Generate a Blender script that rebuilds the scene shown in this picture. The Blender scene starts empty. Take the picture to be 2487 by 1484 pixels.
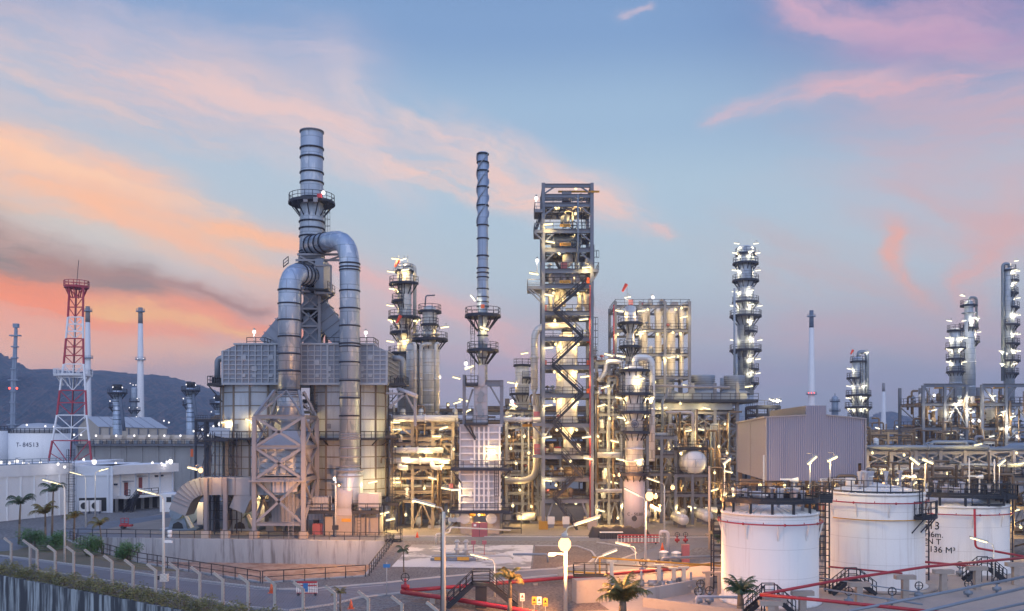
import bpy, bmesh, math, random
from mathutils import Vector, Matrix
PI = math.pi
rnd = random.Random(11)
sc = bpy.context.scene
COL = sc.collection
# ---------------------------------------------------------------- place mapping (camera 14 m up, looking level along +Y)
CAMH, FOC, CX, HY = 14.0, 2153.0, 1243.0, 1053.0
def PX(x, d): return (x-CX)/FOC*d
def PZ(y, d): return CAMH-(y-HY)/FOC*d
def P(x, y, d): return Vector((PX(x, d), d, PZ(y, d)))
def GD(y): return CAMH*FOC/(y-HY)
def G(x, y, z=0.0):
    d = (CAMH-z)*FOC/(y-HY)
    return Vector((PX(x, d), d, z))
def M(px, d): return px*d/FOC          # length of px display pixels at depth d

# ---------------------------------------------------------------- mesh collector
class MB:
    def __init__(s): s.v, s.f, s.s = [], [], []
    def add(s, vs, fs, smooth=False):
        o = len(s.v); s.v.extend([Vector(p) for p in vs])
        for f in fs: s.f.append([i+o for i in f]); s.s.append(smooth)
        return s
    def poly(s, pts): return s.add(pts, [list(range(len(pts)))])
    def box(s, c, sz, rz=0.0):
        c = Vector(c); hx, hy, hz = sz[0]/2, sz[1]/2, sz[2]/2
        ca, sa = math.cos(rz), math.sin(rz)
        vs = []
        for z in (-hz, hz):
            for x, y in ((-hx, -hy), (hx, -hy), (hx, hy), (-hx, hy)):
                vs.append(c+Vector((x*ca-y*sa, x*sa+y*ca, z)))
        return s.add(vs, [[3,2,1,0],[4,5,6,7],[0,1,5,4],[1,2,6,5],[2,3,7,6],[3,0,4,7]])
    def box2(s, a, b):
        a, b = Vector(a), Vector(b)
        return s.box((a+b)/2, [abs(b[i]-a[i]) for i in range(3)])
    def bar(s, a, b, w, h=None):
        a, b = Vector(a), Vector(b); h = h or w
        d = b-a
        if d.length < 1e-6: return s
        d.normalize()
        up = Vector((0,0,1)) if abs(d.z) < .95 else Vector((0,1,0))
        x = d.cross(up).normalized(); y = x.cross(d).normalized()
        vs = [p+x*sx*w/2+y*sy*h/2 for p in (a, b) for sx, sy in ((-1,-1),(1,-1),(1,1),(-1,1))]
        return s.add(vs, [[3,2,1,0],[4,5,6,7],[0,1,5,4],[1,2,6,5],[2,3,7,6],[3,0,4,7]])
    def hbeam(s, a, b, w, h=None):       # rolled I section
        a, b = Vector(a), Vector(b); h = h or w
        d = (b-a).normalized()
        up = Vector((0,0,1)) if abs(d.z) < .95 else Vector((0,1,0))
        x = d.cross(up).normalized(); y = x.cross(d).normalized()
        t = h*.09
        s.bar(a+y*(h/2-t/2), b+y*(h/2-t/2), w, t); s.bar(a-y*(h/2-t/2), b-y*(h/2-t/2), w, t)
        return s.bar(a, b, w*.22, h-2*t)
    def tube(s, a, b, r, n=8, r2=None, caps=True):
        a, b = Vector(a), Vector(b); r2 = r if r2 is None else r2
        d = (b-a)
        if d.length < 1e-6: return s
        d.normalize()
        up = Vector((0,0,1)) if abs(d.z) < .95 else Vector((0,1,0))
        x = d.cross(up).normalized(); y = x.cross(d).normalized()
        vs = [a+(x*math.cos(2*PI*i/n)+y*math.sin(2*PI*i/n))*r for i in range(n)]
        vs += [b+(x*math.cos(2*PI*i/n)+y*math.sin(2*PI*i/n))*r2 for i in range(n)]
        o = len(s.v); s.add(vs, [[i,(i+1)%n,n+(i+1)%n,n+i] for i in range(n)], True)
        if caps:
            s.f.append([o+i for i in range(n)][::-1]); s.s.append(False)
            s.f.append([o+n+i for i in range(n)]); s.s.append(False)
        return s
    def pipe(s, pts, r, n=10, bend=None, caps=True):
        pts = [Vector(p) for p in pts]; bend = bend or r*2.6
        path = [pts[0]]
        for i in range(1, len(pts)-1):
            a, p, b = pts[i-1], pts[i], pts[i+1]
            u, w = (a-p), (b-p); k = min(bend, u.length*.49, w.length*.49)
            if k < 1e-4 or u.normalized().cross(w.normalized()).length < .02: path.append(p); continue
            q0, q1 = p+u.normalized()*k, p+w.normalized()*k
            m = 6
            for j in range(m+1):
                t = j/m; path.append(q0*(1-t)**2+p*2*t*(1-t)+q1*t*t)
        path.append(pts[-1])
        out = [path[0]]
        for q in path[1:]:
            if (q-out[-1]).length > 1e-4: out.append(q)
        path = out
        if len(path) < 2: return s
        d = (path[1]-path[0]).normalized()
        up = Vector((0,0,1)) if abs(d.z) < .95 else Vector((0,1,0))
        x = d.cross(up).normalized()
        vs = []
        for i, q in enumerate(path):
            if i == 0: t = (path[1]-path[0])
            elif i == len(path)-1: t = path[-1]-path[-2]
            else: t = (path[i+1]-q).normalized()+(q-path[i-1]).normalized()
            t.normalize(); x = (x-t*x.dot(t)).normalized(); y = t.cross(x)
            for k in range(n):
                a = 2*PI*k/n; vs.append(q+(x*math.cos(a)+y*math.sin(a))*r)
        m = len(path); o = len(s.v)
        s.add(vs, [[i*n+k, i*n+(k+1)%n, (i+1)*n+(k+1)%n, (i+1)*n+k] for i in range(m-1) for k in range(n)], True)
        if caps:
            s.f.append([o+i for i in range(n)][::-1]); s.s.append(False)
            s.f.append([o+(m-1)*n+i for i in range(n)]); s.s.append(False)
        return s
    def lathe(s, cx, cy, prof, n=24, smooth=True, a0=0.0):
        m = len(prof)
        vs = [(cx+r*math.cos(a0+2*PI*k/n), cy+r*math.sin(a0+2*PI*k/n), z) for r, z in prof for k in range(n)]
        o = len(s.v)
        s.add(vs, [[i*n+k, i*n+(k+1)%n, (i+1)*n+(k+1)%n, (i+1)*n+k] for i in range(m-1) for k in range(n)], smooth)
        for i, rev in ((0, True), (m-1, False)):
            if prof[i][0] > .02:
                q = [o+i*n+k for k in range(n)]; s.f.append(q[::-1] if rev else q); s.s.append(False)
        return s
    def sector(s, cx, cy, r0, r1, z, th, a0, a1, n=None):
        n = n or max(4, int(abs(a1-a0)/(2*PI)*28))
        full = abs(abs(a1-a0)-2*PI) < 1e-3
        vs = []
        for i in range(n+1):
            a = a0+(a1-a0)*i/n; c, q = math.cos(a), math.sin(a)
            vs += [(cx+r0*c, cy+r0*q, z), (cx+r1*c, cy+r1*q, z), (cx+r1*c, cy+r1*q, z-th), (cx+r0*c, cy+r0*q, z-th)]
        fs = []
        for i in range(n):
            o = 4*i
            for k in range(4): fs.append([o+k, o+(k+1)%4, o+4+(k+1)%4, o+4+k])
        if not full: fs += [[3,2,1,0], [4*n, 4*n+1, 4*n+2, 4*n+3]]
        return s.add(vs, fs)
    def ball(s, c, r, n=10, m=6, sz=1.0):
        prof = [(max(.001, r*math.sin(PI*i/m)), c[2]-r*sz*math.cos(PI*i/m)) for i in range(m+1)]
        return s.lathe(c[0], c[1], prof, n)
    def rail(s, pts, h=1.1, post=1.7, t=.07, closed=False, toe=True):
        pts = [Vector(p) for p in pts]
        if closed: pts = pts+[pts[0]]
        H = Vector((0,0,h))
        for i in range(len(pts)-1):
            a, b = pts[i], pts[i+1]; L = (b-a).length
            if L < 1e-3: continue
            s.bar(a+H, b+H, t); s.bar(a+H*.52, b+H*.52, t*.85)
            if toe: s.bar(a+Vector((0,0,.09)), b+Vector((0,0,.09)), t*.5, .15)
            k = max(1, round(L/post))
            for j in range(k+(0 if i < len(pts)-2 else 1)):
                q = a.lerp(b, j/k); s.bar(q, q+H, t)
        return s
    def arcrail(s, cx, cy, r, z, a0, a1, h=1.1, t=.07):
        n = max(3, int(abs(a1-a0)*r/1.1))
        return s.rail([(cx+r*math.cos(a0+(a1-a0)*i/n), cy+r*math.sin(a0+(a1-a0)*i/n), z) for i in range(n+1)], h, 1.7, t)
    def ladder(s, x, y, z0, z1, ang, cage=True, w=.5):
        c, q = math.cos(ang), math.sin(ang); tx = Vector((-q, c, 0)); o = Vector((c, q, 0))
        for k in (-1, 1): s.bar(Vector((x, y, z0))+tx*k*w/2, Vector((x, y, z1))+tx*k*w/2, .07)
        z = z0+.3
        while z < z1-.1:
            s.bar(Vector((x, y, z))-tx*w/2, Vector((x, y, z))+tx*w/2, .04); z += .45
        if cage:
            z = z0+2.2
            ring = [o*(.75*math.sin(PI*i/6))+tx*(w*.75*math.cos(PI*i/6)) for i in range(7)]
            zz = []
            while z < z1:
                for i in range(6): s.bar(Vector((x, y, z))+ring[i], Vector((x, y, z))+ring[i+1], .045)
                zz.append(z); z += 1.0
            if zz:
                for i in (1, 3, 5): s.bar(Vector((x, y, zz[0]))+ring[i], Vector((x, y, zz[-1]))+ring[i], .045)
        return s

SPLIT = dict(bands='band', flange_bands='flange_band', pilasters='pilaster', ring_brackets='bracket', legs='leg', roof_nozzles='roof_nozzle', stilts='stilt', round_patches='round_patch', wall_frames='wall_frame', hub_rings='hub_ring', stiffener_rings='stiffener_ring', hoops='hoop', bracing='brace', duct_cradle='cradle_strut', cross_bracing='cross_brace', diagonals='diagonal', standards='standard', wall_columns='wall_column', knee_brace='knee_brace', pump_row='pump_box', base_frame='base_frame', stringers='stringer', curved_panel='curved_panel', damper_gear='gear_box', access_door='access_door', portal_frame='portal_beam', bars='bar', symbol='symbol', trim='trim')
REG = []
class Th:
    """a thing: an Empty at its base that parents its parts; each part is one mesh"""
    def __init__(s, name, label, cat, loc, group=None):
        o = bpy.data.objects.new(name, None); COL.objects.link(o)
        o.location = loc; o.empty_display_size = .2
        o['label'] = label; o['category'] = cat
        if group: o['group'] = group
        s.o, s.loc = o, Vector(loc)
    def part(s, name, mat, label=None):
        m = MB(); REG.append((m, name, mat, s.o, s.loc, label, None)); m.loc = s.loc; return m
    def sub(s, parent, name, mat, label=None):
        m = MB(); REG.append((m, name, mat, parent, s.loc, label, None)); m.loc = s.loc; return m
def solo(name, label, cat, mat, loc=(0,0,0), group=None, kind=None):
    """a thing that is one mesh, or a piece of the setting"""
    m = MB(); pr = {}
    if label: pr['label'] = label
    if cat: pr['category'] = cat
    if group: pr['group'] = group
    if kind: pr['kind'] = kind
    REG.append((m, name, mat, None, Vector(loc), None, pr)); return m
def build_one(ent):
    m, name, mat, parent, loc, label, pr = ent
    if hasattr(m, 'obj'): return m.obj
    if isinstance(parent, MB):
        if not hasattr(parent, 'obj'): build_one([e for e in REG if e[0] is parent][0])
        par = parent.obj
    else: par = parent
    if name in SPLIT and parent is not None:
        n = len(m.v); up = list(range(n))
        def fd(i):
            while up[i] != i: up[i] = up[up[i]]; i = up[i]
            return i
        for f in m.f:
            for j in f[1:]: up[fd(j)] = fd(f[0])
        isl = {}
        for k_, f in enumerate(m.f): isl.setdefault(fd(f[0]), []).append(k_)
        if 1 < len(isl) <= 48:
            first = None
            for ks in isl.values():
                q = MB(); ix = {}
                for k_ in ks:
                    for j in m.f[k_]:
                        if j not in ix: ix[j] = len(q.v); q.v.append(m.v[j])
                    q.f.append([ix[j] for j in m.f[k_]]); q.s.append(m.s[k_])
                build_one((q, SPLIT[name], mat, par, loc, label, pr)); first = first or q.obj
            m.obj = first
            return first
        name = SPLIT[name] if len(isl) == 1 else name
    me = bpy.data.meshes.new(name)
    me.from_pydata([tuple(p-loc) for p in m.v], [], m.f)
    me.polygons.foreach_set('use_smooth', m.s)
    me.materials.append(mat); me.update()
    o = bpy.data.objects.new(name, me); COL.objects.link(o)
    if par is not None: o.parent = par
    else: o.location = loc
    if label: o['label'] = label
    for k, v in (pr or {}).items(): o[k] = v
    m.obj = o
    return o
def build_all():
    for e in REG:
        if e[0].f: build_one(e)
    REG.clear()
def kids(o, idx): return idx.get(o.name, [])
def dup(root, loc, rz=0.0, label=None, group=None, tilt=(0, 0), scale=1.0):
    r = root.copy(); COL.objects.link(r); r.location = loc; r.rotation_euler = (tilt[0], tilt[1], rz)
    r.scale = (scale,)*3
    if label: r['label'] = label
    if group: r['group'] = group
    for ch in list(root.children):
        c = ch.copy(); COL.objects.link(c); c.parent = r
        for g in list(ch.children):
            d = g.copy(); COL.objects.link(d); d.parent = c
    return r
# ---------------------------------------------------------------- materials
class NT:
    """tiny node builder"""
    def __init__(s, nt): s.nt, s.L = nt, nt.links
    def n(s, t, **kw):
        k = s.nt.nodes.new(t)
        for a, v in kw.items(): setattr(k, a, v)
        return k
    def put(s, sock, v):
        if hasattr(v, 'is_output') or isinstance(v, bpy.types.NodeSocket): s.L.new(v, sock)
        else:
            try: sock.default_value = v
            except Exception: sock.default_value = tuple(v)[:3]
    def m(s, op, a, b=None, c=None, clamp=False):
        k = s.n('ShaderNodeMath', operation=op, use_clamp=clamp)
        for i, v in enumerate((a, b, c)):
            if v is not None: s.put(k.inputs[i], v)
        return k.outputs[0]
    def mix(s, f, a, b, bt='MIX'):
        k = s.n('ShaderNodeMix', data_type='RGBA', blend_type=bt)
        s.put(k.inputs[0], f); s.put(k.inputs[6], a); s.put(k.inputs[7], b)
        return k.outputs[2]
    def noise(s, vec, scale, detail=4, rough=.55, dist=0.0, dims='3D'):
        k = s.n('ShaderNodeTexNoise', noise_dimensions=dims)
        s.put(k.inputs['Vector'], vec); k.inputs['Scale'].default_value = scale
        k.inputs['Detail'].default_value = detail; k.inputs['Roughness'].default_value = rough
        k.inputs['Distortion'].default_value = dist
        return k.outputs[0]
    def ramp(s, f, a, b):        # smooth 0..1 between a and b
        k = s.n('ShaderNodeMapRange', interpolation_type='SMOOTHSTEP')
        s.put(k.inputs[0], f); s.put(k.inputs[1], a); s.put(k.inputs[2], b)
        return k.outputs[0]
    def scale(s, vec, sc, loc=(0,0,0)):
        k = s.n('ShaderNodeMapping'); s.put(k.inputs[0], vec); k.inputs[1].default_value = loc; k.inputs[3].default_value = sc
        return k.outputs[0]
    def xyz(s, vec):
        k = s.n('ShaderNodeSeparateXYZ'); s.put(k.inputs[0], vec); return k.outputs
    def comb(s, x, y, z):
        k = s.n('ShaderNodeCombineXYZ')
        for i, v in enumerate((x, y, z)): s.put(k.inputs[i], v)
        return k.outputs[0]
def srgb(r, g, b):
    f = lambda c: (c/255/12.92) if c/255 <= .04045 else ((c/255+.055)/1.055)**2.4
    return (f(r), f(g), f(b), 1.0)
def new_mat(name):
    mt = bpy.data.materials.new(name); mt.use_nodes = True
    t = NT(mt.node_tree); t.b = mt.node_tree.nodes['Principled BSDF']
    t.obj = t.n('ShaderNodeTexCoord').outputs['Object']
    return mt, t
def paint(name, col, rough=.55, metal=0.0, var=.25, vs=.6, dirt=None, dirt_amt=.5, streak=False, bump=0.0, bscale=20, thr=(.52, .74)):
    mt, t = new_mat(name)
    c = tuple(col)[:3]+(1,)
    vec = t.scale(t.obj, (1, 1, .18)) if streak else t.obj
    f = t.noise(vec, vs, 5, .6)
    k = t.m('MULTIPLY_ADD', f, 2*var, 1-var)
    out = t.mix(1.0, c, t.comb(k, k, k), 'MULTIPLY')
    if dirt:
        d = t.ramp(t.noise(t.scale(t.obj, (1.3, 1.3, .12) if streak else (1, 1, 1), (7, 3, 1)), vs*2.2, 6, .65), *thr)
        out = t.mix(t.m('MULTIPLY', d, dirt_amt), out, tuple(dirt)[:3]+(1,))
    t.put(t.b.inputs['Base Color'], out)
    t.b.inputs['Metallic'].default_value = metal
    t.put(t.b.inputs['Roughness'], t.m('MULTIPLY_ADD', f, .25, rough-.12))
    if bump:
        bn = t.n('ShaderNodeBump'); bn.inputs['Strength'].default_value = bump; bn.inputs['Distance'].default_value = .05
        t.put(bn.inputs['Height'], t.noise(t.obj, bscale, 5)); t.L.new(bn.outputs[0], t.b.inputs['Normal'])
    return mt
def clad(name, col, seam_z=1.25, seam_a=9, rough=.42, metal=.45, patch=None, dark=.45):
    """insulation cladding on an upright shell: sheet seams round and up it"""
    mt, t = new_mat(name)
    x, y, z = t.xyz(t.obj)
    row = t.m('DIVIDE', z, seam_z)
    fz = t.m('FRACT', row)
    s1 = t.m('LESS_THAN', fz, .055)
    ang = t.m('DIVIDE', t.m('ARCTAN2', x, y), 2*PI/seam_a)
    off = t.m('MULTIPLY', t.m('MODULO', t.m('FLOOR', row), 2.0), .5)
    s2 = t.m('LESS_THAN', t.m('FRACT', t.m('ADD', ang, off)), .035)
    seam = t.m('MAXIMUM', s1, s2)
    cell = t.n('ShaderNodeTexWhiteNoise', noise_dimensions='2D')
    t.put(cell.inputs[0], t.comb(t.m('FLOOR', t.m('ADD', ang, off)), t.m('FLOOR', row), 0.0))
    f = t.noise(t.scale(t.obj, (1, 1, .3)), .8, 5, .6)
    k = t.m('ADD', t.m('MULTIPLY_ADD', f, .4, .72), t.m('MULTIPLY', cell.outputs[0], .13))
    out = t.mix(1.0, tuple(col)[:3]+(1,), t.comb(k, k, k), 'MULTIPLY')
    if patch:
        pz = t.ramp(t.noise(t.scale(t.obj, (1.1, 1.1, .35), (3, 9, 2)), .9, 3, .5, .4), .55, .6)
        out = t.mix(t.m('MULTIPLY', pz, .55), out, tuple(patch)[:3]+(1,))
    out = t.mix(t.m('MULTIPLY', seam, dark), out, (.03, .035, .05, 1))
    t.put(t.b.inputs['Base Color'], out); t.b.inputs['Metallic'].default_value = metal
    t.put(t.b.inputs['Roughness'], t.m('MULTIPLY_ADD', f, .3, rough-.15))
    return mt
def emit(name, col, strength):
    mt, t = new_mat(name)
    t.b.inputs['Base Color'].default_value = (0, 0, 0, 1); t.b.inputs['Specular IOR Level'].default_value = 0
    t.b.inputs['Emission Color'].default_value = tuple(col)+(1,); t.b.inputs['Emission Strength'].default_value = strength
    return mt

MT = {}
MT['duct'] = clad('aluminium_duct', (.33, .41, .54), 1.9, 3, .4, .4, patch=(.60, .65, .72), dark=.4)
MT['stack'] = clad('stack_shell', (.34, .40, .50), 2.4, 3, .45, .3, patch=(.55, .58, .64), dark=.3)
MT['bluestack'] = clad('blue_grey_stack_shell', (.27, .34, .47), 3.0, 2, .45, .3, dark=.25)
MT['clad'] = clad('silver_cladding', (.62, .63, .65), 1.2, 9, .40, .12)
MT['clad_blue'] = clad('blue_silver_cladding', (.34, .40, .50), 1.1, 9, .42, .2)
MT['pipe'] = paint('silver_pipe_jacket', (.46, .455, .44), .42, .12, .2, .9)
MT['pipe_tan'] = paint('dull_tan_pipe', (.16, .115, .08), .5, .1, .25, .7)
MT['pipe_grey'] = paint('grey_pipe', (.20, .24, .30), .45, .2, .2, .8)
MT['steel'] = paint('grey_structural_steel', (.15, .17, .22), .55, .1, .15, .5, dirt=(.16, .13, .11), dirt_amt=.35)
MT['steel_tan'] = paint('fireproofed_column', (.20, .17, .145), .8, 0, .2, .5)
MT['steel_lt'] = paint('pale_grey_steel', (.235, .24, .28), .55, .1, .15, .5, dirt=(.25, .2, .18), dirt_amt=.3)
MT['dark'] = paint('black_painted_steel', (.018, .022, .034), .5, .1, .3, 1.0)
MT['navy'] = paint('dark_navy_steel', (.015, .02, .04), .5, .1, .3, 1.0)
MT['casing'] = paint('furnace_casing', (.19, .225, .30), .5, .25, .18, .7, dirt=(.21, .19, .19), dirt_amt=.5, streak=True)
MT['casing_w'] = paint('pale_heater_casing', (.40, .40, .46), .6, .05, .1, .5, dirt=(.33, .29, .30), dirt_amt=.45, streak=True)
MT['rib'] = paint('casing_ribs', (.31, .345, .41), .55, .2, .12, .6)
MT['cell'] = paint('pale_blue_cell_panels', (.36, .41, .49), .5, .15, .2, .45, dirt=(.24, .23, .24), dirt_amt=.6, streak=True, thr=(.48, .7))
MT['rib_d'] = paint('tan_cell_ribs', (.15, .125, .11), .6, .1, .15, .8)
MT['rib_w'] = paint('pale_casing_ribs', (.66, .65, .70), .55, .05, .08, .6)
MT['fan'] = paint('blue_grey_fan_casing', (.20, .27, .36), .5, .1, .2, .6, dirt=(.1, .1, .1), dirt_amt=.4)
MT['shelter'] = paint('lilac_grey_sheeting', (.30, .31, .385), .5, .15, .06, .3)
MT['white'] = paint('white_wall_paint', (.78, .79, .82), .7, 0, .05, .3, dirt=(.55, .56, .6), dirt_amt=.25, streak=True)
MT['bluewhite'] = paint('pale_blue_wall_paint', (.58, .64, .74), .7, 0, .06, .3)
MT['roof'] = paint('pale_sheet_roof', (.42, .44, .48), .55, .1, .08, .4, dirt=(.3, .3, .32), dirt_amt=.3)
MT['beige'] = paint('beige_sheet_wall', (.46, .41, .36), .7, 0, .1, .5)
MT['tank'] = None
MT['conc'] = paint('stained_concrete', (.32, .33, .35), .85, 0, .2, .35, dirt=(.20, .20, .21), dirt_amt=.6, streak=True, bump=.3)
MT['conc_w'] = paint('pond_wall_concrete', (.32, .355, .40), .85, 0, .35, .5, dirt=(.11, .11, .12), dirt_amt=.8, streak=True, bump=.3, thr=(.47, .68))
MT['conc_p'] = paint('pale_concrete_post', (.40, .38, .36), .85, 0, .15, 1.2, dirt=(.3, .28, .26), dirt_amt=.4, bump=.3)
MT['wall_dark'] = paint('black_streaked_concrete', (.36, .42, .48), .85, 0, .35, .45, dirt=(.025, .03, .045), dirt_amt=.95, streak=True, bump=.3, thr=(.37, .56))
MT['pedestal'] = paint('warm_concrete', (.36, .31, .28), .85, 0, .15, .8, dirt=(.25, .2, .18), dirt_amt=.4, bump=.2)
MT['asphalt'] = paint('asphalt', (.135, .155, .19), .8, 0, .35, .25, dirt=(.08, .09, .105), dirt_amt=.6, bump=.4, bscale=30)
MT['kerb'] = paint('kerb_concrete', (.42, .42, .43), .85, 0, .15, .6)
MT['slab'] = paint('wet_stained_slab', (.55, .56, .58), .6, 0, .12, .09, dirt=(.13, .14, .17), dirt_amt=.85, thr=(.49, .56))
MT['apron'] = paint('plant_apron_concrete', (.24, .21, .185), .8, 0, .25, .15, dirt=(.15, .13, .11), dirt_amt=.6)
MT['red'] = paint('fire_main_red', (.36, .022, .035), .4, 0, .15, .8, dirt=(.3, .12, .1), dirt_amt=.4)
MT['redwhite'] = paint('tower_red', (.38, .03, .06), .5, 0, .15, .8)
MT['towerwhite'] = paint('tower_white', (.72, .74, .80), .5, 0, .08, .8)
MT['maroon'] = paint('faded_maroon_cabinet', (.32, .10, .12), .5, 0, .15, .8)
MT['orange'] = paint('orange_plastic', (.75, .14, .04), .5, 0, .1, 1)
MT['sock'] = paint('orange_red_fabric', (.85, .10, .06), .7, 0, .1, 1)
MT['yellow'] = paint('yellow_paint', (.55, .28, .03), .5, 0, .15, 1.0, dirt=(.3, .2, .1), dirt_amt=.3)
MT['plate'] = paint('amber_name_plate', (.70, .36, .05), .5, 0, .05, 1.0)
MT['signwhite'] = paint('white_sign', (.75, .75, .75), .5, 0, .03, 1.0)
MT['ink'] = paint('black_lettering', (.012, .012, .016), .6, 0, .02, 1.0)
MT['inkblue'] = paint('dark_blue_lettering', (.02, .03, .09), .6, 0, .02, 1.0)
MT['signblue'] = paint('blue_sign', (.03, .16, .42), .5, 0, .05, 1.0)
MT['polewhite'] = paint('pale_pole_paint', (.60, .58, .55), .6, 0, .12, 2.0)
MT['polegrey'] = paint('grey_pole_paint', (.40, .41, .42), .6, .1, .12, 2.0)
MT['trunk'] = paint('palm_bark', (.16, .13, .10), .9, 0, .3, 3.0, bump=.5)
MT['tarp'] = paint('black_tarpaulin', (.03, .028, .028), .7, 0, .4, 1.0, bump=.5, bscale=3)
MT['door'] = paint('brown_red_door', (.25, .07, .07), .5, 0, .1, 1)
MT['void'] = paint('dark_openings_and_grille', (.02, .025, .03), .7, 0, .2, 1)  # near-black stands for shade inside openings; also a real fan grille
MT['glass'] = paint('dark_glass', (.03, .04, .05), .15, 0, .1, 1)
MT['far'] = paint('far_grey_steel', (.24, .29, .38), .6, .1, .2, .3)
MT['farcol'] = clad('far_column_cladding', (.26, .32, .42), 1.6, 7, .45, .3)
MT['chimney'] = paint('white_chimney_paint', (.70, .68, .70), .7, 0, .08, .3, dirt=(.45, .42, .42), dirt_amt=.3, streak=True)
MT['chimtop'] = paint('dark_chimney_top', (.10, .13, .19), .7, 0, .15, .3)
MT['chimtop_w'] = paint('grey_brown_chimney_top', (.24, .21, .20), .7, 0, .15, .3)
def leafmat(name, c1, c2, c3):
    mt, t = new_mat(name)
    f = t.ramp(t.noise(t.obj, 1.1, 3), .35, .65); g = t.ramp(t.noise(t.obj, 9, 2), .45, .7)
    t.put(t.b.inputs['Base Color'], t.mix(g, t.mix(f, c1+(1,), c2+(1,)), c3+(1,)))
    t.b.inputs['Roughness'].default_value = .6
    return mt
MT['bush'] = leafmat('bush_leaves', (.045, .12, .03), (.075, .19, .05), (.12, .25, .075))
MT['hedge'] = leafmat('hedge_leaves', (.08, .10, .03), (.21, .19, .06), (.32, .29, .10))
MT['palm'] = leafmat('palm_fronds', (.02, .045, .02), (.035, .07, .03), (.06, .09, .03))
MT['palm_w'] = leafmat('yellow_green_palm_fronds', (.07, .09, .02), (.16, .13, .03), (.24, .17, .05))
MT['hill'] = None
def tankmat():
    mt, t = new_mat('white_tank_paint')
    x, y, z = t.xyz(t.obj)
    fz = t.m('FRACT', t.m('DIVIDE', z, 2.35))
    seam = t.m('MULTIPLY', t.m('LESS_THAN', fz, .016), .4)
    f = t.noise(t.scale(t.obj, (1, 1, .15)), 1.2, 5, .6)
    d = t.ramp(t.noise(t.scale(t.obj, (1.8, 1.8, .07), (3, 1, 0)), 1.5, 5, .65), .5, .72)
    c = t.mix(t.m('MULTIPLY', d, .5), (.70, .685, .68, 1), (.46, .40, .37, 1))
    c = t.mix(seam, c, (.25, .22, .22, 1))
    t.put(t.b.inputs['Base Color'], c); t.put(t.b.inputs['Roughness'], t.m('MULTIPLY_ADD', f, .2, .38))
    return mt
MT['tank'] = tankmat()
def hillmat():
    mt, t = new_mat('dry_wooded_hill')
    f = t.ramp(t.noise(t.obj, .03, 8, .7), .42, .58); g = t.ramp(t.noise(t.obj, .09, 6, .75), .46, .6)
    c = t.mix(g, t.mix(f, (.012, .035, .045, 1), (.04, .065, .07, 1)), (.17, .105, .08, 1))
    t.put(t.b.inputs['Base Color'], t.mix(.12, c, (.02, .028, .05, 1))); t.b.inputs['Roughness'].default_value = .95
    return mt
MT['hill'] = hillmat()
def groundmat(name, c1, c2, c3, s1=.15, s2=6.0):
    mt, t = new_mat(name)
    f = t.ramp(t.noise(t.obj, s1, 5, .6), .38, .62); g = t.ramp(t.noise(t.obj, s2, 6, .75), .42, .6)
    t.put(t.b.inputs['Base Color'], t.mix(g, t.mix(f, c1+(1,), c2+(1,)), c3+(1,))); t.b.inputs['Roughness'].default_value = .95
    bn = t.n('ShaderNodeBump'); bn.inputs['Strength'].default_value = .6; bn.inputs['Distance'].default_value = .06
    t.put(bn.inputs['Height'], t.noise(t.obj, s2*1.3, 4, .7)); t.L.new(bn.outputs[0], t.b.inputs['Normal'])
    return mt
MT['ground'] = groundmat('plant_ground', (.175, .18, .19), (.23, .23, .235), (.09, .09, .095), .08, 2.5)
MT['gravel'] = groundmat('grey_gravel', (.18, .18, .185), (.24, .235, .23), (.06, .06, .065), .25, 5)
MT['gravel_r'] = groundmat('warm_gravel', (.19, .15, .13), (.24, .19, .165), (.07, .055, .05), .25, 4)
MT['soil'] = groundmat('dry_grass_soil', (.13, .11, .07), (.06, .085, .03), (.17, .14, .09), .22, 5)
MT['pondbed'] = groundmat('pale_pond_bed', (.25, .215, .20), (.20, .185, .18), (.13, .10, .09), .1, .6)
def corrugated():
    mt, t = new_mat('corrugated_lilac_sheet')
    x, y, z = t.xyz(t.obj)
    w = t.m('SINE', t.m('MULTIPLY', t.m('ADD', x, t.m('MULTIPLY', y, .7)), 2*PI/.24))
    f = t.noise(t.scale(t.obj, (1, 1, .1)), .8, 4)
    k = t.m('ADD', t.m('MULTIPLY_ADD', f, .16, .92), t.m('MULTIPLY', t.m('LESS_THAN', w, -.6), -.1))
    t.put(t.b.inputs['Base Color'], t.mix(1.0, (.185, .21, .32, 1), t.comb(k, k, k), 'MULTIPLY'))
    t.b.inputs['Roughness'].default_value = .5; t.b.inputs['Metallic'].default_value = .15
    bn = t.n('ShaderNodeBump'); bn.inputs['Strength'].default_value = .5; bn.inputs['Distance'].default_value = .08
    t.put(bn.inputs['Height'], w); t.L.new(bn.outputs[0], t.b.inputs['Normal'])
    return mt
MT['corr'] = corrugated()
MT['lamp'] = emit('warm_white_tube', (1.0, .86, .48), 2.1)
MT['lamp_w'] = emit('white_tube', (1.0, .93, .72), 2.0)
MT['lamp_v'] = emit('violet_white_lamp', (1.0, .94, .92), 1.8)
MT['bulb'] = emit('warm_bulb', (1.0, .82, .42), 2.1)
MT['sodium'] = emit('sodium_globe', (1.0, .54, .24), 3.0)
MT['beacon'] = emit('red_beacon', (1.0, .06, .03), 6)
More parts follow.
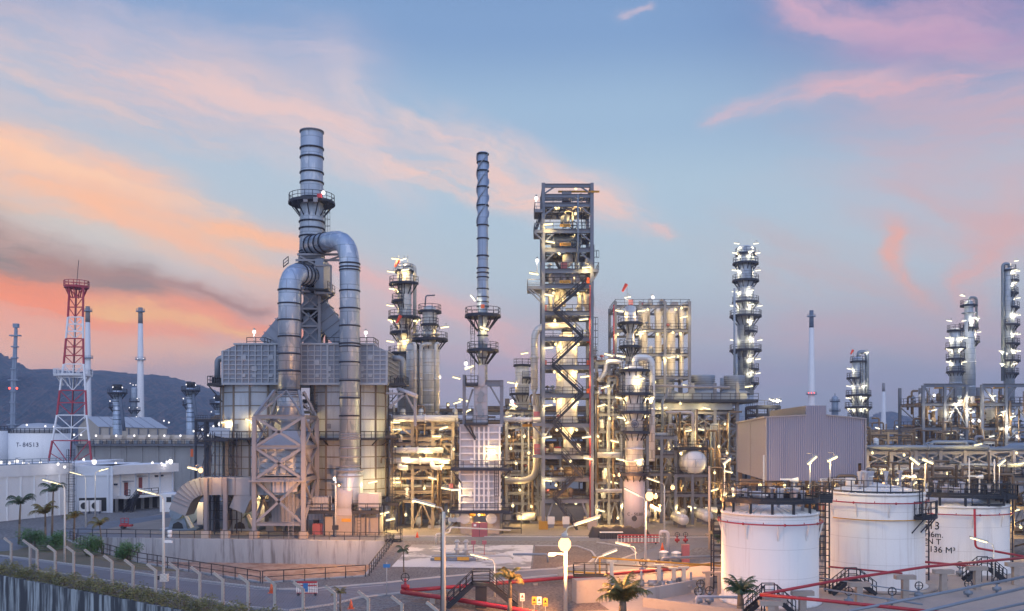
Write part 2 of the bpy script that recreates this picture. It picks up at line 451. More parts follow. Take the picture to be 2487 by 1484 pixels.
# ---------------------------------------------------------------- sky, sun, camera
def AE(x, y):
    a = math.atan((x-CX)/FOC); return a, math.atan((HY-y)/FOC*math.cos(a))
SUN_AZ, SUN_EL = math.radians(-38), math.radians(2.0)
def make_world():
    w = bpy.data.worlds.new('World'); sc.world = w; w.use_nodes = True
    nt = w.node_tree; nt.nodes.clear(); t = NT(nt)
    out = t.n('ShaderNodeOutputWorld')
    dirv = t.n('ShaderNodeTexCoord').outputs['Generated']
    x, y, z = t.xyz(dirv)
    az = t.m('ARCTAN2', x, y); el = t.m('ARCSINE', z)
    wp = t.comb(t.m('MULTIPLY', az, 5.0), t.m('MULTIPLY', el, 9.0), 0.0)
    n1 = t.noise(wp, 1.0, 5, .6); n2 = t.noise(t.scale(wp, (1, 1, 1), (7.3, 2.1, 0)), 1.0, 5, .6)
    n3 = t.noise(t.scale(wp, (4, 5, 1), (1.3, 8.1, 0)), 1.0, 6, .65)
    wa = t.m('ADD', t.m('MULTIPLY_ADD', n1, .10, -.05), t.m('MULTIPLY_ADD', n3, .02, -.01))
    we = t.m('ADD', t.m('MULTIPLY_ADD', n2, .06, -.03), t.m('MULTIPLY_ADD', n3, -.016, .008))
    azw, elw = t.m('ADD', az, wa), t.m('ADD', el, we)
    # clear-sky gradient by height
    k = t.n('ShaderNodeValToRGB'); cr = k.color_ramp; cr.interpolation = 'EASE'
    stops = [(-.2, (130,128,142)), (0.0, (160,160,174)), (.055, (172,174,186)), (.11, (180,186,196)), (.18, (182,198,208)), (.26, (174,197,213)), (.34, (156,184,210)), (.43, (126,158,199)), (.52, (102,136,186)), (.75, (84,116,172))]
    f = lambda e: (e+.2)/.95
    while len(cr.elements) < len(stops): cr.elements.new(.5)
    for e, (p, c) in zip(cr.elements, stops): e.position = f(p); e.color = srgb(*c)
    t.put(k.inputs[0], t.m('DIVIDE', t.m('ADD', el, .2), .95, clamp=True))
    col = k.outputs[0]
    # warm side towards the sunken sun, indigo corner away from it
    front = t.ramp(y, -.1, .35)
    warm = t.m('MULTIPLY', t.m('MULTIPLY', t.ramp(t.m('MULTIPLY', az, -1.0), .02, .42), t.ramp(t.m('MULTIPLY', el, -1.0), -.34, -.06)), front)
    col = t.mix(t.m('MULTIPLY', warm, .55), col, srgb(232, 196, 170))
    ind = t.m('MULTIPLY', t.m('MULTIPLY', t.ramp(az, .12, .5), t.ramp(el, .22, .48)), front)
    col = t.mix(t.m('MULTIPLY', ind, .75), col, srgb(84, 96, 156))
    mau = t.m('MULTIPLY', t.m('MULTIPLY', t.ramp(az, .0, .35), t.ramp(t.m('MULTIPLY', el, -1.0), -.16, -.01)), front)
    col = t.mix(t.m('MULTIPLY', mau, .6), col, srgb(150, 156, 170))
    def streak(p0, p1, w0, w1, c, s, fib=.6, fs=(5, 34), seed=0.0):
        nonlocal col
        a0, e0 = AE(*p0); a1, e1 = AE(*p1); L = math.hypot(a1-a0, e1-e0); dx, dy = (a1-a0)/L, (e1-e0)/L
        ra, re = t.m('SUBTRACT', azw, a0), t.m('SUBTRACT', elw, e0)
        al = t.m('ADD', t.m('MULTIPLY', ra, dx), t.m('MULTIPLY', re, dy))
        ac = t.m('SUBTRACT', t.m('MULTIPLY', re, dx), t.m('MULTIPLY', ra, dy))
        tt = t.m('DIVIDE', al, L, clamp=True)
        wd = t.m('MULTIPLY_ADD', tt, (w1-w0)/FOC, w0/FOC)
        over = t.m('MULTIPLY', t.m('SUBTRACT', al, t.m('MULTIPLY', tt, L)), .55)
        q = t.m('DIVIDE', t.m('ADD', t.m('MULTIPLY', over, over), t.m('MULTIPLY', ac, ac)), t.m('MULTIPLY', wd, wd))
        g = t.m('POWER', 2.718, t.m('MULTIPLY', q, -1.0))
        fb = t.ramp(t.noise(t.comb(t.m('MULTIPLY_ADD', al, fs[0], seed), t.m('MULTIPLY_ADD', ac, fs[1], seed*1.7), seed), 1.0, 5, .6), .32, .68)
        m_ = t.m('MULTIPLY', t.m('MULTIPLY', g, t.m('MULTIPLY_ADD', fb, min(.95, fib+.25), max(.05, .75-fib))), s)
        m_ = t.m('MULTIPLY', m_, front)
        col = t.mix(t.m('MINIMUM', m_, 1.0), col, srgb(*c))
    PEACH, PINK, ORG, YEL, GREY = (252, 196, 164), (232, 172, 172), (255, 150, 108), (255, 200, 110), (150, 138, 130)
    streak((-150, 40), (420, 200), 95, 60, (234, 196, 188), 1.05, .5, seed=1)
    streak((250, 60), (780, 140), 60, 70, (200, 190, 205), .7, .5, seed=2)
    streak((480, 180), (880, 330), 70, 60, (236, 200, 192), .9, .6, seed=3)
    streak((-200, 290), (330, 440), 75, 50, PEACH, 1.15, .45, seed=4)
    streak((-200, 400), (700, 600), 90, 34, (255, 192, 150), 1.15, .4, seed=5)
    streak((-100, 480), (560, 640), 50, 40, (200, 205, 200), .7, .4, seed=6)
    streak((250, 500), (800, 760), 34, 40, (255, 190, 150), .9, .5, seed=7)
    # burning band low on the left, with the dark cloud over it
    streak((-200, 650), (420, 800), 115, 45, (255, 138, 82), 1.8, .28, seed=8)
    streak((300, 740), (760, 810), 60, 50, (252, 158, 116), 1.3, .4, seed=9)
    streak((-200, 800), (420, 860), 60, 50, (246, 172, 138), 1.1, .3, seed=10)
    streak((200, 752), (600, 808), 17, 14, (255, 196, 120), .9, .3, seed=11)
    streak((-150, 840), (560, 880), 30, 40, (236, 190, 158), .8, .3, seed=12)
    streak((-150, 545), (330, 690), 70, 40, (128, 124, 120), 1.7, .4, seed=13)
    streak((120, 640), (620, 750), 28, 18, (168, 128, 116), 1.1, .4, seed=14)
    streak((-150, 905), (520, 920), 26, 26, (186, 164, 158), .8, .3, seed=15)
    # middle
    streak((960, 400), (1300, 490), 26, 34, (253, 205, 184), 1.0, .75, (9, 40), seed=16)
    streak((1080, 330), (1420, 470), 50, 50, (244, 205, 194), .8, .75, (9, 34), seed=17)
    streak((860, 250), (930, 400), 50, 60, (226, 204, 204), .55, .6, seed=18)
    streak((820, 660), (1300, 860), 60, 60, (236, 184, 176), .85, .45, seed=19)
    streak((900, 860), (1330, 930), 60, 50, (218, 174, 178), .7, .5, seed=20)
    streak((1560, 552), (1620, 556), 12, 12, (240, 196, 186), .8, .5, (20, 40), seed=21)
    streak((1500, 30), (1560, 20), 10, 8, (206, 186, 200), .7, .5, (20, 40), seed=22)
    streak((1000, 300), (1200, 380), 40, 40, (238, 208, 198), .7, .9, (12, 46), seed=40)
    streak((1180, 420), (1500, 520), 26, 40, (246, 202, 186), .8, .85, (12, 40), seed=41)
    streak((700, 330), (960, 420), 60, 40, (232, 206, 200), .6, .85, (10, 36), seed=42)
    streak((40, 200), (520, 330), 40, 40, (240, 200, 184), .55, .8, (8, 46), seed=43)
    streak((-100, 330), (560, 520), 22, 16, (255, 206, 170), .8, .8, (8, 60), seed=44)
    # right
    streak((1720, 292), (2110, 180), 14, 34, (216, 184, 194), .8, .8, (9, 44), seed=23)
    streak((2050, 200), (2600, 150), 40, 64, (230, 178, 182), .9, .75, (6, 30), seed=24)
    streak((1960, 10), (2300, 80), 50, 60, (216, 172, 190), .85, .8, (6, 28), seed=25)
    streak((2150, 90), (2600, 60), 46, 70, (176, 146, 184), .8, .5, seed=26)
    streak((2250, 330), (2600, 300), 120, 120, (208, 172, 180), .8, .5, seed=27)
    streak((2180, 580), (2235, 720), 22, 24, (250, 170, 138), 1.0, .45, (14, 20), seed=28)
    streak((2420, 560), (2360, 730), 40, 30, (238, 172, 156), .9, .5, (14, 20), seed=29)
    streak((2250, 500), (2550, 560), 90, 120, (212, 174, 174), .75, .5, seed=30)
    streak((1900, 640), (2300, 800), 90, 80, (202, 178, 178), .75, .5, seed=31)
    streak((1950, 800), (2500, 850), 50, 60, (206, 168, 172), .7, .4, seed=32)
    streak((1700, 900), (2300, 960), 40, 40, (182, 164, 176), .5, .6, seed=33)
    streak((1450, 760), (1950, 830), 50, 50, (196, 176, 182), .6, .5, seed=34)
    # sky behind and overhead, out of view, brightened as added fill light
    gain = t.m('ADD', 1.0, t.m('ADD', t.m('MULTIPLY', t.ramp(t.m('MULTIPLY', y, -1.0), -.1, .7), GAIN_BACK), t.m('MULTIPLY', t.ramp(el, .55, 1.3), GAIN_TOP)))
    back = t.ramp(t.m('MULTIPLY', y, -1.0), -.1, .6)
    col = t.mix(t.m('MULTIPLY', back, .7), col, srgb(186, 192, 212))
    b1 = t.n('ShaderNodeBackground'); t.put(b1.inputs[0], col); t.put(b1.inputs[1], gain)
    sky = t.n('ShaderNodeTexSky', sky_type='NISHITA'); sky.sun_disc = False
    sky.sun_elevation = SUN_EL; sky.sun_rotation = SUN_AZ; sky.air_density = 1.2; sky.dust_density = 2.0
    b2 = t.n('ShaderNodeBackground'); t.L.new(sky.outputs[0], b2.inputs[0]); b2.inputs[1].default_value = .011
    ad = t.n('ShaderNodeAddShader'); t.L.new(b1.outputs[0], ad.inputs[0]); t.L.new(b2.outputs[0], ad.inputs[1])
    t.L.new(ad.outputs[0], out.inputs[0])
    w.cycles.sampling_method = 'MANUAL'; w.cycles.sample_map_resolution = 512
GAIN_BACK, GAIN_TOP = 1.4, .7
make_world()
su = bpy.data.lights.new('sun', 'SUN'); su.energy = .5; su.angle = math.radians(12); su.color = (1.0, .72, .52)
so = bpy.data.objects.new('sun', su); COL.objects.link(so)
sd = Vector((math.sin(SUN_AZ)*math.cos(SUN_EL), math.cos(SUN_AZ)*math.cos(SUN_EL), math.sin(SUN_EL)))
so.rotation_euler = sd.to_track_quat('Z', 'Y').to_euler()
cam = bpy.data.cameras.new('camera'); co = bpy.data.objects.new('camera', cam); COL.objects.link(co)
co.location = (0, 0, CAMH); co.rotation_euler = (PI/2, 0, 0)
cam.sensor_width = 36; cam.lens = 36*FOC/2486; cam.shift_y = (HY-742)/2486; cam.clip_end = 20000; cam.clip_start = .5
sc.camera = co
vs = sc.view_settings; vs.view_transform = 'Standard'; vs.look = 'None'; vs.exposure = .12; vs.gamma = 1
try:
    sc.cycles.use_denoising = True; sc.cycles.denoiser = 'OPENIMAGEDENOISE'; sc.cycles.denoising_input_passes = 'RGB_ALBEDO_NORMAL'
except Exception: pass
sc.cycles.max_bounces = 5; sc.cycles.diffuse_bounces = 3; sc.cycles.glossy_bounces = 3; sc.cycles.volume_bounces = 0
sc.cycles.sample_clamp_indirect = 6; sc.cycles.caustics_reflective = False; sc.cycles.caustics_refractive = False
sc.cycles.use_light_tree = True
# ---------------------------------------------------------------- ground, roads, pond, hills
def sheet(name, pts, z, mat, holes=()):
    """flat sheet with holes, as a piece of the setting"""
    bm = bmesh.new()
    for loop in (pts,)+tuple(holes):
        vs = [bm.verts.new((p[0], p[1], z)) for p in loop]
        for i in range(len(vs)): bm.edges.new((vs[i], vs[(i+1) % len(vs)]))
    bmesh.ops.triangle_fill(bm, use_beauty=True, use_dissolve=False, edges=bm.edges[:])
    for f in bm.faces:
        if f.normal.z < 0: f.normal_flip()
    me = bpy.data.meshes.new(name); bm.to_mesh(me); bm.free()
    me.materials.append(mat); o = bpy.data.objects.new(name, me); COL.objects.link(o); o['kind'] = 'structure'
    return o
gp = lambda L: [G(x, y) for x, y in L]
# retention pond rim (clockwise from back left)
POND = gp([(150, 1306), (947, 1316), (884, 1399), (640, 1415), (342, 1366), (228, 1335)])
WALL = [Vector((-78, 106.7, 0)), Vector((-50.2, 86.9, 0)), Vector((-27.8, 70.9, 0)), Vector((-14, 61, 0)), Vector((4, 48, 0))]
OUT = [Vector((-2850, 106.7, 0))]+WALL+[Vector((40, 44, 0)), Vector((2850, 44, 0)), Vector((2850, 2850, 0)), Vector((-2850, 2850, 0))]
sheet('ground', OUT, 0, MT['ground'], (POND,))
PB = -3.0
sheet('pond_bed', [p+(Vector((sum(q.x for q in POND)/6, sum(q.y for q in POND)/6, 0))-p)*-.03 for p in POND], PB, MT['pondbed'])
lo = [Vector((-2850, 106.5, 0))]+[p+Vector((0, -.2, 0)) for p in WALL]+[Vector((40, 43.8, 0)), Vector((2850, 43.8, 0)), Vector((2850, -400, 0)), Vector((-2850, -400, 0))]
sheet('lower_ground', lo, -4.5, MT['soil'])
w = solo('pond_wall', None, None, MT['conc_w'], kind='structure')
for i in range(6):
    a, b = POND[i], POND[(i+1) % 6]; dn = Vector((0, 0, PB-.1)); n = Vector((-(b-a).y, (b-a).x, 0)).normalized()*.25
    if i in (0, 1): n = n
    c = Vector((sum(q.x for q in POND)/6, sum(q.y for q in POND)/6, 0))
    if n.dot(c-a) > 0: n = -n
    up = Vector((0, 0, .12))
    w.add([a+dn, b+dn, b+up, a+up, a+dn+n, b+dn+n, b+up+n, a+up+n], [[0,1,2,3],[5,4,7,6],[3,2,6,7],[0,3,7,4],[1,5,6,2]])
# foreground retaining wall with a coping, hedge and fence stand on it
w = solo('retaining_wall', 'black streaked concrete retaining wall under the clipped hedge in the corner', 'wall', MT['wall_dark'])
for a, b in zip(WALL[:-1], WALL[1:]):
    n = Vector(((b-a).y, -(b-a).x, 0)).normalized()
    w.add([p+n*k+Vector((0, 0, z)) for p in (a, b) for k in (0, -.35) for z in (-4.6, .12)],
          [[0,4,5,1],[1,5,7,3],[2,3,7,6],[0,1,3,2],[4,6,7,5]])
# roads
R1i = [(0, 1350), (96, 1361), (192, 1374), (287, 1385), (393, 1401), (621, 1427), (675, 1432), (771, 1430), (931, 1417), (1010, 1408), (1193, 1391), (1353, 1382)]
R1o = [(1353, 1398), (1240, 1408), (1010, 1437), (874, 1452), (800, 1470), (700, 1484), (580, 1474), (452, 1448), (388, 1434), (280, 1415), (180, 1398), (90, 1388), (0, 1378)]
road_main = gp([(-60, 1346)]+R1i+[(1446, 1366), (1540, 1352), (1560, 1340), (1600, 1326), (1560, 1312), (1800, 1312), (1800, 1330), (1690, 1330), (1660, 1345), (1650, 1372)]+R1o+[(-60, 1372)])
sheet('road', road_main, .008, MT['asphalt'])
sheet('rear_road', gp([(-60, 1335), (0, 1312), (150, 1290), (240, 1270), (420, 1246), (440, 1252), (300, 1276), (200, 1296), (300, 1296), (955, 1302), (1240, 1304), (1560, 1306), (1800, 1304), (1800, 1312), (1560, 1312), (1440, 1314), (1240, 1313), (1010, 1313), (960, 1314), (600, 1310), (150, 1304.5), (40, 1336), (-60, 1344)]), .008, MT['asphalt'])
sheet('plant_apron', [Vector((-62, 122, 0)), Vector((150, 122, 0)), Vector((190, 260, 0)), Vector((-60, 260, 0))], .004, MT['apron'])
sheet('verge', gp([(-40, 1340), (60, 1330), (150, 1307), (228, 1337), (342, 1368), (450, 1388), (287, 1383), (192, 1372), (96, 1359), (0, 1348)]), .005, MT['soil'])
sheet('gravel_strip', gp([(455, 1390), (640, 1417), (884, 1401), (952, 1378), (1290, 1382), (1290, 1383.5), (1193, 1389), (1010, 1406), (931, 1415), (771, 1428), (675, 1430), (621, 1425), (460, 1408)]), .006, MT['gravel'])
sheet('concrete_slab', gp([(1000, 1323), (1295, 1324), (1288, 1381), (950, 1377)]), .03, MT['slab'])
sheet('gravel_island', gp([(1300, 1326), (1400, 1327), (1436, 1340), (1444, 1354), (1430, 1368), (1350, 1379), (1292, 1382)]), .02, MT['gravel_r'])
sheet('gravel_bed', gp([(1170, 1415), (1390, 1405), (1420, 1440), (1480, 1482), (1200, 1490), (900, 1490), (1050, 1445)]), .02, MT['gravel_r'])
sheet('gravel_verge', gp([(1500, 1318), (1530, 1330), (1545, 1345), (1505, 1360), (1470, 1352), (1440, 1326), (1450, 1318)]), .02, MT['gravel'])
sheet('bund_floor', gp([(1370, 1395), (1660, 1373), (1760, 1360), (2700, 1352), (2900, 1560), (1480, 1560), (1400, 1450)]), .012, MT['pedestal'])
k = solo('kerb', None, None, MT['kerb'], kind='structure')
def kerb(pts):
    for a, b in zip(pts[:-1], pts[1:]): k.bar(a+Vector((0, 0, .06)), b+Vector((0, 0, .06)), .22, .14)
kerb(gp(R1i)); kerb(gp(R1o[3:])); kerb(gp([(1300, 1326), (1400, 1327), (1436, 1340), (1446, 1354), (1430, 1368), (1353, 1381)]))
kerb(gp([(1450, 1318), (1530, 1330), (1545, 1345), (1505, 1360)])); kerb(gp([(960, 1303), (1240, 1304), (1560, 1306), (1790, 1305)]))
kerb(gp([(874, 1452), (1010, 1437), (1240, 1408), (1353, 1398)]))
mk = solo('road_markings', None, None, MT['polewhite'], kind='structure')
for L in ([(60, 1384), (200, 1399), (400, 1432), (580, 1468)], [(20, 1354), (200, 1377), (400, 1404), (621, 1431), (771, 1434), (931, 1421)]):
    q = gp(L)
    for a, b in zip(q[:-1], q[1:]):
        n = Vector((-(b-a).y, (b-a).x, 0)).normalized()*.05; z = Vector((0, 0, .012))
        mk.poly([a-n+z, b-n+z, b+n+z, a+n+z])
# hills
def hill(name, prof, d, depth, wob, seed):
    r = random.Random(seed); m = solo(name, None, None, MT['hill'], kind='structure')
    xs = []
    for (x0, y0), (x1, y1) in zip(prof[:-1], prof[1:]):
        n = max(2, int(abs(x1-x0)/2.2))
        for i in range(n): xs.append((x0+(x1-x0)*i/n, y0+(y1-y0)*i/n))
    xs.append(prof[-1]); R = 14; rows = []
    ph = [r.uniform(0, 6.28) for _ in range(9)]
    for j in range(R+1):
        t = j/R; row = []
        for i, (x, y) in enumerate(xs):
            dd = d+depth*t; top = PZ(y, d+depth)
            z = top*math.sin(t*PI/2)**.9
            z += (math.sin(x*.05+ph[0]+t*5)+math.sin(x*.11+ph[1]-t*7))*wob*2.2*math.sin(t*PI)
            if j == R: z += r.uniform(-.2, 1.0)*wob*(1 if r.random() < .7 else 1.7)
            else: z += r.uniform(-.3, .3)*wob
            row.append(Vector((PX(x, d+depth), dd+r.uniform(-8, 8), max(-2, z))))
        rows.append(row)
    n = len(xs)
    m.add([p for row in rows for p in row], [[j*n+i, j*n+i+1, (j+1)*n+i+1, (j+1)*n+i] for j in range(R) for i in range(n-1)])
    b = len(m.v)
hill('hills', [(-900, 960), (-600, 860), (-400, 815), (-160, 818), (0, 858), (40, 882), (70, 898), (100, 908)], 1150, 420, 2.6, 3)
hill('wooded_hills', [(-500, 900), (0, 905), (100, 908), (140, 903), (185, 905), (235, 907), (300, 908), (355, 914), (410, 917), (450, 926), (490, 938), (520, 950), (570, 972), (650, 1000), (780, 1030), (950, 1048)], 1300, 500, 2.4, 4)
hill('distant_hill', [(2040, 1050), (2080, 1036), (2105, 1020), (2122, 1008), (2140, 1003), (2156, 1004), (2172, 1014), (2195, 1025), (2225, 1034), (2300, 1040), (2500, 1036), (2900, 1042), (3300, 1050)], 2050, 300, 2.6, 5)
hill('far_hills', [(600, 1046), (1000, 1040), (1500, 1042), (2100, 1044), (2600, 1038)], 2350, 300, 2.6, 6)
# ---------------------------------------------------------------- kits for plant items
ORD = ['topmost', 'second', 'third', 'fourth', 'fifth', 'sixth', 'seventh', 'eighth', 'ninth', 'tenth', 'eleventh', 'twelfth']
# ---- lamps: one of each kind, copied where they are lit in the photo
def bulb_light(t, off, power, c):
    l = bpy.data.lights.new('lamp_light', 'POINT'); l.energy = power; l.color = c; l.shadow_soft_size = .12
    o = bpy.data.objects.new('lamp_light', l); COL.objects.link(o); o.parent = t.o; o.location = off
def lamp_proto(name, label, mat, r=.115, L=1.3, power=320, lc=(1, .67, .25)):
    t = Th(name, label, 'lamp', (0, 0, -50))
    b = Vector((0, 0, -50))
    m = t.part('tube', mat); m.tube(b+Vector((-L/2, 0, 0)), b+Vector((L/2, 0, 0)), r, 6); bulb_light(t, (0, -.05, -.25), power, lc)
    h = t.part('housing', MT['polegrey']); h.box(b+Vector((0, 0, r+.07)), (L*1.04, .26, .1))
    k = t.part('bracket', MT['polegrey']); k.bar(b+Vector((L*.3, 0, r+.1)), b+Vector((L*.3, 0, r+.55)), .06); k.bar(b+Vector((L*.3, 0, r+.5)), b+Vector((L*.3, .9, r+.5)), .06)
    return t.o
def bulb_proto(name, label, mat, r=.3, power=40, lc=(1, .62, .22)):
    t = Th(name, label, 'lamp', (0, 0, -50)); b = Vector((0, 0, -50))
    t.part('globe', mat).ball(b, r, 8, 5, 1.15); bulb_light(t, (0, -r*1.3, -r*1.5), power, lc)
    k = t.part('bracket', MT['polegrey']); k.tube(b+Vector((0, 0, r*.9)), b+Vector((0, 0, r+.25)), r*.5, 8); k.bar(b+Vector((0, 0, r+.2)), b+Vector((0, .8, r+.2)), .06)
    return t.o
PROTO = {'t': lamp_proto('tube_lamp', 'proto', MT['lamp']), 'w': lamp_proto('tube_lamp', 'proto', MT['lamp_w'], r=.1, L=1.05, power=290, lc=(1, .80, .48)),
         'b': bulb_proto('bulkhead_lamp', 'proto', MT['bulb'], .2, 215), 'v': bulb_proto('flood_lamp', 'proto', MT['lamp_v'], .28, 26, (1, .9, .85)),
         's': bulb_proto('sodium_lamp', 'proto', MT['sodium'], .36, 8000, (1, .42, .12)), 'o': bulb_proto('small_sodium_lamp', 'proto', MT['sodium'], .36, 900, (1, .40, .12)), 'r': bulb_proto('beacon_lamp', 'proto', MT['beacon'], .32, 8, (1, .1, .05))}
USED, LAMPS = set(), []
def lamp(kind, pos, label, rz=0.0, tilt=0.0, group=None, scale=1.0): LAMPS.append((kind, Vector(pos), label, rz, tilt, group, scale))
def place_lamps():
    for kind, pos, label, rz, tilt, group, scale in LAMPS:
        p = PROTO[kind]
        if kind not in USED:
            USED.add(kind); p.location = pos; p.rotation_euler = (0, tilt, rz); p.scale = (scale,)*3; p['label'] = label
            if group: p['group'] = group
        else:
            o = dup(p, pos, rz, label, None, (0, tilt), scale)
            if group: o['group'] = group
            elif 'group' in o: del o['group']
# ---- round platform with rail and brackets as a part of a vessel
def platform(t, cx, cy, r0, r1, z, a0=0.0, a1=2*PI, brace=True, mat='navy', h=1.1, name='platform'):
    p = t.part(name, MT[mat]); full = abs(a1-a0) > 6.2
    p.sector(cx, cy, r0, r1, z, .16, a0, a1); p.sector(cx, cy, r1-.02, r1+.06, z+.06, .34, a0, a1)
    if brace:
        n = max(2, int(abs(a1-a0)/(2*PI)*12))
        for i in range(n+(0 if full else 1)):
            a = a0+(a1-a0)*i/n; c, q = math.cos(a), math.sin(a)
            p.bar((cx+r0*c, cy+r0*q, z-(r1-r0)*1.15-.2), (cx+(r1-.15)*c, cy+(r1-.15)*q, z-.16), .13)
    s = t.sub(p, 'railing', MT[mat])
    s.arcrail(cx, cy, r1-.05, z, a0, a1, h)
    if not full:
        for a in (a0, a1): s.rail([(cx+r0*math.cos(a), cy+r0*math.sin(a), z), (cx+r1*math.cos(a), cy+r1*math.sin(a), z)], h)
    return p
def flat_deck(t, x0, x1, y0, y1, z, mat='navy', rails='fblr', th=.22, name='walkway', h=1.1):
    p = t.part(name, MT[mat]); p.box2((x0, y0, z-th), (x1, y1, z))
    s = t.sub(p, 'railing', MT[mat]); e = {'f': ((x0, y0), (x1, y0)), 'b': ((x0, y1), (x1, y1)), 'l': ((x0, y0), (x0, y1)), 'r': ((x1, y0), (x1, y1))}
    for c in rails: s.rail([(*e[c][0], z), (*e[c][1], z)], h)
    return p
def stair(t, a, b, w=.8, mat='dark', name='stair_flight'):
    """flight of steps from a up to b (along x), rails as a sub-part"""
    a, b = Vector(a), Vector(b); p = t.part(name, MT[mat]); off = Vector((0, w/2, 0))
    for s_ in (-1, 1): p.bar(a+off*s_, b+off*s_, .09, .34)
    n = max(3, int(abs(b.z-a.z)/.24))
    for i in range(1, n): p.box(a.lerp(b, i/n), (.26, w, .05))
    s = t.sub(p, 'handrail', MT[mat])
    for s_ in (-1, 1):
        for hh in (.55, 1.05): s.bar(a+off*s_+Vector((0, 0, hh)), b+off*s_+Vector((0, 0, hh)), .06)
        for i in range(0, 5): q = a.lerp(b, i/4)+off*s_; s.bar(q, q+Vector((0, 0, 1.05)), .06)
# ---- upright process column
def column(name, label, x, d, yt, yb, hw, plats=(), mat='clad', group=None, head=True, over=None, ladder=None, rings=None, tag='column', lampkind='t', lamps=True, skirt=None, taper=None):
    """x, yt, yb, hw in picture measure at depth d; plats = (y, a0deg, a1deg, extra px)"""
    cx = PX(x, d); r = M(hw, d); zt = PZ(yt, d); zb = PZ(yb, d)
    t = Th(name, label, 'column', (cx, d, zb), group)
    sh = t.part('shell', MT[mat]); prof = [(r, zb), (r, zt-r*.5)]
    if taper: prof = [(M(w_, d), PZ(y_, d)) for y_, w_ in taper]
    if head:
        for i in range(1, 6): a = PI/2*i/5; prof.append((max(.05, prof[-1][0] if i == 0 else (M(taper[-1][1], d) if taper else r)*math.cos(a)), zt-r*.5+r*.5*math.sin(a)))
    sh.lathe(cx, d, prof, 24)
    if zb > 1:
        rb = M(taper[0][1], d) if taper else r
        if tag != 'stout C-50301 column': t.part('skirt', MT[mat]).lathe(cx, d, [(rb*1.02, 0), (rb*1.02, zb-.02)], 24)
    for y_ in (rings or ()):
        z = PZ(y_, d); sh.lathe(cx, d, [(r+.0, z-.12), (r+.1, z-.1), (r+.1, z+.1), (r+.0, z+.12)], 24)
    for i, pl in enumerate(plats):
        y_, a0, a1, ex = pl[:4]; z = PZ(y_, d); rr = r
        if taper:
            for (ya, wa), (yb2, wb) in zip(taper[:-1], taper[1:]):
                if min(ya, yb2) <= y_ <= max(ya, yb2): rr = M(wa+(wb-wa)*(y_-ya)/(yb2-ya+1e-6), d)
        platform(t, cx, d, rr, rr+M(ex, d), z, math.radians(a0), math.radians(a1), brace=ex > 6)
        if lamps:
            o = ORD[i] if i < len(ORD) else 'lowest'
            for k, sd in enumerate(pl[4] if len(pl) > 4 else ((-1, 1) if i % 2 == 0 else (-1,))):
                lx = cx+sd*(rr+M(ex, d)*.75); ly = d-(rr*.35 if abs(sd) == 1 else rr+M(ex, d)*.6)
                if sd == 0: lx = cx+rr*.3
                lamp(lampkind, (lx, ly, z+2.0), f'tube lamp over the {o} platform of the {tag}, '+({-1: 'left side', 1: 'right side', 0: 'facing front'}[sd]), .25*sd, -.16 if sd >= 0 else .18)
    if ladder:
        m = t.part('ladder', MT['navy'])
        for a, y0, y1 in ladder:
            an = math.radians(a); m.ladder(cx+(r+.25)*math.cos(an), d+(r+.25)*math.sin(an), PZ(y0, d), PZ(y1, d), an)
    if over:      # overhead vapour line: (side, bottom y, px offset, px radius)
        sd, yb2, off, pr = over
        p = t.part('overhead_line', MT['pipe'] if mat == 'clad' else MT['pipe_grey'])
        R = M(pr, d); xo = cx+sd*(r+M(off, d))
        p.pipe([(cx, d-.1, zt-.3), (cx, d-.1, zt+R*2.2), (xo, d-.1, zt+R*2.2), (xo, d-.1, PZ(yb2, d))], R, 12, R*2.5)
    return t
def windsock(x, y, d, label, L=1.6, mast=None):
    p = P(x, y, d); t = Th('windsock', label, 'windsock', p)
    t.part('sock', MT['sock']).tube(p, p+Vector((-.45*L, 0, -.8*L)), .3, 8, .16, caps=False)
    t.part('mast', MT['polegrey']).bar(p+Vector((.1, 0, .1)), p+Vector((.1, 0, -(mast or 3))), .08)
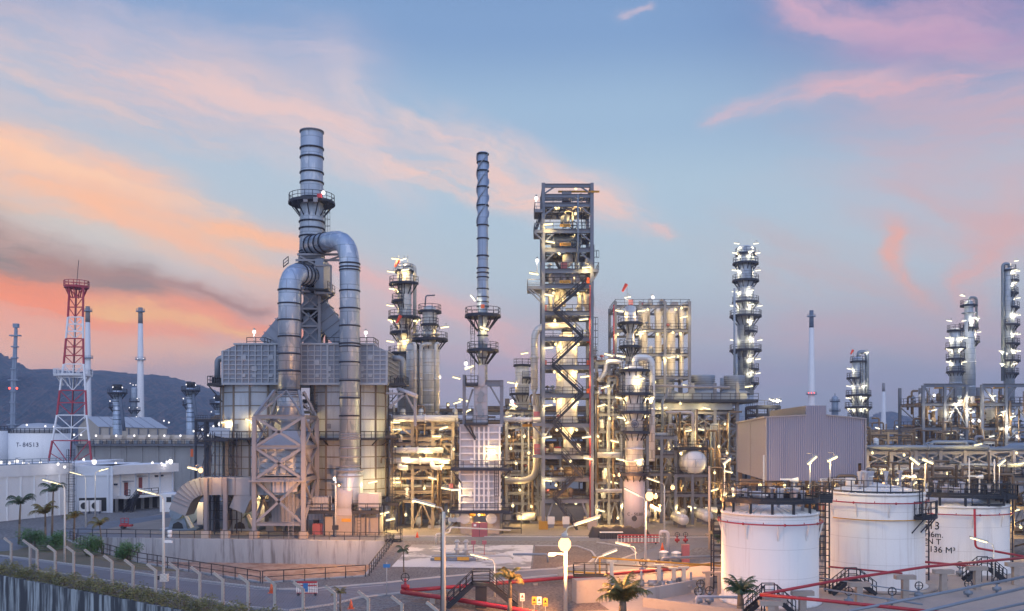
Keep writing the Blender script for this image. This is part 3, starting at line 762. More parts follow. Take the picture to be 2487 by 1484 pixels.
# ---- framed steel structure
def frame(name, label, x0, x1, y0, y1, levels, nx=2, ny=1, mat='steel', colw=.35, rails=True, braces=True, decks=True, cat='structure', railmat='navy', base=0.0, group=None, top=None, deckgap=0.0):
    t = Th(name, label, cat, ((x0+x1)/2, (y0+y1)/2, base), group)
    xs = [x0+(x1-x0)*i/nx for i in range(nx+1)]; ys = [y0+(y1-y0)*i/ny for i in range(ny+1)]
    zt = top if top is not None else levels[-1]
    for x in xs:
        for y in ys: t.part('post', MT[mat]).hbeam((x, y, base), (x, y, zt), colw, colw)
    for z in levels:
        m = t.part('floor_frame', MT[mat])
        for y in ys: m.hbeam((x0, y, z-.2), (x1, y, z-.2), colw*.6, .4)
        for x in xs: m.hbeam((x, y0, z-.2), (x, y1, z-.2), colw*.6, .38)
        if decks:
            for i in range(int((x1-x0)/1.2)+1):
                xx = x0+1.2*i; m.bar((xx, y0, z-.1), (xx, y1, z-.1), .12, .2)
            if decks == 'full': m.box2((x0, y0+.3, z-.03), (x1, y1-.3, z+.03))
        if rails and z < zt+.01:
            s = t.sub(m, 'railing', MT[railmat]); s.rail([(x0, y0, z), (x1, y0, z)], 1.1, 1.5, .065); s.rail([(x0, y0, z), (x0, y1, z)], 1.1, 1.5, .065); s.rail([(x1, y0, z), (x1, y1, z)], 1.1, 1.5, .065)
    if braces:
        m = t.part('bracing', MT[mat]); zz = [base]+list(levels)
        for i, (a, b) in enumerate(zip(zz[:-1], zz[1:])):
            k = (i*2+1) % nx if nx > 1 else 0
            if braces == 'all':
                for k2 in range(nx): m.bar((xs[k2], y0, a), (xs[k2+1], y0, b-.3), .16); m.bar((xs[k2+1], y0, a), (xs[k2], y0, b-.3), .16)
            else:
                xm = (xs[k]+xs[k+1])/2
                m.bar((xs[k], y0, a+.2), (xm, y0, b-.4), .2); m.bar((xs[k+1], y0, a+.2), (xm, y0, b-.4), .2)
            m.bar((x0, y0, a), (x0, y1, b-.3), .16); m.bar((x1, y0, b-.3), (x1, y1, a), .16)
    return t
def pipe_thing(pts, r, label, mat='pipe', group=None, n=10, name='process_pipe', bend=None, flanges=True):
    a = Vector(pts[0])
    m = solo(name, label, 'pipe', MT[mat], a, group); m.pipe(pts, r, n, bend)
    if flanges:
        for p, q in zip(pts[:-1], pts[1:]):
            p, q = Vector(p), Vector(q); L = (q-p).length
            if L > 6:
                u = (q-p).normalized(); c = p.lerp(q, .5); m.tube(c-u*.12, c+u*.12, r*1.35, n)
    return m
def valve(pos, label, s=1.0, mat='red', group=None):
    p = Vector(pos); t = Th('gate_valve', label, 'valve', p, group)
    b = t.part('body', MT[mat]); b.tube(p+Vector((-.3*s, 0, .35*s)), p+Vector((.3*s, 0, .35*s)), .16*s, 8); b.tube(p, p+Vector((0, 0, .95*s)), .09*s, 8); b.ball(p+Vector((0, 0, .35*s)), .24*s, 8, 5)
    w = t.part('handwheel', MT['dark']); c = p+Vector((0, -.05, 1.05*s)); R = .3*s
    q = [c+Vector((R*math.cos(2*PI*i/12), -.02, R*math.sin(2*PI*i/12))) for i in range(13)]
    for i in range(12): w.bar(q[i], q[i+1], .06*s)
    w.bar(q[0], q[6], .04*s); w.bar(q[3], q[9], .04*s)
def drum(c, r, L, ax, label, mat='clad', name='process_drum', cat='vessel', legs=True, group=None, ribs=0):
    """horizontal vessel on saddles; c is the centre"""
    c = Vector(c); u = Vector((1, 0, 0)) if ax == 'x' else Vector((0, 1, 0))
    t = Th(name, label, cat, c-Vector((0, 0, r)), group)
    m = t.part('shell', MT[mat]); n = 20
    prof = [(-L/2-r*.45, .06), (-L/2-r*.38, r*.5), (-L/2-r*.2, r*.85), (-L/2, r), (L/2, r), (L/2+r*.2, r*.85), (L/2+r*.38, r*.5), (L/2+r*.45, .06)]
    s_ = Vector((0, 0, 1)); q = u.cross(s_)
    vs = [c+u*a+(s_*math.cos(2*PI*k/n)+q*math.sin(2*PI*k/n))*rr for a, rr in prof for k in range(n)]
    m.add(vs, [[i*n+k, i*n+(k+1) % n, (i+1)*n+(k+1) % n, (i+1)*n+k] for i in range(len(prof)-1) for k in range(n)], True)
    m.add([vs[k] for k in range(n)], [list(range(n))]); m.add(vs[-n:], [list(range(n))])
    for i in range(ribs):
        a = 2*PI*i/ribs; w = s_*math.cos(a)+q*math.sin(a)
        for sg in (-1, 1): m.bar(c+u*sg*(L/2+r*.47)+w*r*.12, c+u*sg*(L/2+r*.04)+w*r*.99, .05)
    if legs:
        for k in (-.3, .3):
            p = t.part('saddle', MT['steel']); w = (.3, r*1.5, r*.8) if ax == 'x' else (r*1.5, .3, r*.8); p.box(c+u*(L*k)-Vector((0, 0, r*1.15)), w)
    return t
def pump(x, y, rz, label, mat='fan', group=None, s=1.0):
    o = Vector((x, y, 0)); ca, sa = math.cos(rz), math.sin(rz); f = lambda a, b, c: o+Vector((a*ca-b*sa, a*sa+b*ca, c))*s
    t = Th('pump', label, 'pump', o, group)
    t.part('plinth', MT['conc']).box(f(0, 0, .2), (2.4*s, 1.0*s, .4*s), rz)
    t.part('motor', MT[mat]).tube(f(.2, 0, .85), f(1.1, 0, .85), .36*s, 10)
    b = t.part('casing', MT['pipe_grey']); b.tube(f(-.8, 0, .85), f(-.35, 0, .85), .42*s, 10); b.tube(f(-.35, 0, .85), f(.2, 0, .85), .1*s, 6); b.tube(f(-.6, 0, .85), f(-.6, 0, 2.2), .13*s, 8); b.tube(f(-.8, 0, .85), f(-1.7, 0, .85), .14*s, 8)
# ---------------------------------------------------------------- the big process furnace with its ducts and stack
D = 128.0
t = Th('process_furnace', 'huge pale grey process furnace with two ribbed radiant cells under a grid-ribbed box', 'furnace', P(740, 1290, 135))
def cell(x0, x1, shade):
    dc = D+5.6; cx, hw = PX((x0+x1)/2, dc), M((x1-x0)/2, dc); cy = dc; zb, zt = PZ(1212, D), PZ(930, D)
    m = t.part('radiant_cell', MT['cell']); n = 14
    m.lathe(cx, cy, [(hw, zb), (hw, zt)], n, False, PI/n)
    r = t.sub(m, 'ribs', MT['rib_d'])
    for i in range(n):
        a = PI/n+2*PI*i/n; r.bar((cx+hw*math.cos(a), cy+hw*math.sin(a), zb), (cx+hw*math.cos(a), cy+hw*math.sin(a), zt), .26)
    for y_ in (952, 985, 1018, 1048, 1082, 1110, 1138, 1165, 1190, 1210):
        z = PZ(y_, D)
        for i in range(n):
            a, b = PI/n+2*PI*i/n, PI/n+2*PI*(i+1)/n
            r.bar((cx+hw*math.cos(a), cy+hw*math.sin(a), z), (cx+hw*math.cos(b), cy+hw*math.sin(b), z), .14)
    dr = t.sub(m, 'access_door', MT['steel'])
    for y_ in (1035, 1145):
        for k in (-.35, .3): dr.box((cx+hw*k, cy-hw*.955, PZ(y_, D)), (.5, .25, .7))
    z = PZ(1066, D)
    w = t.part('walkway', MT['navy']); w.sector(cx, cy, hw*.98, hw+1.3, z, .18, -PI*1.06, PI*.06)
    s = t.sub(w, 'railing', MT['navy']); s.arcrail(cx, cy, hw+1.25, z, -PI*1.06, PI*.06)
    for i in range(9):
        a = -PI*1.0+PI*i/8; w.bar((cx+hw*.97*math.cos(a), cy+hw*.97*math.sin(a), z-1.0), (cx+(hw+1.1)*math.cos(a), cy+(hw+1.1)*math.sin(a), z-.18), .12)
    for i in range(8):
        a = 2*PI*i/8+.2; t.part('leg', MT['steel_lt']).hbeam((cx+hw*.9*math.cos(a), cy+hw*.9*math.sin(a), 0), (cx+hw*.9*math.cos(a), cy+hw*.9*math.sin(a), zb), .4)
    f = t.part('burner_floor', MT['navy']); f.lathe(cx, cy, [(hw*.98, zb-.25), (hw*.98, zb-.01)], n, False, PI/n)
    for i in range(10): f.tube((cx+hw*.6*math.cos(i*.63), cy+hw*.6*math.sin(i*.63), zb-1.2), (cx+hw*.6*math.cos(i*.63), cy+hw*.6*math.sin(i*.63), zb-.25), .3, 8)
cell(541, 726, 0); cell(757, 941, 0)
# convection box with grid ribs
x0, x1, zb, zt = PX(543, D), PX(940, D), PZ(931, D), PZ(838, D); zs = PZ(853, D); yb = D+13
m = t.part('convection_box', MT['casing'])
prof = [(x0, zb), (x1, zb), (x1, zs), (PX(907, D), zt), (PX(576, D), zt), (x0, zs)]
m.add([(x, y, z) for y in (D-.4, yb) for x, z in prof], [[0,1,2,3,4,5], [11,10,9,8,7,6]]+[[i, i+6, (i+1) % 6+6, (i+1) % 6] for i in range(6)])
r = t.sub(m, 'grid_ribs', MT['rib'])
nx = 25
for i in range(nx+1):
    x = x0+(x1-x0)*i/nx; px = CX+x/D*FOC; top = zt if 576 < px < 907 else zs+(zt-zs)*max(0, min((px-543)/33, (940-px)/33)); w = .3 if i in (0, 8, 16, nx) else .15
    r.box2((x-w/2, D-.62, zb), (x+w/2, D-.39, top-.02))
for j in range(8):
    z = zb+(zs-zb)*j/7; r.box2((x0, D-.57, z-.07), (x1, D-.395, z+.07))
    r.box2((x1-.02, D-.2, z-.07), (x1+.16, yb, z+.07)); r.box2((x0-.16, D-.2, z-.07), (x0+.02, yb, z+.07))
r.box2((PX(570, D), D-.7, zt-.02), (PX(912, D), D+.1, zt+.22)); r.box2((x0-.1, D-.66, zb-.25), (x1+.1, D+.1, zb+.02))
for xx in (594, 620, 660, 772, 800, 878, 900):
    r.box((PX(xx, D), D-.5, PZ(868+(xx % 3)*14, D)), (.7, .2, .7)); r.box((PX(xx, D), D-.5, PZ(912, D)), (.55, .2, .5))
for a, b in ((596, 640), (872, 906), (790, 828)):
    rl = t.part('railing', MT['dark']); rl.rail([(PX(a, D), D+.6, zt), (PX(b, D), D+.6, zt), (PX(b, D), D+5, zt)], 1.15, 1.3, .09)
for sx, nm in ((543, -1), (940, 1)):       # header boxes at the two ends of the box
    m = t.part('header_box', MT['pipe_grey']); xo = PX(sx, D)+nm*.4
    m.pipe([(xo, D+3, PZ(866, D)), (xo+nm*1.5, D+3, PZ(866, D)), (xo+nm*1.5, D+3, PZ(925, D))], .45, 8)
    pl = t.part('side_platform', MT['dark']); z = PZ(932, D); pl.box2((xo-.2*nm, D+.5, z-.25), (xo+nm*2.2, D+5, z))
    pl.bar((xo, D+.6, z-2.6), (xo+nm*2.0, D+.6, z-.2), .15)
    s = t.sub(pl, 'railing', MT['dark']); s.rail([(xo, D+.5, z), (xo+nm*2.1, D+.5, z), (xo+nm*2.1, D+5, z)], 1.15, 1.0, .08)
    for k in range(5): s.box((xo+nm*(.5+.3*k), D+1.5, z+.5), (.2, .3, 1.0))
# diagonal flues from the box up to the stack foot
m = t.part('diagonal_flue', MT['casing'])
for (xa, ya), (xb, yb_) in (((655, 842), (735, 745)), ((846, 842), (772, 745))):
    a, b = P(xa, ya, D+6), P(xb, yb_, D+6); m.bar(a, b, 3.0, 3.0)
    u = (b-a)/6
    for i in range(1, 6): c = a+u*i; m.bar(c-u*.05, c+u*.05, 3.35, 3.35)
# gap machinery between the two cells
m = t.part('damper_gear', MT['dark']); c = P(740, 985, D+1.5)
flat_deck(t, PX(722, D), PX(762, D), D-.2, D+3, PZ(1000, D), 'dark', 'flr', name='damper_platform')
for i in range(9): m.box(c+Vector((rnd.uniform(-1, 1), rnd.uniform(-.5, .8), rnd.uniform(-.6, 1.8))), (rnd.uniform(.2, .8),)*3)
m = t.part('ladder', MT['dark']); m.ladder(PX(768, D), D-.7, PZ(1066, D), PZ(945, D), -PI/2)
m = t.part('ladder', MT['dark']); m.ladder(PX(946, D), D+1, 0, PZ(945, D), -PI/2); m.ladder(PX(953, D), D+1, 0, PZ(1060, D), -PI/2)
flat_deck(t, PX(938, D), PX(965, D), D-.5, D+3, PZ(1060, D), 'dark', 'fr', name='corner_platform')
flat_deck(t, PX(880, D), PX(972, D), D-1.5, D+3, PZ(1222, D), 'dark', 'flr', name='burner_walkway')
for xx in (905, 935, 968): t.part('leg', MT['dark']).bar((PX(xx, D), D-1.2, 0), (PX(xx, D), D-1.2, PZ(1222, D)), .16)

# stack
sd = 134.5; scx = PX(757, sd)
s = Th('exhaust_stack', 'tall ringed blue grey stack with one round platform above the furnace', 'stack', (scx, sd, PZ(838, sd)))
m = s.part('shell', MT['stack'])
rr = lambda px: M(px, sd)
m.lathe(scx, sd, [(rr(30), PZ(640, sd)), (rr(29), PZ(560, sd)), (rr(28.5), PZ(520, sd)), (rr(27), PZ(480, sd)), (rr(26.8), PZ(321, sd)), (rr(25.6), PZ(319.5, sd)), (rr(25.4), PZ(335, sd))], 28)
for y_ in (321, 362, 384, 421, 445, 482, 540, 557, 576, 612, 618, 624):
    z = PZ(y_, sd); R = rr(27.2 if y_ < 500 else 29.3); s.part('stiffener_ring', MT['navy' if y_ > 330 else 'steel']).lathe(scx, sd, [(R-.1, z-.13), (R+.13, z-.1), (R+.13, z+.1), (R-.1, z+.13)], 28)
platform(s, scx, sd, rr(27), rr(55), PZ(493, sd), 0, 2*PI, True, 'navy', 1.15)
m = s.part('ladder', MT['navy']); m.ladder(scx+rr(32), sd, PZ(600, sd), PZ(497, sd), 0)
lamp('v', P(785, 468, sd-3), 'white flood lamp beside a small red box on the round stack platform', .2)
rb = s.part('alarm_box', MT['red']); rb.box(P(776, 476, sd-3), (.7, .4, .6))
for xx, dd in ((742, -3.2), (766, -3.3)): s.part('junction_box', MT['steel_lt']).box(P(xx, 485, sd+dd), (.6, .4, .7))
# foot of the stack: braced lattice tower with a box-shaped breeching
m = s.part('lattice_tower', MT['steel_lt']); xa, xb = PX(728, sd-2.5), PX(776, sd-2.5); ya, yb2 = sd-2.5, sd+2.5; za, zc = PZ(838, sd), PZ(632, sd)
for x in (xa, xb):
    for y in (ya, yb2): m.hbeam((x, y, za), (x, y, zc), .4)
zl = [za+(zc-za)*i/5 for i in range(6)]
for a, b in zip(zl[:-1], zl[1:]):
    for y in (ya, yb2): m.bar((xa, y, a), (xb, y, b), .2); m.bar((xb, y, a), (xa, y, b), .2); m.bar((xa, y, b), (xb, y, b), .28)
    for x in (xa, xb): m.bar((x, ya, a), (x, yb2, b), .2); m.bar((x, ya, b), (x, yb2, b), .28)
fl = s.part('flue_core', MT['casing']); fl.box2((xa+.4, ya+.5, za), (xb-.4, yb2-.5, zc+.5))
for x0_, x1_, y_ in ((718, 826, 632), (722, 830, 618)): m.bar(P(x0_, y_, sd-3), P(x1_, y_, sd-3), .3)
m.bar(P(776, 640, sd-3), P(826, 622, sd-3), .25); m.bar(P(728, 622, sd-3), P(770, 645, sd-3), .25)
bx = s.part('breeching_box', MT['casing']); bx.box2(P(765, 712, sd-4.5), P(804, 645, sd+1))
e = s.sub(bx, 'edge_frames', MT['steel_lt'])
for xx in (765, 804): e.bar(P(xx, 712, sd-4.6), P(xx, 645, sd-4.6), .22)
for yy in (645, 712): e.bar(P(765, yy, sd-4.6), P(804, yy, sd-4.6), .22)
flat_deck(s, PX(766, sd), PX(813, sd), sd-5.2, sd, PZ(714, sd), 'dark', 'r', name='side_platform')
sp = s.part('side_bracket', MT['dark']); sp.bar(P(778, 738, sd-4.5), P(811, 716, sd-4.5), .2)
# ducts
def rings(m2, cx, cy, ys, d, R, mat=None):
    for y_ in ys: z = PZ(y_, d); m2.lathe(cx, cy, [(R-.05, z-.12), (R+.11, z-.09), (R+.11, z+.09), (R-.05, z+.12)], 24)
dd = 125.8; R = M(24, dd); bx_ = PX(849, dd)
t2 = Th('flue_duct', 'thick silver duct looping from the stack down to the orange-lit fan', 'duct', (bx_, dd, PZ(1215, dd)))
m = t2.part('shell', MT['duct']); a = P(752, 597, sd-1.5)
zt_ = PZ(577, dd)
m.pipe([a, Vector((bx_, dd, zt_)), Vector((bx_, dd, PZ(1136, dd)))], R, 24, 4.2)
h = t2.part('bands', MT['navy'])
cR = Vector((bx_, dd, zt_))
u = (cR-a).normalized()
for k in (.5, 1.8, 3.1, 4.4): c = a+u*k; h.tube(c-u*.1, c+u*.1, R+.12, 24)
rings(h, bx_, dd, (641, 650, 657, 707, 750, 792, 835, 842, 880, 925, 967, 1010), dd, R)
w = t2.part('bands', MT['steel_lt']); rings(w, bx_, dd, (1055, 1061, 1066, 1088, 1110, 1132), dd, R)
m = t2.part('flared_foot', MT['duct']); m.lathe(bx_, dd, [(R, PZ(1136, dd)), (M(32, dd), PZ(1156, dd)), (M(32, dd), PZ(1215, dd)), (M(30, dd), PZ(1225, dd))], 24)
rings(w, bx_, dd, (1143, 1156), dd, M(31, dd))
dl = 124.5; R2 = M(26, dl); lx = PX(702, dl)
t3 = Th('flue_duct', 'thick silver duct with peeling patches standing on the braced square frame', 'duct', (lx, dl, PZ(1010, dl)))
m = t3.part('shell', MT['duct'])
a = P(756, 672, sd-3.5); zt_ = PZ(660, dl)
m.pipe([a, Vector((lx, dl, zt_)), Vector((lx, dl, PZ(955, dl)))], R2, 24, 4.6)
h = t3.part('bands', MT['navy']); c0 = Vector((lx, dl, zt_)); u = (c0-a).normalized()
for k in (.6, 1.7, 2.8, 3.9): c = a+u*k; h.tube(c-u*.09, c+u*.09, R2+.12, 24)
rings(h, lx, dl, (705, 738, 778, 818, 860, 902, 948), dl, R2)
m = t3.part('lower_drum', MT['duct']); m.lathe(lx, dl, [(R2, PZ(955, dl)), (M(28.5, dl), PZ(962, dl)), (M(28.5, dl), PZ(1014, dl))], 24)
h2 = t3.part('bands', MT['steel_lt']); rings(h2, lx, dl, (958, 964, 988), dl, M(28.5, dl)); rings(h2, lx, dl, (952,), dl, R2)
m = t3.part('reducer', MT['pipe_grey']); m.lathe(lx, dl, [(M(27, dl), PZ(1014, dl)), (M(20, dl), PZ(1026, dl)), (M(20, dl), PZ(1040, dl)), (M(24, dl), PZ(1046, dl))], 20)
m = t3.part('top_rail', MT['dark']); m.rail([P(688, 650, dl+.5), P(700, 640, dl+.5)], 1.0, .8, .09)
# braced square frame with the air preheater inside it
fd = 122.0; fx0, fx1 = PX(634, fd), PX(750, fd); fy0, fy1 = fd-3.2, fd+5.0
t4 = Th('preheater_frame', 'pale square steel frame with big cross braces around the ribbed air preheater', 'structure', (PX(692, fd), fd, 0))
zf = [PZ(y, fd-3.2) for y in (1012, 1086, 1164)]
for x in (fx0, fx1):
    for y in (fy0, fy1):
        t4.part('post', MT['steel_lt']).hbeam((x, y, .9), (x, y, zf[0]), .55)
        t4.part('footing', MT['pedestal']).box((x, y, .45), (1.1, 1.1, .9))
for z in zf:
    m = t4.part('floor_frame', MT['steel_lt'])
    for y in (fy0, fy1): m.hbeam((fx0, y, z), (fx1, y, z), .4, .5)
    for x in (fx0, fx1): m.hbeam((x, fy0, z), (x, fy1, z), .4, .5)
m = t4.part('cross_bracing', MT['steel_lt']); zz = zf+[PZ(1272, fd-3.2)]
for a, b in zip(zz[:-1], zz[1:]):
    for y in (fy0, fy1): m.bar((fx0, y, a), (fx1, y, b), .34); m.bar((fx1, y, a-.02), (fx0, y, b-.02), .34)
    for x in (fx0, fx1): m.bar((x, fy0, a), (x, fy1, b), .3); m.bar((x, fy1, a), (x, fy0, b), .3)
m.hbeam((fx0, fy0, zz[-1]), (fx1, fy0, zz[-1]), .4, .5)
m = t4.part('duct_cradle', MT['steel_lt']); ap = PZ(948, fd)
for x in (fx0, fx1):
    for y in (fy0, fy1):
        m.bar((x, y, zf[0]), (lx+(1.7 if x > lx else -1.7), dl+(1.4 if y > dl else -1.4), ap), .34)
        m.bar((lx, dl-1.6 if y < dl else dl+1.6, ap), (x, y, zf[0]), .22)
m = t4.part('preheater_casing', MT['casing_w']); pxa, pxb, pya, pyb = PX(640, fd), PX(744, fd), fd-2.4, fd+4
z0_, z1_, z2_ = PZ(1154, fd-2), PZ(1082, fd-2), PZ(1046, fd-2)
m.box2((pxa, pya, z0_), (pxb, pyb, z1_))
q = [(lx-1.4, dl-1.4, z2_), (lx+1.4, dl-1.4, z2_), (lx+1.4, dl+1.4, z2_), (lx-1.4, dl+1.4, z2_)]; b4 = [(pxa, pya, z1_+.01), (pxb, pya, z1_+.01), (pxb, pyb, z1_+.01), (pxa, pyb, z1_+.01)]
m.add(b4+q, [[0,1,5,4],[1,2,6,5],[2,3,7,6],[3,0,4,7],[4,5,6,7]])
r = t4.sub(m, 'panel_ribs', MT['rib'])
for i in range(6):
    z = z0_+(z1_-z0_)*i/5; r.box2((pxa, pya-.12, z-.06), (pxb, pya+.01, z+.06))
    for j in range(5):
        if i < 5: c = Vector((pxa+(pxb-pxa)*(j+.5)/5, pya, z+(z1_-z0_)/10)); hw, hz = (pxb-pxa)/10, (z1_-z0_)/10; r.add([c+Vector((-hw, -.01, -hz)), c+Vector((hw, -.01, -hz)), c+Vector((hw, -.01, hz)), c+Vector((-hw, -.01, hz)), c+Vector((0, -.3, 0))], [[0,1,4],[1,2,4],[2,3,4],[3,0,4]])
r.box((PX(700, fd), pya-.3, PZ(1140, fd)), (.8, .2, .8))
flat_deck(t4, fx0-.6, fx1+.2, fy0-.8, fy1, PZ(1166, fd-3.2), 'steel_lt', '', name='deck')
m = t4.part('ladder', MT['steel_lt']); m.ladder(PX(708, fd-4), fd-4.4, .1, PZ(1160, fd-4), -PI/2, False, .6)
# rectangular cold-air duct running left to the two forced-draught fans
cd = 121.0; z0_, z1_ = PZ(1200, cd), PZ(1158, cd); dp = 1.7
t5 = Th('air_duct', 'square-section grey air duct bending down to the two blue grey fans', 'duct', (PX(580, cd), cd, z0_))
def rect_sweep(m3, ctr, half, yc, dpt):
    n = len(ctr); vs = []
    for i, c in enumerate(ctr):
        tv = (ctr[min(i+1, n-1)][0]-ctr[max(i-1, 0)][0], ctr[min(i+1, n-1)][1]-ctr[max(i-1, 0)][1]); L = math.hypot(*tv); nx_, nz_ = -tv[1]/L, tv[0]/L
        for s1, s2 in ((1, -1), (1, 1), (-1, 1), (-1, -1)): vs.append((c[0]+nx_*half*s1, yc+dpt*s2, c[1]+nz_*half*s1))
    m3.add(vs, [[4*i+k, 4*i+(k+1) % 4, 4*i+4+(k+1) % 4, 4*i+4+k] for i in range(n-1) for k in range(4)]+[[0,1,2,3],[4*n-1,4*n-2,4*n-3,4*n-4]])
hz = (z1_-z0_)/2; zc_ = (z0_+z1_)/2
def bend(xe, xs, ze, r_):
    pts = [(PX(xs, cd), zc_)]
    for i in range(9):
        a = PI/2*.8*i/8; pts.append((PX(xe, cd)+r_-r_*math.sin(a)-.0, zc_-r_*(1-math.cos(a))))
    tx, tz = pts[-1][0]-pts[-2][0], pts[-1][1]-pts[-2][1]; L = math.hypot(tx, tz)
    pts.append((pts[-1][0]+tx/L*1.3, pts[-1][1]+tz/L*1.3)); return pts
m = t5.part('main_run', MT['pipe_grey']); main = bend(447, 716, 0, 3.4); rect_sweep(m, main, hz, cd, dp)
m = t5.part('branch', MT['pipe_grey']); rect_sweep(m, bend(590, 648, 0, 3.0), hz*.93, cd, dp*.94)
h = t5.part('flange_bands', MT['steel'])
for xx in (497, 524, 548, 580, 616, 650, 690): h.box((PX(xx, cd), cd, zc_), (.12, dp*2+.12, hz*2+.14))
for i in (2, 3, 4, 5, 6, 7, 8, 9):
    a, b = main[i], main[i+1]; L = math.hypot(b[0]-a[0], b[1]-a[1]); nx_, nz_ = -(b[1]-a[1])/L, (b[0]-a[0])/L
    h.bar((a[0]+nx_*(hz+.06), cd-dp-.05, a[1]+nz_*(hz+.06)), (a[0]-nx_*(hz+.06), cd-dp-.05, a[1]-nz_*(hz+.06)), .1)
m = t5.part('round_end', MT['casing_w']); m.box2(P(662, 1196, cd-1.9), P(722, 1160, cd+1.6)); m.box2(P(694, 1194, cd-2.2), P(722, 1162, cd-1.8))
for xx in (501, 548): 
    t5.part('support_post', MT['steel']).hbeam((PX(xx, cd-2), cd-2.1, 1.0), (PX(xx, cd-2), cd-2.1, z1_), .5); t5.part('footing', MT['conc_p']).box((PX(xx, cd-2), cd-2.1, .5), (1.0, 1.0, 1.0))
# fans
def fd_fan(x, label):
    f0 = G(x, 1287); t_ = Th('draught_fan', label, 'fan', f0, 'blue grey draught fans under the square air duct'); d = f0.y
    v = t_.part('volute', MT['fan']); c = f0+Vector((.6, 1.5, 2.6)); v.tube(c+Vector((0, -1.0, 0)), c+Vector((0, 1.0, 0)), 2.0, 20); v.box2(c+Vector((-2.0, -1, 0)), c+Vector((0, 1, 2.4)))
    mo = t_.part('motor', MT['fan']); mo.tube(c+Vector((-.6, -2.8, 0)), c+Vector((-.6, -1.2, 0)), .85, 14); mo.tube(c+Vector((-.6, -2.95, 0)), c+Vector((-.6, -2.8, 0)), .95, 14)
    b = t_.part('base_frame', MT['fan']); b.add([c+Vector(p) for p in ((-1.9, -2.6, -2.6), (1.0, -2.6, -2.6), (.5, -2.6, -.8), (-1.4, -2.6, -.8), (-1.9, -1.2, -2.6), (1.0, -1.2, -2.6), (.5, -1.2, -.8), (-1.4, -1.2, -.8))], [[0,1,2,3],[1,5,6,2],[4,0,3,7],[3,2,6,7],[5,4,7,6]])
    b.box(f0+Vector((.3, .5, .15)), (5.2, 4.0, .3))
    op = t_.part('inlet_opening', MT['void']); op.add([c+Vector(p) for p in ((-1.3, -2.62, -2.4), (.4, -2.62, -2.4), (.2, -2.62, -1.6), (-.4, -2.62, -1.25), (-1.1, -2.62, -1.6))], [[0,1,2,3,4]])
    g = t_.part('inlet_screen', MT['casing_w']); g.box2(f0+Vector((2.6, -.2, .8)), f0+Vector((3.5, 2, 4.0)))
    s_ = t_.part('sloping_cover', MT['polewhite']); s_.bar(f0+Vector((1.4, -1.3, 2.3)), f0+Vector((2.3, -1.3, .5)), .5, .35)
    lamp('t', f0+Vector((2.5, -1.6, 4.4)), 'tube lamp slanting over the '+('left' if x < 500 else 'right')+' blue grey draught fan', .1, -.85)
fd_fan(436, 'blue grey fan at the far left end of the air duct'); fd_fan(585, 'blue grey fan under the middle of the air duct')
t6 = Th('inlet_silencer', 'grey louvred box between the two blue grey fans', 'box', G(520, 1280))
m = t6.part('casing', MT['casing']); f0 = G(520, 1280); m.box2(f0+Vector((-2.2, 0, .9)), f0+Vector((2.6, 3, 4.0)))
l = t6.part('louvres', MT['rib'])
for i in range(6): l.box(f0+Vector((.3, -.08, 1.5+i*.38)), (2.0, .16, .1))
for sx in (-.8, 1.4): l.box(f0+Vector((sx, -.08, 2.4)), (.14, .18, 2.4))
t6.part('base', MT['conc']).box2(f0+Vector((-2.4, -.1, 0)), f0+Vector((2.8, 3, .88)))
# induced-draught fan at the foot of the right-hand duct
fo = G(832, 1297); t7 = Th('induced_fan', 'big salmon-lit snail-shaped fan at the foot of the ringed duct', 'fan', fo)
v = t7.part('volute', MT['casing_w']); c = fo+Vector((.1, 2.5, 4.5)); v.tube(c+Vector((-1.2, 0, 0)), c+Vector((1.2, 0, 0)), 2.6, 24); v.box2(c+Vector((-1.2, -2.4, -2.4)), c+Vector((1.2, .2, 0))); v.lathe(PX(849, dd), dd, [(M(28, dd), c.z+1), (M(30, dd), PZ(1213, dd))], 24)
e = t7.part('hub_rings', MT['rib'])
for k in (-1.22, 1.22): e.tube(c+Vector((k-.05, 0, 0)), c+Vector((k+.05, 0, 0)), 1.5, 20)
v2 = t7.part('motor_box', MT['casing_w']); v2.box2(fo+Vector((2.2, 0, 3.6)), fo+Vector((5.0, 3, 5.6)))
for x in (2.4, 4.8): v2.box2(fo+Vector((x-.15, 0, .2)), fo+Vector((x+.15, .3, 3.6)))
b = t7.part('plinth', MT['pedestal']); b.box2(fo+Vector((-2.6, -.6, 0)), fo+Vector((1.7, 4, 2.6)))
b2 = t7.part('plinth', MT['pedestal']); b2.box2(fo+Vector((1.72, -.3, 0)), fo+Vector((5.2, 4, 2.4)))
pl = t7.part('name_plate', MT['yellow']); pl.box(fo+Vector((.6, -.63, 2.0)), (1.3, .04, .45))
for xa_, xb_, z in ((-4.6, -.8, 3.2), (1.6, 5.4, 3.2)): flat_deck(t7, fo.x+xa_, fo.x+xb_, fo.y-1.8, fo.y-.4, z, 'dark', 'flrb', name='access_platform')
for x in (-4.5, -2.2, -.9, 1.7, 3.5, 5.3): t7.part('leg', MT['dark']).bar(fo+Vector((x, -1.7, 0)), fo+Vector((x, -1.7, 3.1)), .16)
m = t7.part('ladder', MT['dark']); m.ladder(fo.x+2.6, fo.y-1.9, 0, 3.9, -PI/2, False)
t8 = Th('recirculation_duct', 'ribbed salmon-lit duct between the cross-braced frame and the snail fan', 'duct', P(780, 1240, D-3))
m = t8.part('casing', MT['casing_w']); m.box2(P(742, 1262, D-4), P(806, 1204, D-1)); m.box2(P(660, 1268, D-3), P(742, 1196, D))
r = t8.part('ribs', MT['rib'])
for xx in range(748, 806, 8): r.box2(P(xx, 1262, D-4.12), P(xx+2, 1204, D-3.98))
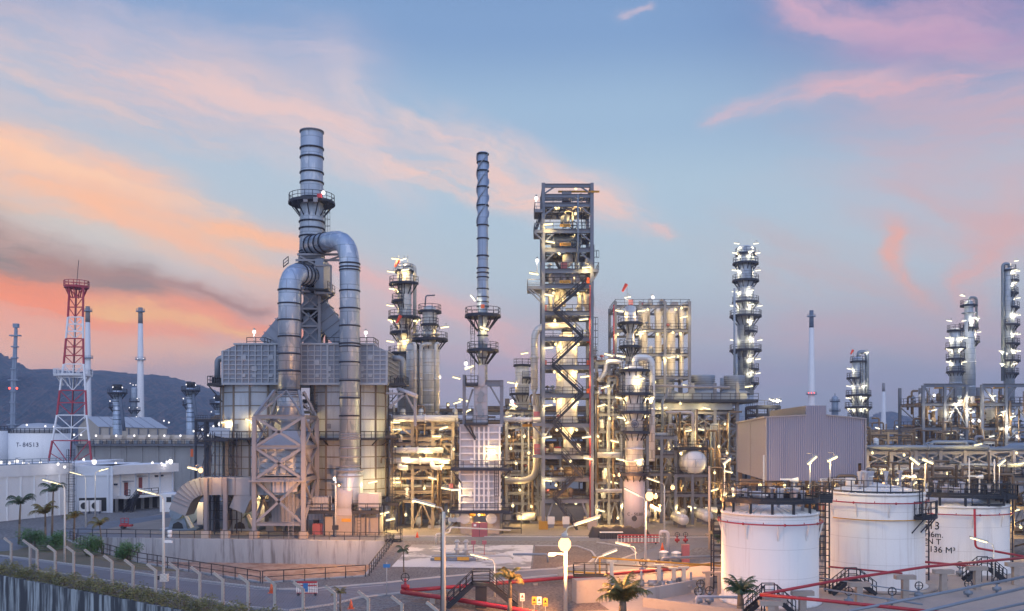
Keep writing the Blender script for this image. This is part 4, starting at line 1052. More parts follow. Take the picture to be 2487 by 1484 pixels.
for xx in range(664, 742, 9): r.box2(P(xx, 1268, D-3.12), P(xx+2, 1196, D-2.98))
t8.part('support', MT['steel']).box2(P(770, 1290, D-3), P(775, 1262, D-2)); t8.part('support', MT['steel']).box2(P(690, 1290, D-2), P(696, 1268, D-1))
t9 = Th('blowdown_drum', 'small upright silver drum with a wide collar under the air preheater', 'vessel', G(693, 1284)); f0 = G(693, 1284)
t9.part('shell', MT['clad']).lathe(f0.x, f0.y, [(.1, 1.6), (.7, 2.4), (.8, 5.0), (.8, 6.2), (.3, 6.9)], 16); t9.part('collar', MT['polegrey']).lathe(f0.x, f0.y, [(1.6, 5.0), (1.6, 5.3)], 16)
for a in (0, 2.1, 4.2): t9.part('leg', MT['steel']).bar(f0+Vector((.7*math.cos(a), .7*math.sin(a), 0)), f0+Vector((.7*math.cos(a), .7*math.sin(a), 3)), .14)
# furnace lamps
for k, (x, y, d, lb) in enumerate([(607, 1022, D-1.0, 'bright tube lamp against the left furnace cell above the walkway'), (715, 1022, D-1, 'tube lamp half behind the cross-braced frame on the furnace'), (905, 1171, D-1.3, 'tube lamp low on the right furnace cell'), (895, 1215, D-2.4, 'small tube lamp on the burner walkway rail'), (948, 1262, D-1, 'short tube lamp under the burner walkway'), (934, 1246, D-1, 'tube lamp tucked behind the burner walkway legs'), (548, 1025, D+1, 'tube lamp at the left rounded edge of the furnace')]):
    lamp('t', P(x, y, d), lb, .1, -.2 if k != 0 else .35)
for x, y, lb in ((617, 806, 'round white lamp on a thin mast over the left end of the furnace roof'), (888, 808, 'round white lamp on a thin mast over the right end of the furnace roof')):
    lamp('v', P(x, y, D+2), lb); solo('lamp_mast', 'thin mast under the round lamp on the '+('left' if x < 700 else 'right')+' end of the furnace roof', 'mast', MT['polegrey'], P(x, 838, D+2)).bar(P(x, 838, D+2), P(x, 810, D+2), .1)
# hoarding, shed and scaffold at the left flank of the furnace
t10 = Th('lean_to', 'small open-sided shed roof on a scaffold left of the furnace', 'shed', P(530, 1064, 124))
m = t10.part('roof', MT['roof']); m.add([P(507, 1056, 124), P(558, 1064, 124), P(558, 1064, 128), P(507, 1056, 128), P(510, 1037, 126), P(560, 1040, 126)], [[0,1,5,4],[3,2,5,4],[0,4,3],[1,2,5]])
m = t10.part('deck', MT['navy']); m.box2(P(496, 1072, 123.5), P(578, 1066, 128))
t10.part('railing', MT['navy']).rail([P(496, 1066, 123.5), P(578, 1066, 123.5)], 1.1, 1.2, .07)
t11 = Th('elevator_shaft', 'tall narrow grey panelled shaft between the furnace and the scaffold', 'shaft', P(545, 1290, 127)); m = t11.part('casing', MT['fan']); m.box2(P(515, 1180, 126), P(556, 1072, 129)); m = t11.part('corner_panel', MT['steel_tan']); m.box2(P(546, 1180, 125.8), P(555, 1072, 126)); m = t11.part('legs', MT['steel']); m.box2(P(517, 1290, 126.2), P(521, 1180, 128.8)); m.box2(P(550, 1290, 126.2), P(554, 1180, 128.8))
t12 = Th('scaffold', 'thin tube scaffold standing left of the furnace', 'scaffold', P(520, 1290, 124))
m = t12.part('standards', MT['navy'])
for xx in (500, 514, 524, 566, 578):
    for d in (123.5, 125.5): m.bar((PX(xx, 124), d, 0), (PX(xx, 124), d, PZ(1050, 124)), .09)
for yy in range(1085, 1280, 22): t12.part('ledger', MT['navy']).bar((PX(496, 124), 123.5, PZ(yy, 124)), (PX(582, 124), 123.5, PZ(yy, 124)), .08)
m = t12.part('diagonals', MT['navy']); 
for yy in (1090, 1140, 1190): m.bar(P(500, yy+44, 123.4), P(524, yy, 123.4), .08); m.bar(P(578, yy+44, 123.4), P(550, yy, 123.4), .08)
# ---------------------------------------------------------------- lettering
def text_mesh(s, size, mat_, name, parent_mb=None, thing=None, pos=None, wrap=None, align='CENTER', label=None):
    """letters as a thin mesh facing -Y at pos; wrap=(cx,cy,r,x0) bends them round an upright shell"""
    cu = bpy.data.curves.new('lettering', 'FONT'); cu.body = s; cu.size = size; cu.align_x = align; cu.extrude = .015
    ob = bpy.data.objects.new('lettering', cu); COL.objects.link(ob)
    dg = bpy.context.evaluated_depsgraph_get(); me = bpy.data.meshes.new_from_object(ob.evaluated_get(dg))
    mb = thing.sub(parent_mb, name, mat_, label) if parent_mb is not None else thing.part(name, mat_, label)
    vs = []
    for v in me.vertices:
        if wrap:
            cx, cy, r = wrap; a0 = math.atan2(pos[0]-cx, cy-pos[1]); a = a0+v.co.x/r
            R = r+.012+v.co.z; vs.append((cx+R*math.sin(a), cy-R*math.cos(a), pos[2]+v.co.y))
        else: vs.append((pos[0]+v.co.x, pos[1]-v.co.z, pos[2]+v.co.y))
    mb.add(vs, [list(p.vertices) for p in me.polygons])
    bpy.data.objects.remove(ob); bpy.data.curves.remove(cu); bpy.data.meshes.remove(me)
    return mb
# ---------------------------------------------------------------- stair tower
gd = 130.0; gx0, gx1 = PX(1319, gd), PX(1437, gd); gy1 = gd+7.5
GT = Th('stair_tower', 'tallest open steel tower with zigzag black stairs and yellow-lit floors', 'structure', P(1378, 1290, gd+3))
for i, x in enumerate((gx0, gx1)):
    for y in (gd, gy1):
        GT.part('post', MT['steel']).hbeam((x, y, 0), (x, y, PZ(445, gd)), .5, .5)
        GT.part('post_base', MT['yellow' if (i == 0 and y == gd) else 'pedestal']).box((x, y, .6), (1.3, 1.3, 1.2))
lev = [472, 494, 558, 604, 655, 692, 758, 820, 889, 958, 1029, 1106, 1160, 1213]
for y_ in [447]+lev:
    z = PZ(y_, gd); m = GT.part('floor_frame', MT['steel'])
    for y in (gd, gy1): m.hbeam((gx0, y, z-.25), (gx1, y, z-.25), .35, .55)
    for x in (gx0, gx1): m.hbeam((x, gd, z-.25), (x, gy1, z-.25), .35, .5)
    if y_ >= 494:
        for i in range(7): xx = gx0+(gx1-gx0)*(i+.5)/7; m.bar((xx, gd, z-.2), (xx, gy1, z-.2), .14, .3)
        for i in range(3): yy = gd+2.1*i+1.2; m.box2((gx0+.2, yy, z-.03), (gx1-.2, yy+1.5, z+.03))
        s = GT.sub(m, 'railing', MT['navy']); s.rail([(gx0, gd, z), (gx1, gd, z), (gx1, gy1, z), (gx0, gy1, z), (gx0, gd, z)], 1.1, 1.4, .075)
m = GT.part('bracing', MT['steel'])
for a, b in ((447, 472), (494, 525), (558, 590), (604, 640)):
    m.bar(P(1319, b, gd), P(1352, a+3, gd), .2); m.bar(P(1437, b, gd), P(1404, a+3, gd), .2)
for a, b in zip(lev[5:-1], lev[6:]): m.bar((gx0, gd, PZ(b, gd)), (gx0, gy1, PZ(a, gd)), .22); m.bar((gx1, gd, PZ(a, gd)), (gx1, gy1, PZ(b, gd)), .22)
for a, b in ((1029, 1062), (1213, 1285)): m.bar(P(1319, b, gd), P(1345, a, gd), .25); m.bar(P(1437, b, gd), P(1411, a, gd), .25)
ys = gd-.75
for (xa, ya), (xb, yb_) in (((1344, 758), (1420, 692)), ((1414, 820), (1347, 758)), ((1340, 889), (1414, 820)), ((1414, 958), (1340, 889)), ((1342, 1029), (1414, 958)), ((1414, 1106), (1345, 1029)), ((1414, 1160), (1363, 1106)), ((1343, 1213), (1395, 1160)), ((1400, 1285), (1347, 1213))):
    stair(GT, (PX(xa, gd), ys, PZ(ya, gd)), (PX(xb, gd), ys, PZ(yb_, gd)), .9)
for (xa, ya), (xb, yb_) in (((1372, 655), (1346, 604)), ((1390, 604), (1362, 560))): stair(GT, (PX(xa, gd), gd+5, PZ(ya, gd)), (PX(xb, gd), gd+5, PZ(yb_, gd)), .8)
for x0, x1, y_, rl in ((1281, 1319, 698, 'flb'), (1297, 1319, 562, 'fl'), (1298, 1319, 512, 'fl'), (1437, 1453, 657, 'fr'), (1292, 1319, 1030, 'fl'), (1292, 1319, 1107, 'fl'), (1437, 1447, 860, 'fr')):
    flat_deck(GT, PX(x0, gd), PX(x1, gd), gd-.4, gd+4, PZ(y_, gd), 'steel', rl, .3, 'side_platform')
m = GT.part('knee_brace', MT['steel'])
for a, b in (((1283, 703), (1317, 738)), ((1290, 703), (1317, 725)), ((1299, 566), (1317, 584)), ((1451, 662), (1438, 684)), ((1294, 1034), (1318, 1060))): m.bar(P(*a, gd-.3), P(*b, gd-.3), .2)
stair(GT, (PX(1299, gd), gd+1, PZ(562, gd)), (PX(1317, gd), gd+1, PZ(513, gd)), .8, 'navy')
m = GT.part('ladder', MT['navy']); m.ladder(PX(1445, gd), gd+2, PZ(655, gd), PZ(588, gd), 0); m.ladder(PX(1424, gd), gd+6, PZ(558, gd), PZ(470, gd), -PI/2); m.ladder(PX(1444, gd), gd+3, PZ(900, gd), PZ(760, gd), 0)
m = GT.part('hoist_beam', MT['yellow']); m.hbeam(P(1355, 465.5, gd+2), P(1455, 465.5, gd-.8), .2, .26); m = GT.part('hoist_beam', MT['yellow']); m.hbeam(P(1268, 1033, gd+1), P(1345, 1033, gd+1), .35, .4)
for xx, yy, hh, nm in ((1374, 487, 17, 'grey'), ): GT.part('control_cabinet', MT['steel_lt']).box2(P(xx-9, yy, gd+1), P(xx+12, yy-hh, gd+2.2))
for x0, x1, y0, y1 in ((1296, 1310, 1022, 1000), (1297, 1311, 1103, 1078)): GT.part('maroon_cabinet', MT['maroon']).box2(P(x0, y0, gd+.2), P(x1, y1, gd+1.6))
for yy in (690, 832, 890, 958): GT.part('hose_cabinet', MT['orange']).box2(P(1425, yy, gd+.2), P(1431, yy-14, gd+.7))
for yy in (762, 895): GT.part('hose_cabinet', MT['maroon']).box2(P(1321, yy-2, gd+.2), P(1327, yy-20, gd+.8))
for k, (x, y, s) in enumerate(((1372, 596, 'V-50303'), (1372, 687.5, 'E-50302'), (1372, 550.5, 'V-50302'))):
    pl = GT.part('name_plate', MT['plate']); pl.box(P(x, y-3, gd-.16), (1.6, .06, .42)); text_mesh(s, .4, MT['ink'], 'lettering', pl, GT, P(x, y-1, gd-.22))
# pieces of plant on its floors
def small_kit(x, y_, d, label, s=1.0, mat='clad'):
    p = P(x, y_, d); t = Th('floor_vessel', label, 'vessel', p)
    t.part('body', MT[mat]).lathe(p.x, p.y, [(.15, p.z+.3*s), (.7*s, p.z+.7*s), (.7*s, p.z+2.0*s), (.15*s, p.z+2.4*s)], 14)
    t.part('nozzle', MT['pipe']).pipe([p+Vector((0, 0, 2.2*s)), p+Vector((0, 0, 2.8*s)), p+Vector((1.1*s, 0, 2.8*s)), p+Vector((1.1*s, 0, 0))], .16*s, 8)
    m_ = t.part('leg', MT['steel']); 
    for a in (0, 2.1, 4.2): m_.bar(p+Vector((.6*s*math.cos(a), .6*s*math.sin(a), 0)), p+Vector((.6*s*math.cos(a), .6*s*math.sin(a), .9*s)), .1)
small_kit(1378, 655, gd+3, 'small grey vessel on the tower floor just above the amber plate E-50302', 1.1); small_kit(1372, 558, gd+3, 'small blue vessel beside a handwheel on the third floor down of the stair tower', 1.0, 'pipe_grey')
drum(P(1374, 588, gd+3.2), 1.25, 3.6, 'x', 'dark horizontal drum behind the amber plate V-50303 in the stair tower', 'pipe_grey'); 
for x, y, lb in ((1345, 690, 'left'), (1362, 690, 'middle'), (1395, 690, 'right')):
    pipe_thing([P(x-7, 689, gd+2), P(x-7, 668, gd+2), P(x+7, 668, gd+2), P(x+7, 691, gd+2)], .38, f'white bent pipe, {lb} of three above the amber plate E-50302', 'casing_w', bend=.7, flanges=False)
for i, (x, y) in enumerate(((1392, 547), (1392, 592), (1410, 480))):
    p = P(x, y, gd+.6); m = solo('handwheel', ['dark hoop handwheel on the third floor from the tower top', 'dark hoop handwheel by the dark drum in the tower', 'dark hoop handwheel near the top of the stair tower'][i], 'handwheel', MT['dark'], p)
    q = [p+Vector((.55*math.cos(2*PI*k/14), 0, .55*math.sin(2*PI*k/14))) for k in range(15)]
    for k in range(14): m.bar(q[k], q[k+1], .11)
    m.bar(q[0], q[7], .07); m.bar(p, p+Vector((0, 1, 0)), .1)
for i, (x, r_) in enumerate(((1336, .35), (1352, .5), (1408, .4), (1424, .3))):
    pipe_thing([P(x, 758, gd+4), P(x, 705+i*4, gd+4), P(x+14, 705+i*4, gd+4), P(x+14, 745, gd+4)], r_, f'pale bent pipe on the floor below E-50302, {["leftmost","second from the left","second from the right","rightmost"][i]}', 'pipe', bend=.6, flanges=False)
# the vessel inside, its overhead line and downcomer
v = Th('reactor_vessel', 'fat silver vessel standing inside the stair tower with a cone bottom', 'vessel', P(1376, 1060, gd+3.8)); vd = gd+3.8; vx = PX(1376, vd); q = lambda px, y: (M(px, vd), PZ(y, vd))
v.part('shell', MT['clad']).lathe(vx, vd, [q(9, 1066), q(12, 1056), q(26, 1034), q(26, 835), q(22, 820), q(13, 808), q(4, 804)], 28)
m = v.part('girdle', MT['dark']); m.lathe(vx, vd, [q(9, 808), q(13, 806), q(13, 798), q(9, 796)], 20)
m = v.part('outlet', MT['pipe']); m.pipe([P(1376, 1062, vd), P(1376, 1092, vd), P(1404, 1092, vd)], M(9, vd), 14, 1.3)
pipe_thing([P(1380, 806, vd), P(1380, 792, vd), P(1297, 792, vd-1), P(1297, 945, vd-1)], M(8.5, vd), 'wide overhead pipe arching out of the stair tower and down its left side', 'clad', n=18, bend=2.2, name='overhead_pipe')
m = solo('pipe_reducer', 'narrowing silver cone under the wide overhead pipe beside the stair tower', 'pipe', MT['pipe'], P(1297, 945, vd-1)); m.lathe(PX(1297, vd-1), vd-1, [(M(8.5, vd), PZ(944, vd)), (M(4, vd), PZ(956, vd)), (M(4, vd), PZ(985, vd))], 16)
pipe_thing([P(1302, 960, gd+6), P(1302, 1167, gd+6), P(1226, 1167, gd+6)], M(8, gd+6), 'thick yellow-lit pipe dropping left of the stair tower and elbowing behind the box heater', 'pipe', n=16, bend=2.4)
pipe_thing([P(1326, 1095, gd+4), P(1372, 1095, gd+4), P(1372, 1120, gd+4)], .5, 'silver pipe elbow below the cone bottom of the vessel in the stair tower')
pipe_thing([P(1432.5, 692, gd-.5), P(1432.5, 1290, gd-.5)], .085, 'red riser pipe up the right front post of the stair tower', 'red', name='fire_riser')
pipe_thing([P(1403, 473, gd-.5), P(1403, 657, gd-.5)], .14, 'thin grey pipe down the front of the upper stair tower', 'pipe_grey')
drum(P(1350, 1090, gd+4.5), .32, 1.4, 'x', 'small red cylinder on a floor of the stair tower under the cone vessel', 'red', 'red_cylinder', 'cylinder', False)
for x, y, r_, L in ((1350, 1150, .6, 3), (1392, 1148, .9, 2.4), (1360, 1203, .8, 3.2), (1345, 1275, .7, 3), (1405, 1275, .6, 2.4)):
    drum(P(x, y, gd+4.8), r_, L, 'x', f'tan horizontal drum inside the stair tower near the {["","ground","third floor","second floor"][0 or (1 if y > 1250 else 3 if y > 1180 else 2)]}, {"left" if x < 1378 else "right"}{" by a stair" if x == 1360 else ""}', 'pipe_tan')
for i, x in enumerate((1338, 1374)):
    p = P(x, 1282, gd-1.8); c = Th('switch_box', f'pale cabinet on legs at the tower foot, {"left" if i == 0 else "right"} of the pair', 'cabinet', p); c.part('body', MT['polewhite']).box(p+Vector((0, 0, 1.1)), (1.0, .5, 1.1)); c.part('legs', MT['steel']).box(p+Vector((0, 0, .28)), (.8, .3, .55))
TW = [('b', 1398, 458, 'lantern under the top beam of the stair tower'), ('b', 1351, 506, 'lantern under the first floor down of the stair tower, left'), ('b', 1397, 519, 'lantern under the first floor down of the stair tower, right'), ('b', 1394, 572, 'lantern above the plate V-50303'), ('b', 1393, 583, 'lantern right of the dark drum behind V-50303'), ('b', 1357, 613, 'lantern under the V-50303 floor of the stair tower'), ('b', 1393, 671, 'lantern right of the white bent pipes above E-50302'),
 ('t', 1331, 545, 'tube lamp on the left of the stair tower beside the plate V-50302'), ('t', 1336, 588, 'tube lamp left of the plate V-50303'), ('t', 1424, 650, 'bright tube lamp on the right of the tower two floors below V-50303'), ('t', 1296, 665, 'tube lamp out on the left wing platform of the stair tower'), ('t', 1333, 717, 'tube lamp left under the E-50302 floor'), ('t', 1417, 776, 'tube lamp right, under the floor where the red riser begins'), ('t', 1332, 845, 'tube lamp left, beside the top of the fat vessel'), ('t', 1420, 915, 'tube lamp right, halfway down the fat vessel'), ('t', 1330, 985, 'tube lamp left, low on the fat vessel'), ('t', 1329, 1062, 'tube lamp on the left tower post below the yellow beam'), ('t', 1424, 1062, 'tube lamp on the right tower post beside the cone bottom'), ('t', 1428, 1114, 'tube lamp right, under the floor with the small red cylinder'), ('t', 1329, 1167, 'tube lamp left, two floors above the tower foot'),
 ('b', 1344, 712, 'globe lamp left under the E-50302 floor'), ('b', 1366, 728, 'globe lamp among the bent pipes below E-50302'), ('b', 1403, 712, 'globe lamp right under the E-50302 floor'), ('b', 1347, 779, 'globe lamp left above the overhead pipe'), ('b', 1394, 793, 'globe lamp right of the overhead pipe bend'), ('b', 1349, 836, 'globe lamp beside the left shoulder of the fat vessel'), ('b', 1404, 836, 'globe lamp beside the right shoulder of the fat vessel'), ('b', 1346, 903, 'globe lamp left of the fat vessel, upper half'), ('b', 1399, 903, 'globe lamp right of the fat vessel, upper half'), ('b', 1346, 974, 'globe lamp left of the fat vessel, lower half'), ('b', 1402, 977, 'globe lamp right of the fat vessel, lower half'), ('b', 1400, 1044, 'globe lamp right of the cone bottom in the tower'), ('b', 1352, 1044, 'globe lamp left of the cone bottom in the tower'), ('b', 1385, 1120, 'globe lamp over the tan drum floor of the tower'), ('b', 1350, 1178, 'globe lamp under the second floor of the tower, left'), ('b', 1398, 1222, 'globe lamp over the tower foot, right'), ('b', 1352, 1222, 'globe lamp over the tower foot, left')]
for k, x, y, lb in TW: lamp(k, P(x, y, gd+(-.9 if k == 't' else 2.4)), lb, .12, rnd.choice((-.12, .15)))
for x, y, lb in ((1302, 482, 'round lamp on a mast above the upper left platform of the stair tower'), (1304, 633, 'round lamp on a mast above the left wing of the stair tower')):
    lamp('v', P(x, y, gd+1), lb); solo('lamp_mast', 'thin mast under the '+lb[:10]+(' near the tower top' if y < 500 else ' over the left tower wing'), 'mast', MT['polegrey'], P(x, y+30, gd+1)).bar(P(x, y+30, gd+1), P(x, y+2, gd+1), .09)

# ---------------------------------------------------------------- box heater with the slim stack
hd = 124.0
H = Th('box_heater', 'pale boxy heater with vertical ribs standing on short legs left of the stair tower', 'heater', P(1160, 1290, hd+3))
x0, x1 = PX(1116, hd), PX(1214, hd); z0, z1 = PZ(1240, hd), PZ(1036, hd)
m = H.part('casing', MT['casing_w']); m.box2((x0, hd, z0), (x1, hd+6, z1)); m.box2((x0-.15, hd-.1, z1), (x1+.3, hd+6, z1+.35))
r = H.sub(m, 'ribs', MT['rib_w'])
for xx in (1116, 1152, 1163, 1175, 1186, 1213): r.box2((PX(xx, hd)-.12, hd-.32, z0), (PX(xx, hd)+.12, hd+.01, z1-.02))
for y_ in range(1050, 1240, 17): z = PZ(y_, hd); r.box2((x0, hd-.26, z-.1), (x1, hd+.01, z+.1)); r.box2((x1-.01, hd+.1, z-.08), (x1+.16, hd+6, z+.08))
for xx, yy in ((1145, 1118), (1184, 1118), (1142, 1200), (1186, 1200)): r.box(P(xx, yy, hd-.15), (.45, .3, .7))
for y_, xa, xb, rl in ((1137, 1096, 1245, 'flr'), (1240, 1092, 1238, 'flr')):
    flat_deck(H, PX(xa, hd), PX(xb, hd), hd-1.3, hd+6, PZ(y_, hd), 'navy', rl, .3)
m = H.part('knee_brace', MT['dark'])
for a, b in (((1096, 1140), (1119, 1172)), ((1240, 1140), (1222, 1160)), ((1127, 1030), (1154, 1068)), ((1138, 1030), (1154, 1064))): m.bar(P(*a, hd-.8), P(*b, hd-.5), .2)
m = H.part('ladder', MT['dark']); m.ladder(PX(1206, hd), hd-.9, PZ(1240, hd), PZ(1118, hd), -PI/2); m.ladder(PX(1110, hd), hd-.4, PZ(1137, hd), PZ(1015, hd), -PI/2)
for x in (x0+.5, (x0+x1)/2-1.5, (x0+x1)/2+1.5, x1-.5):
    for y in (hd+.5, hd+5.5): H.part('leg', MT['pedestal']).box2((x-.4, y-.4, 0), (x+.4, y+.4, z0))
for xx in (1128, 1193):
    b = H.part('burner_drum', MT['casing_w']); c = P(xx, 1259, hd-.6); b.tube(c, c+Vector((0, 3, 0)), .78, 20); b.bar(c+Vector((-.78, -.03, 0)), c+Vector((.78, -.03, 0)), .06)
    for nm in (1146, 1170): H.part('name_plate', MT['yellow']).box(P(nm+ (1 if xx == 1128 else 2), 1250, hd-.2), (.8, .06, .35)) if xx == 1128 else None
cx_ = PX(1168, hd+2)
m = H.part('convection_section', MT['casing_w']); m.box2(P(1150, 1030, hd+.6), P(1184, 938, hd+4)); r2 = H.sub(m, 'ribs', MT['rib'])
for xx in (1151, 1167, 1183): r2.box2(P(xx-1, 1030, hd+.45), P(xx+1, 938, hd+.6))
for y_ in (940, 958, 976, 994, 1012): r2.box2(P(1150, y_+1, hd+.5), P(1184, y_-1, hd+.6))
rp = H.part('round_patches', MT['pipe_grey'])
for y_ in (958, 970, 988, 997, 1006): rp.lathe(*P(1167, y_, hd+.3)[:2], [(.01, 0)], 3) if 0 else rp.tube(P(1162+(y_ % 7), y_, hd+.35), P(1162+(y_ % 7), y_, hd+.45), .45, 12)
flat_deck(H, PX(1130, hd), PX(1185, hd), hd-1.0, hd+1, PZ(1029, hd), 'dark', 'flr', .25)
flat_deck(H, PX(1130, hd), PX(1160, hd), hd-.2, hd+3, PZ(932, hd), 'dark', 'flr', .3)
m = H.part('portal_frame', MT['steel']); m.hbeam(P(1178, 931, hd+1), P(1222, 931, hd+1), .5, .9); m.hbeam(P(1218, 1035, hd+1), P(1218, 924, hd+1), .5); m.bar(P(1190, 938, hd+1), P(1217, 985, hd+1), .25); m.hbeam(P(1127, 1035, hd+1), P(1127, 910, hd+1), .45); m.bar(P(1127, 1010, hd+1), P(1148, 945, hd+1), .25)
sd2 = hd+3; sx = PX(1172, sd2)
S2 = Th('slim_stack', 'slim blue grey stack wrapped in a spiral strake at the top', 'stack', P(1172, 938, sd2))
q = lambda px, y: (M(px, sd2), PZ(y, sd2))
m = S2.part('shell', MT['bluestack']); m.lathe(sx, sd2, [q(11.5, 940), q(11.5, 760), q(14, 745), q(13, 640), q(12.6, 372), q(11.5, 371), q(11.5, 380)], 24)
b = S2.part('stiffener_rings', MT['navy'])
for y_ in (375, 395, 416, 455, 500, 548, 580, 622, 652, 663, 674, 702, 722, 734, 745, 800, 815, 870): z = PZ(y_, sd2); R = M(13.2 if y_ < 750 else 12, sd2); b.lathe(sx, sd2, [(R-.1, z-.09), (R+.12, z-.07), (R+.12, z+.07), (R-.1, z+.09)], 24)
k = S2.part('spiral_strake', MT['far'])
for st in range(3):
    n = 90; vs = []
    for i in range(n+1):
        a = st*2*PI/3+i/n*2*PI*1.45+.8; z = PZ(545, sd2)+(PZ(376, sd2)-PZ(545, sd2))*i/n; R0, R1 = M(12.4, sd2), M(15.8, sd2)
        vs += [(sx+R0*math.cos(a), sd2+R0*math.sin(a), z), (sx+R1*math.cos(a), sd2+R1*math.sin(a), z), (sx+R1*math.cos(a), sd2+R1*math.sin(a), z+.12), (sx+R0*math.cos(a), sd2+R0*math.sin(a), z+.12)]
    k.add(vs, [[4*i+j, 4*i+(j+1) % 4, 4*i+4+(j+1) % 4, 4*i+4+j] for i in range(n) for j in range(4)])
platform(S2, sx, sd2, M(13, sd2), M(43, sd2), PZ(767, sd2), 0, 2*PI); platform(S2, sx, sd2, M(12, sd2), M(38, sd2), PZ(851, sd2), 0, 2*PI)
m = S2.part('ladder', MT['navy']); m.ladder(PX(1148, sd2), sd2-.5, PZ(850, sd2), PZ(768, sd2), -PI/2); m.ladder(PX(1148, sd2), sd2-.5, PZ(935, sd2), PZ(852, sd2), -PI/2)
m = S2.part('foot_duct', MT['casing_w']); m.box2(P(1161, 937, hd+.4), P(1178, 890, hd+2.6)); S2.part('alarm_box', MT['orange']).box(P(1172, 744, hd+.3), (.5, .4, .5)); S2.part('sample_drum', MT['casing_w']).tube(P(1180, 827, hd+1.6), P(1180, 827, hd+.9), .45, 12)
for kd, x, y, lb, tl in (('w', 1148, 724, 'white lamp on a mast over the upper ring platform of the slim stack', .9), ('t', 1176, 798, 'tube lamp across the slim stack between its two ring platforms', -.25), ('v', 1131, 883, 'round lamp on a mast left of the slim stack foot', 0), ('t', 1139, 893, 'tube lamp below the round lamp left of the slim stack foot', .4), ('t', 1125, 972, 'tube lamp left of the heater convection section', -.25), ('t', 1133, 999, 'tube lamp over the small deck of the box heater', .4), ('t', 1192, 1092, 'bright tube lamp on the upper face of the box heater', .06), ('t', 1103, 1190, 'tube lamp pair end left of the box heater', -.15), ('t', 1082, 1187, 'tube lamp pointing left beside the box heater', -.25), ('b', 1240, 1089, 'globe lamp on a post right of the box heater'), ('b', 1245, 1228, 'globe lamp low right of the box heater'), ('b', 1163, 1250, 'globe lamp between the burner drums of the box heater'))[:0] or ():
    pass
for a in (('w', 1148, 724, 'white lamp on a mast over the upper ring platform of the slim stack', .9), ('t', 1176, 798, 'tube lamp across the slim stack between its two ring platforms', .3), ('v', 1131, 883, 'round lamp on a mast left of the slim stack foot', 0), ('t', 1139, 893, 'tube lamp below the round lamp left of the slim stack foot', -.4), ('t', 1125, 972, 'tube lamp left of the heater convection section', .25), ('t', 1133, 999, 'tube lamp over the small deck of the box heater', -.4), ('t', 1192, 1092, 'bright tube lamp on the upper face of the box heater', -.06), ('t', 1106, 1190, 'tube lamp at the left front edge of the box heater', -.05), ('t', 1082, 1187, 'tube lamp pointing left beside the box heater', .2), ('b', 1240, 1089, 'globe lamp on a post right of the box heater', 0), ('b', 1245, 1228, 'globe lamp low right of the box heater', 0), ('b', 1163, 1250, 'globe lamp between the burner drums of the box heater', 0)):
    lamp(a[0], P(a[1], a[2], hd-1.0 if a[2] > 1000 else sd2-1.7), a[3], .1, a[4])
c = Th('maroon_cabinet', 'faded maroon double-door cabinet in front of the box heater', 'cabinet', G(1164, 1304)); p = G(1164, 1304)
c.part('body', MT['maroon']).box(p+Vector((0, .5, .95)), (2.1, 1.0, 1.9)); c.part('door_seam', MT['dark']).box(p+Vector((0, -.01, .95)), (.05, .05, 1.8)); c.part('sticker', MT['signwhite']).box(p+Vector((-.6, -.02, 1.6)), (.35, .05, .3))
stairp = Th('access_steps', 'black steel access steps to the right of the box heater', 'steps', G(1243, 1296)); p = G(1243, 1296)
for i in range(3): flat_deck(stairp, p.x-1.3+.0*i, p.x+1.3, p.y+i*1.2, p.y+i*1.2+1.1, .8+.9*i, 'dark', 'lr', .12, 'step_platform', 1.0)
m = stairp.part('legs', MT['dark'])
for x in (-1.3, 1.3):
    for i in range(3): m.bar((p.x+x, p.y+i*1.2, 0), (p.x+x, p.y+i*1.2, .8+.9*i), .1)
# ---------------------------------------------------------------- columns
column('process_column', 'slender silver column with six dark platforms and two windsocks right of the furnace', 982, 150, 655, 1022, 17, ((659, 0, 360, 6, (-1,)), (690, 150, 340, 20, (-1, 0)), (732, 130, 270, 14, (-1,)), (772, 120, 380, 22, (-1,)), (808, 130, 290, 18, (-1, 1)), (859, 120, 380, 22, (-1, 0))), over=(1, 845, 8, 4.5), tag='slender column with two windsocks', rings=(662, 700, 740, 790, 830, 880, 940), ladder=((250, 770, 660), (300, 858, 775)))
column('process_column', 'smooth silver column tucked between the slender column and the fat one', 1003, 147, 832, 1015, 17, (), rings=(850, 900, 960), tag='tucked column')
column('process_column', 'fat silver column with a narrow neck and one very wide dark platform', 1043, 146, 742, 1014, 24, ((757, 0, 360, 4, ()), (789, 180, 420, 5, ()), (825, 0, 360, 27, (1,))), taper=((1014, 24), (838, 24), (826, 17), (760, 17)), rings=(850, 880, 910, 950, 985), tag='fat necked column', ladder=((-60, 825, 760),))
for i, (x0, x1) in enumerate(((1008, 1002), (1022, 1048), (1058, 1066))):
    pipe_thing([P(x1, 835, 143.5), P(x0, 835, 143.5), P(x0, 1005, 143.5)], M(4.2, 144), ['silver downpipe left of the fat necked column', 'silver downpipe down the front of the fat necked column', 'silver downpipe right of the fat necked column'][i], 'clad', bend=1)
m = solo('davit_arm', 'thin davit arm above the fat necked column', 'davit', MT['steel'], P(1032, 742, 146)); m.pipe([P(1032, 742, 146), P(1034, 718, 146), P(1056, 717, 146)], .12, 6)
for k in range(4): valve(P(1013+k*16, 820, 144.5), f'small pipe valve on the wide dark platform, {["leftmost","second from the left","second from the right","rightmost"][k]}', 1.5, 'pipe')
windsock(969, 630, 150, 'orange red windsock at the top of the slender column'); windsock(973, 766, 147, 'orange red windsock halfway down the slender column')
lamp('w', P(979, 630, 150), 'white tube lamp beside the upper windsock', 0, -.3)
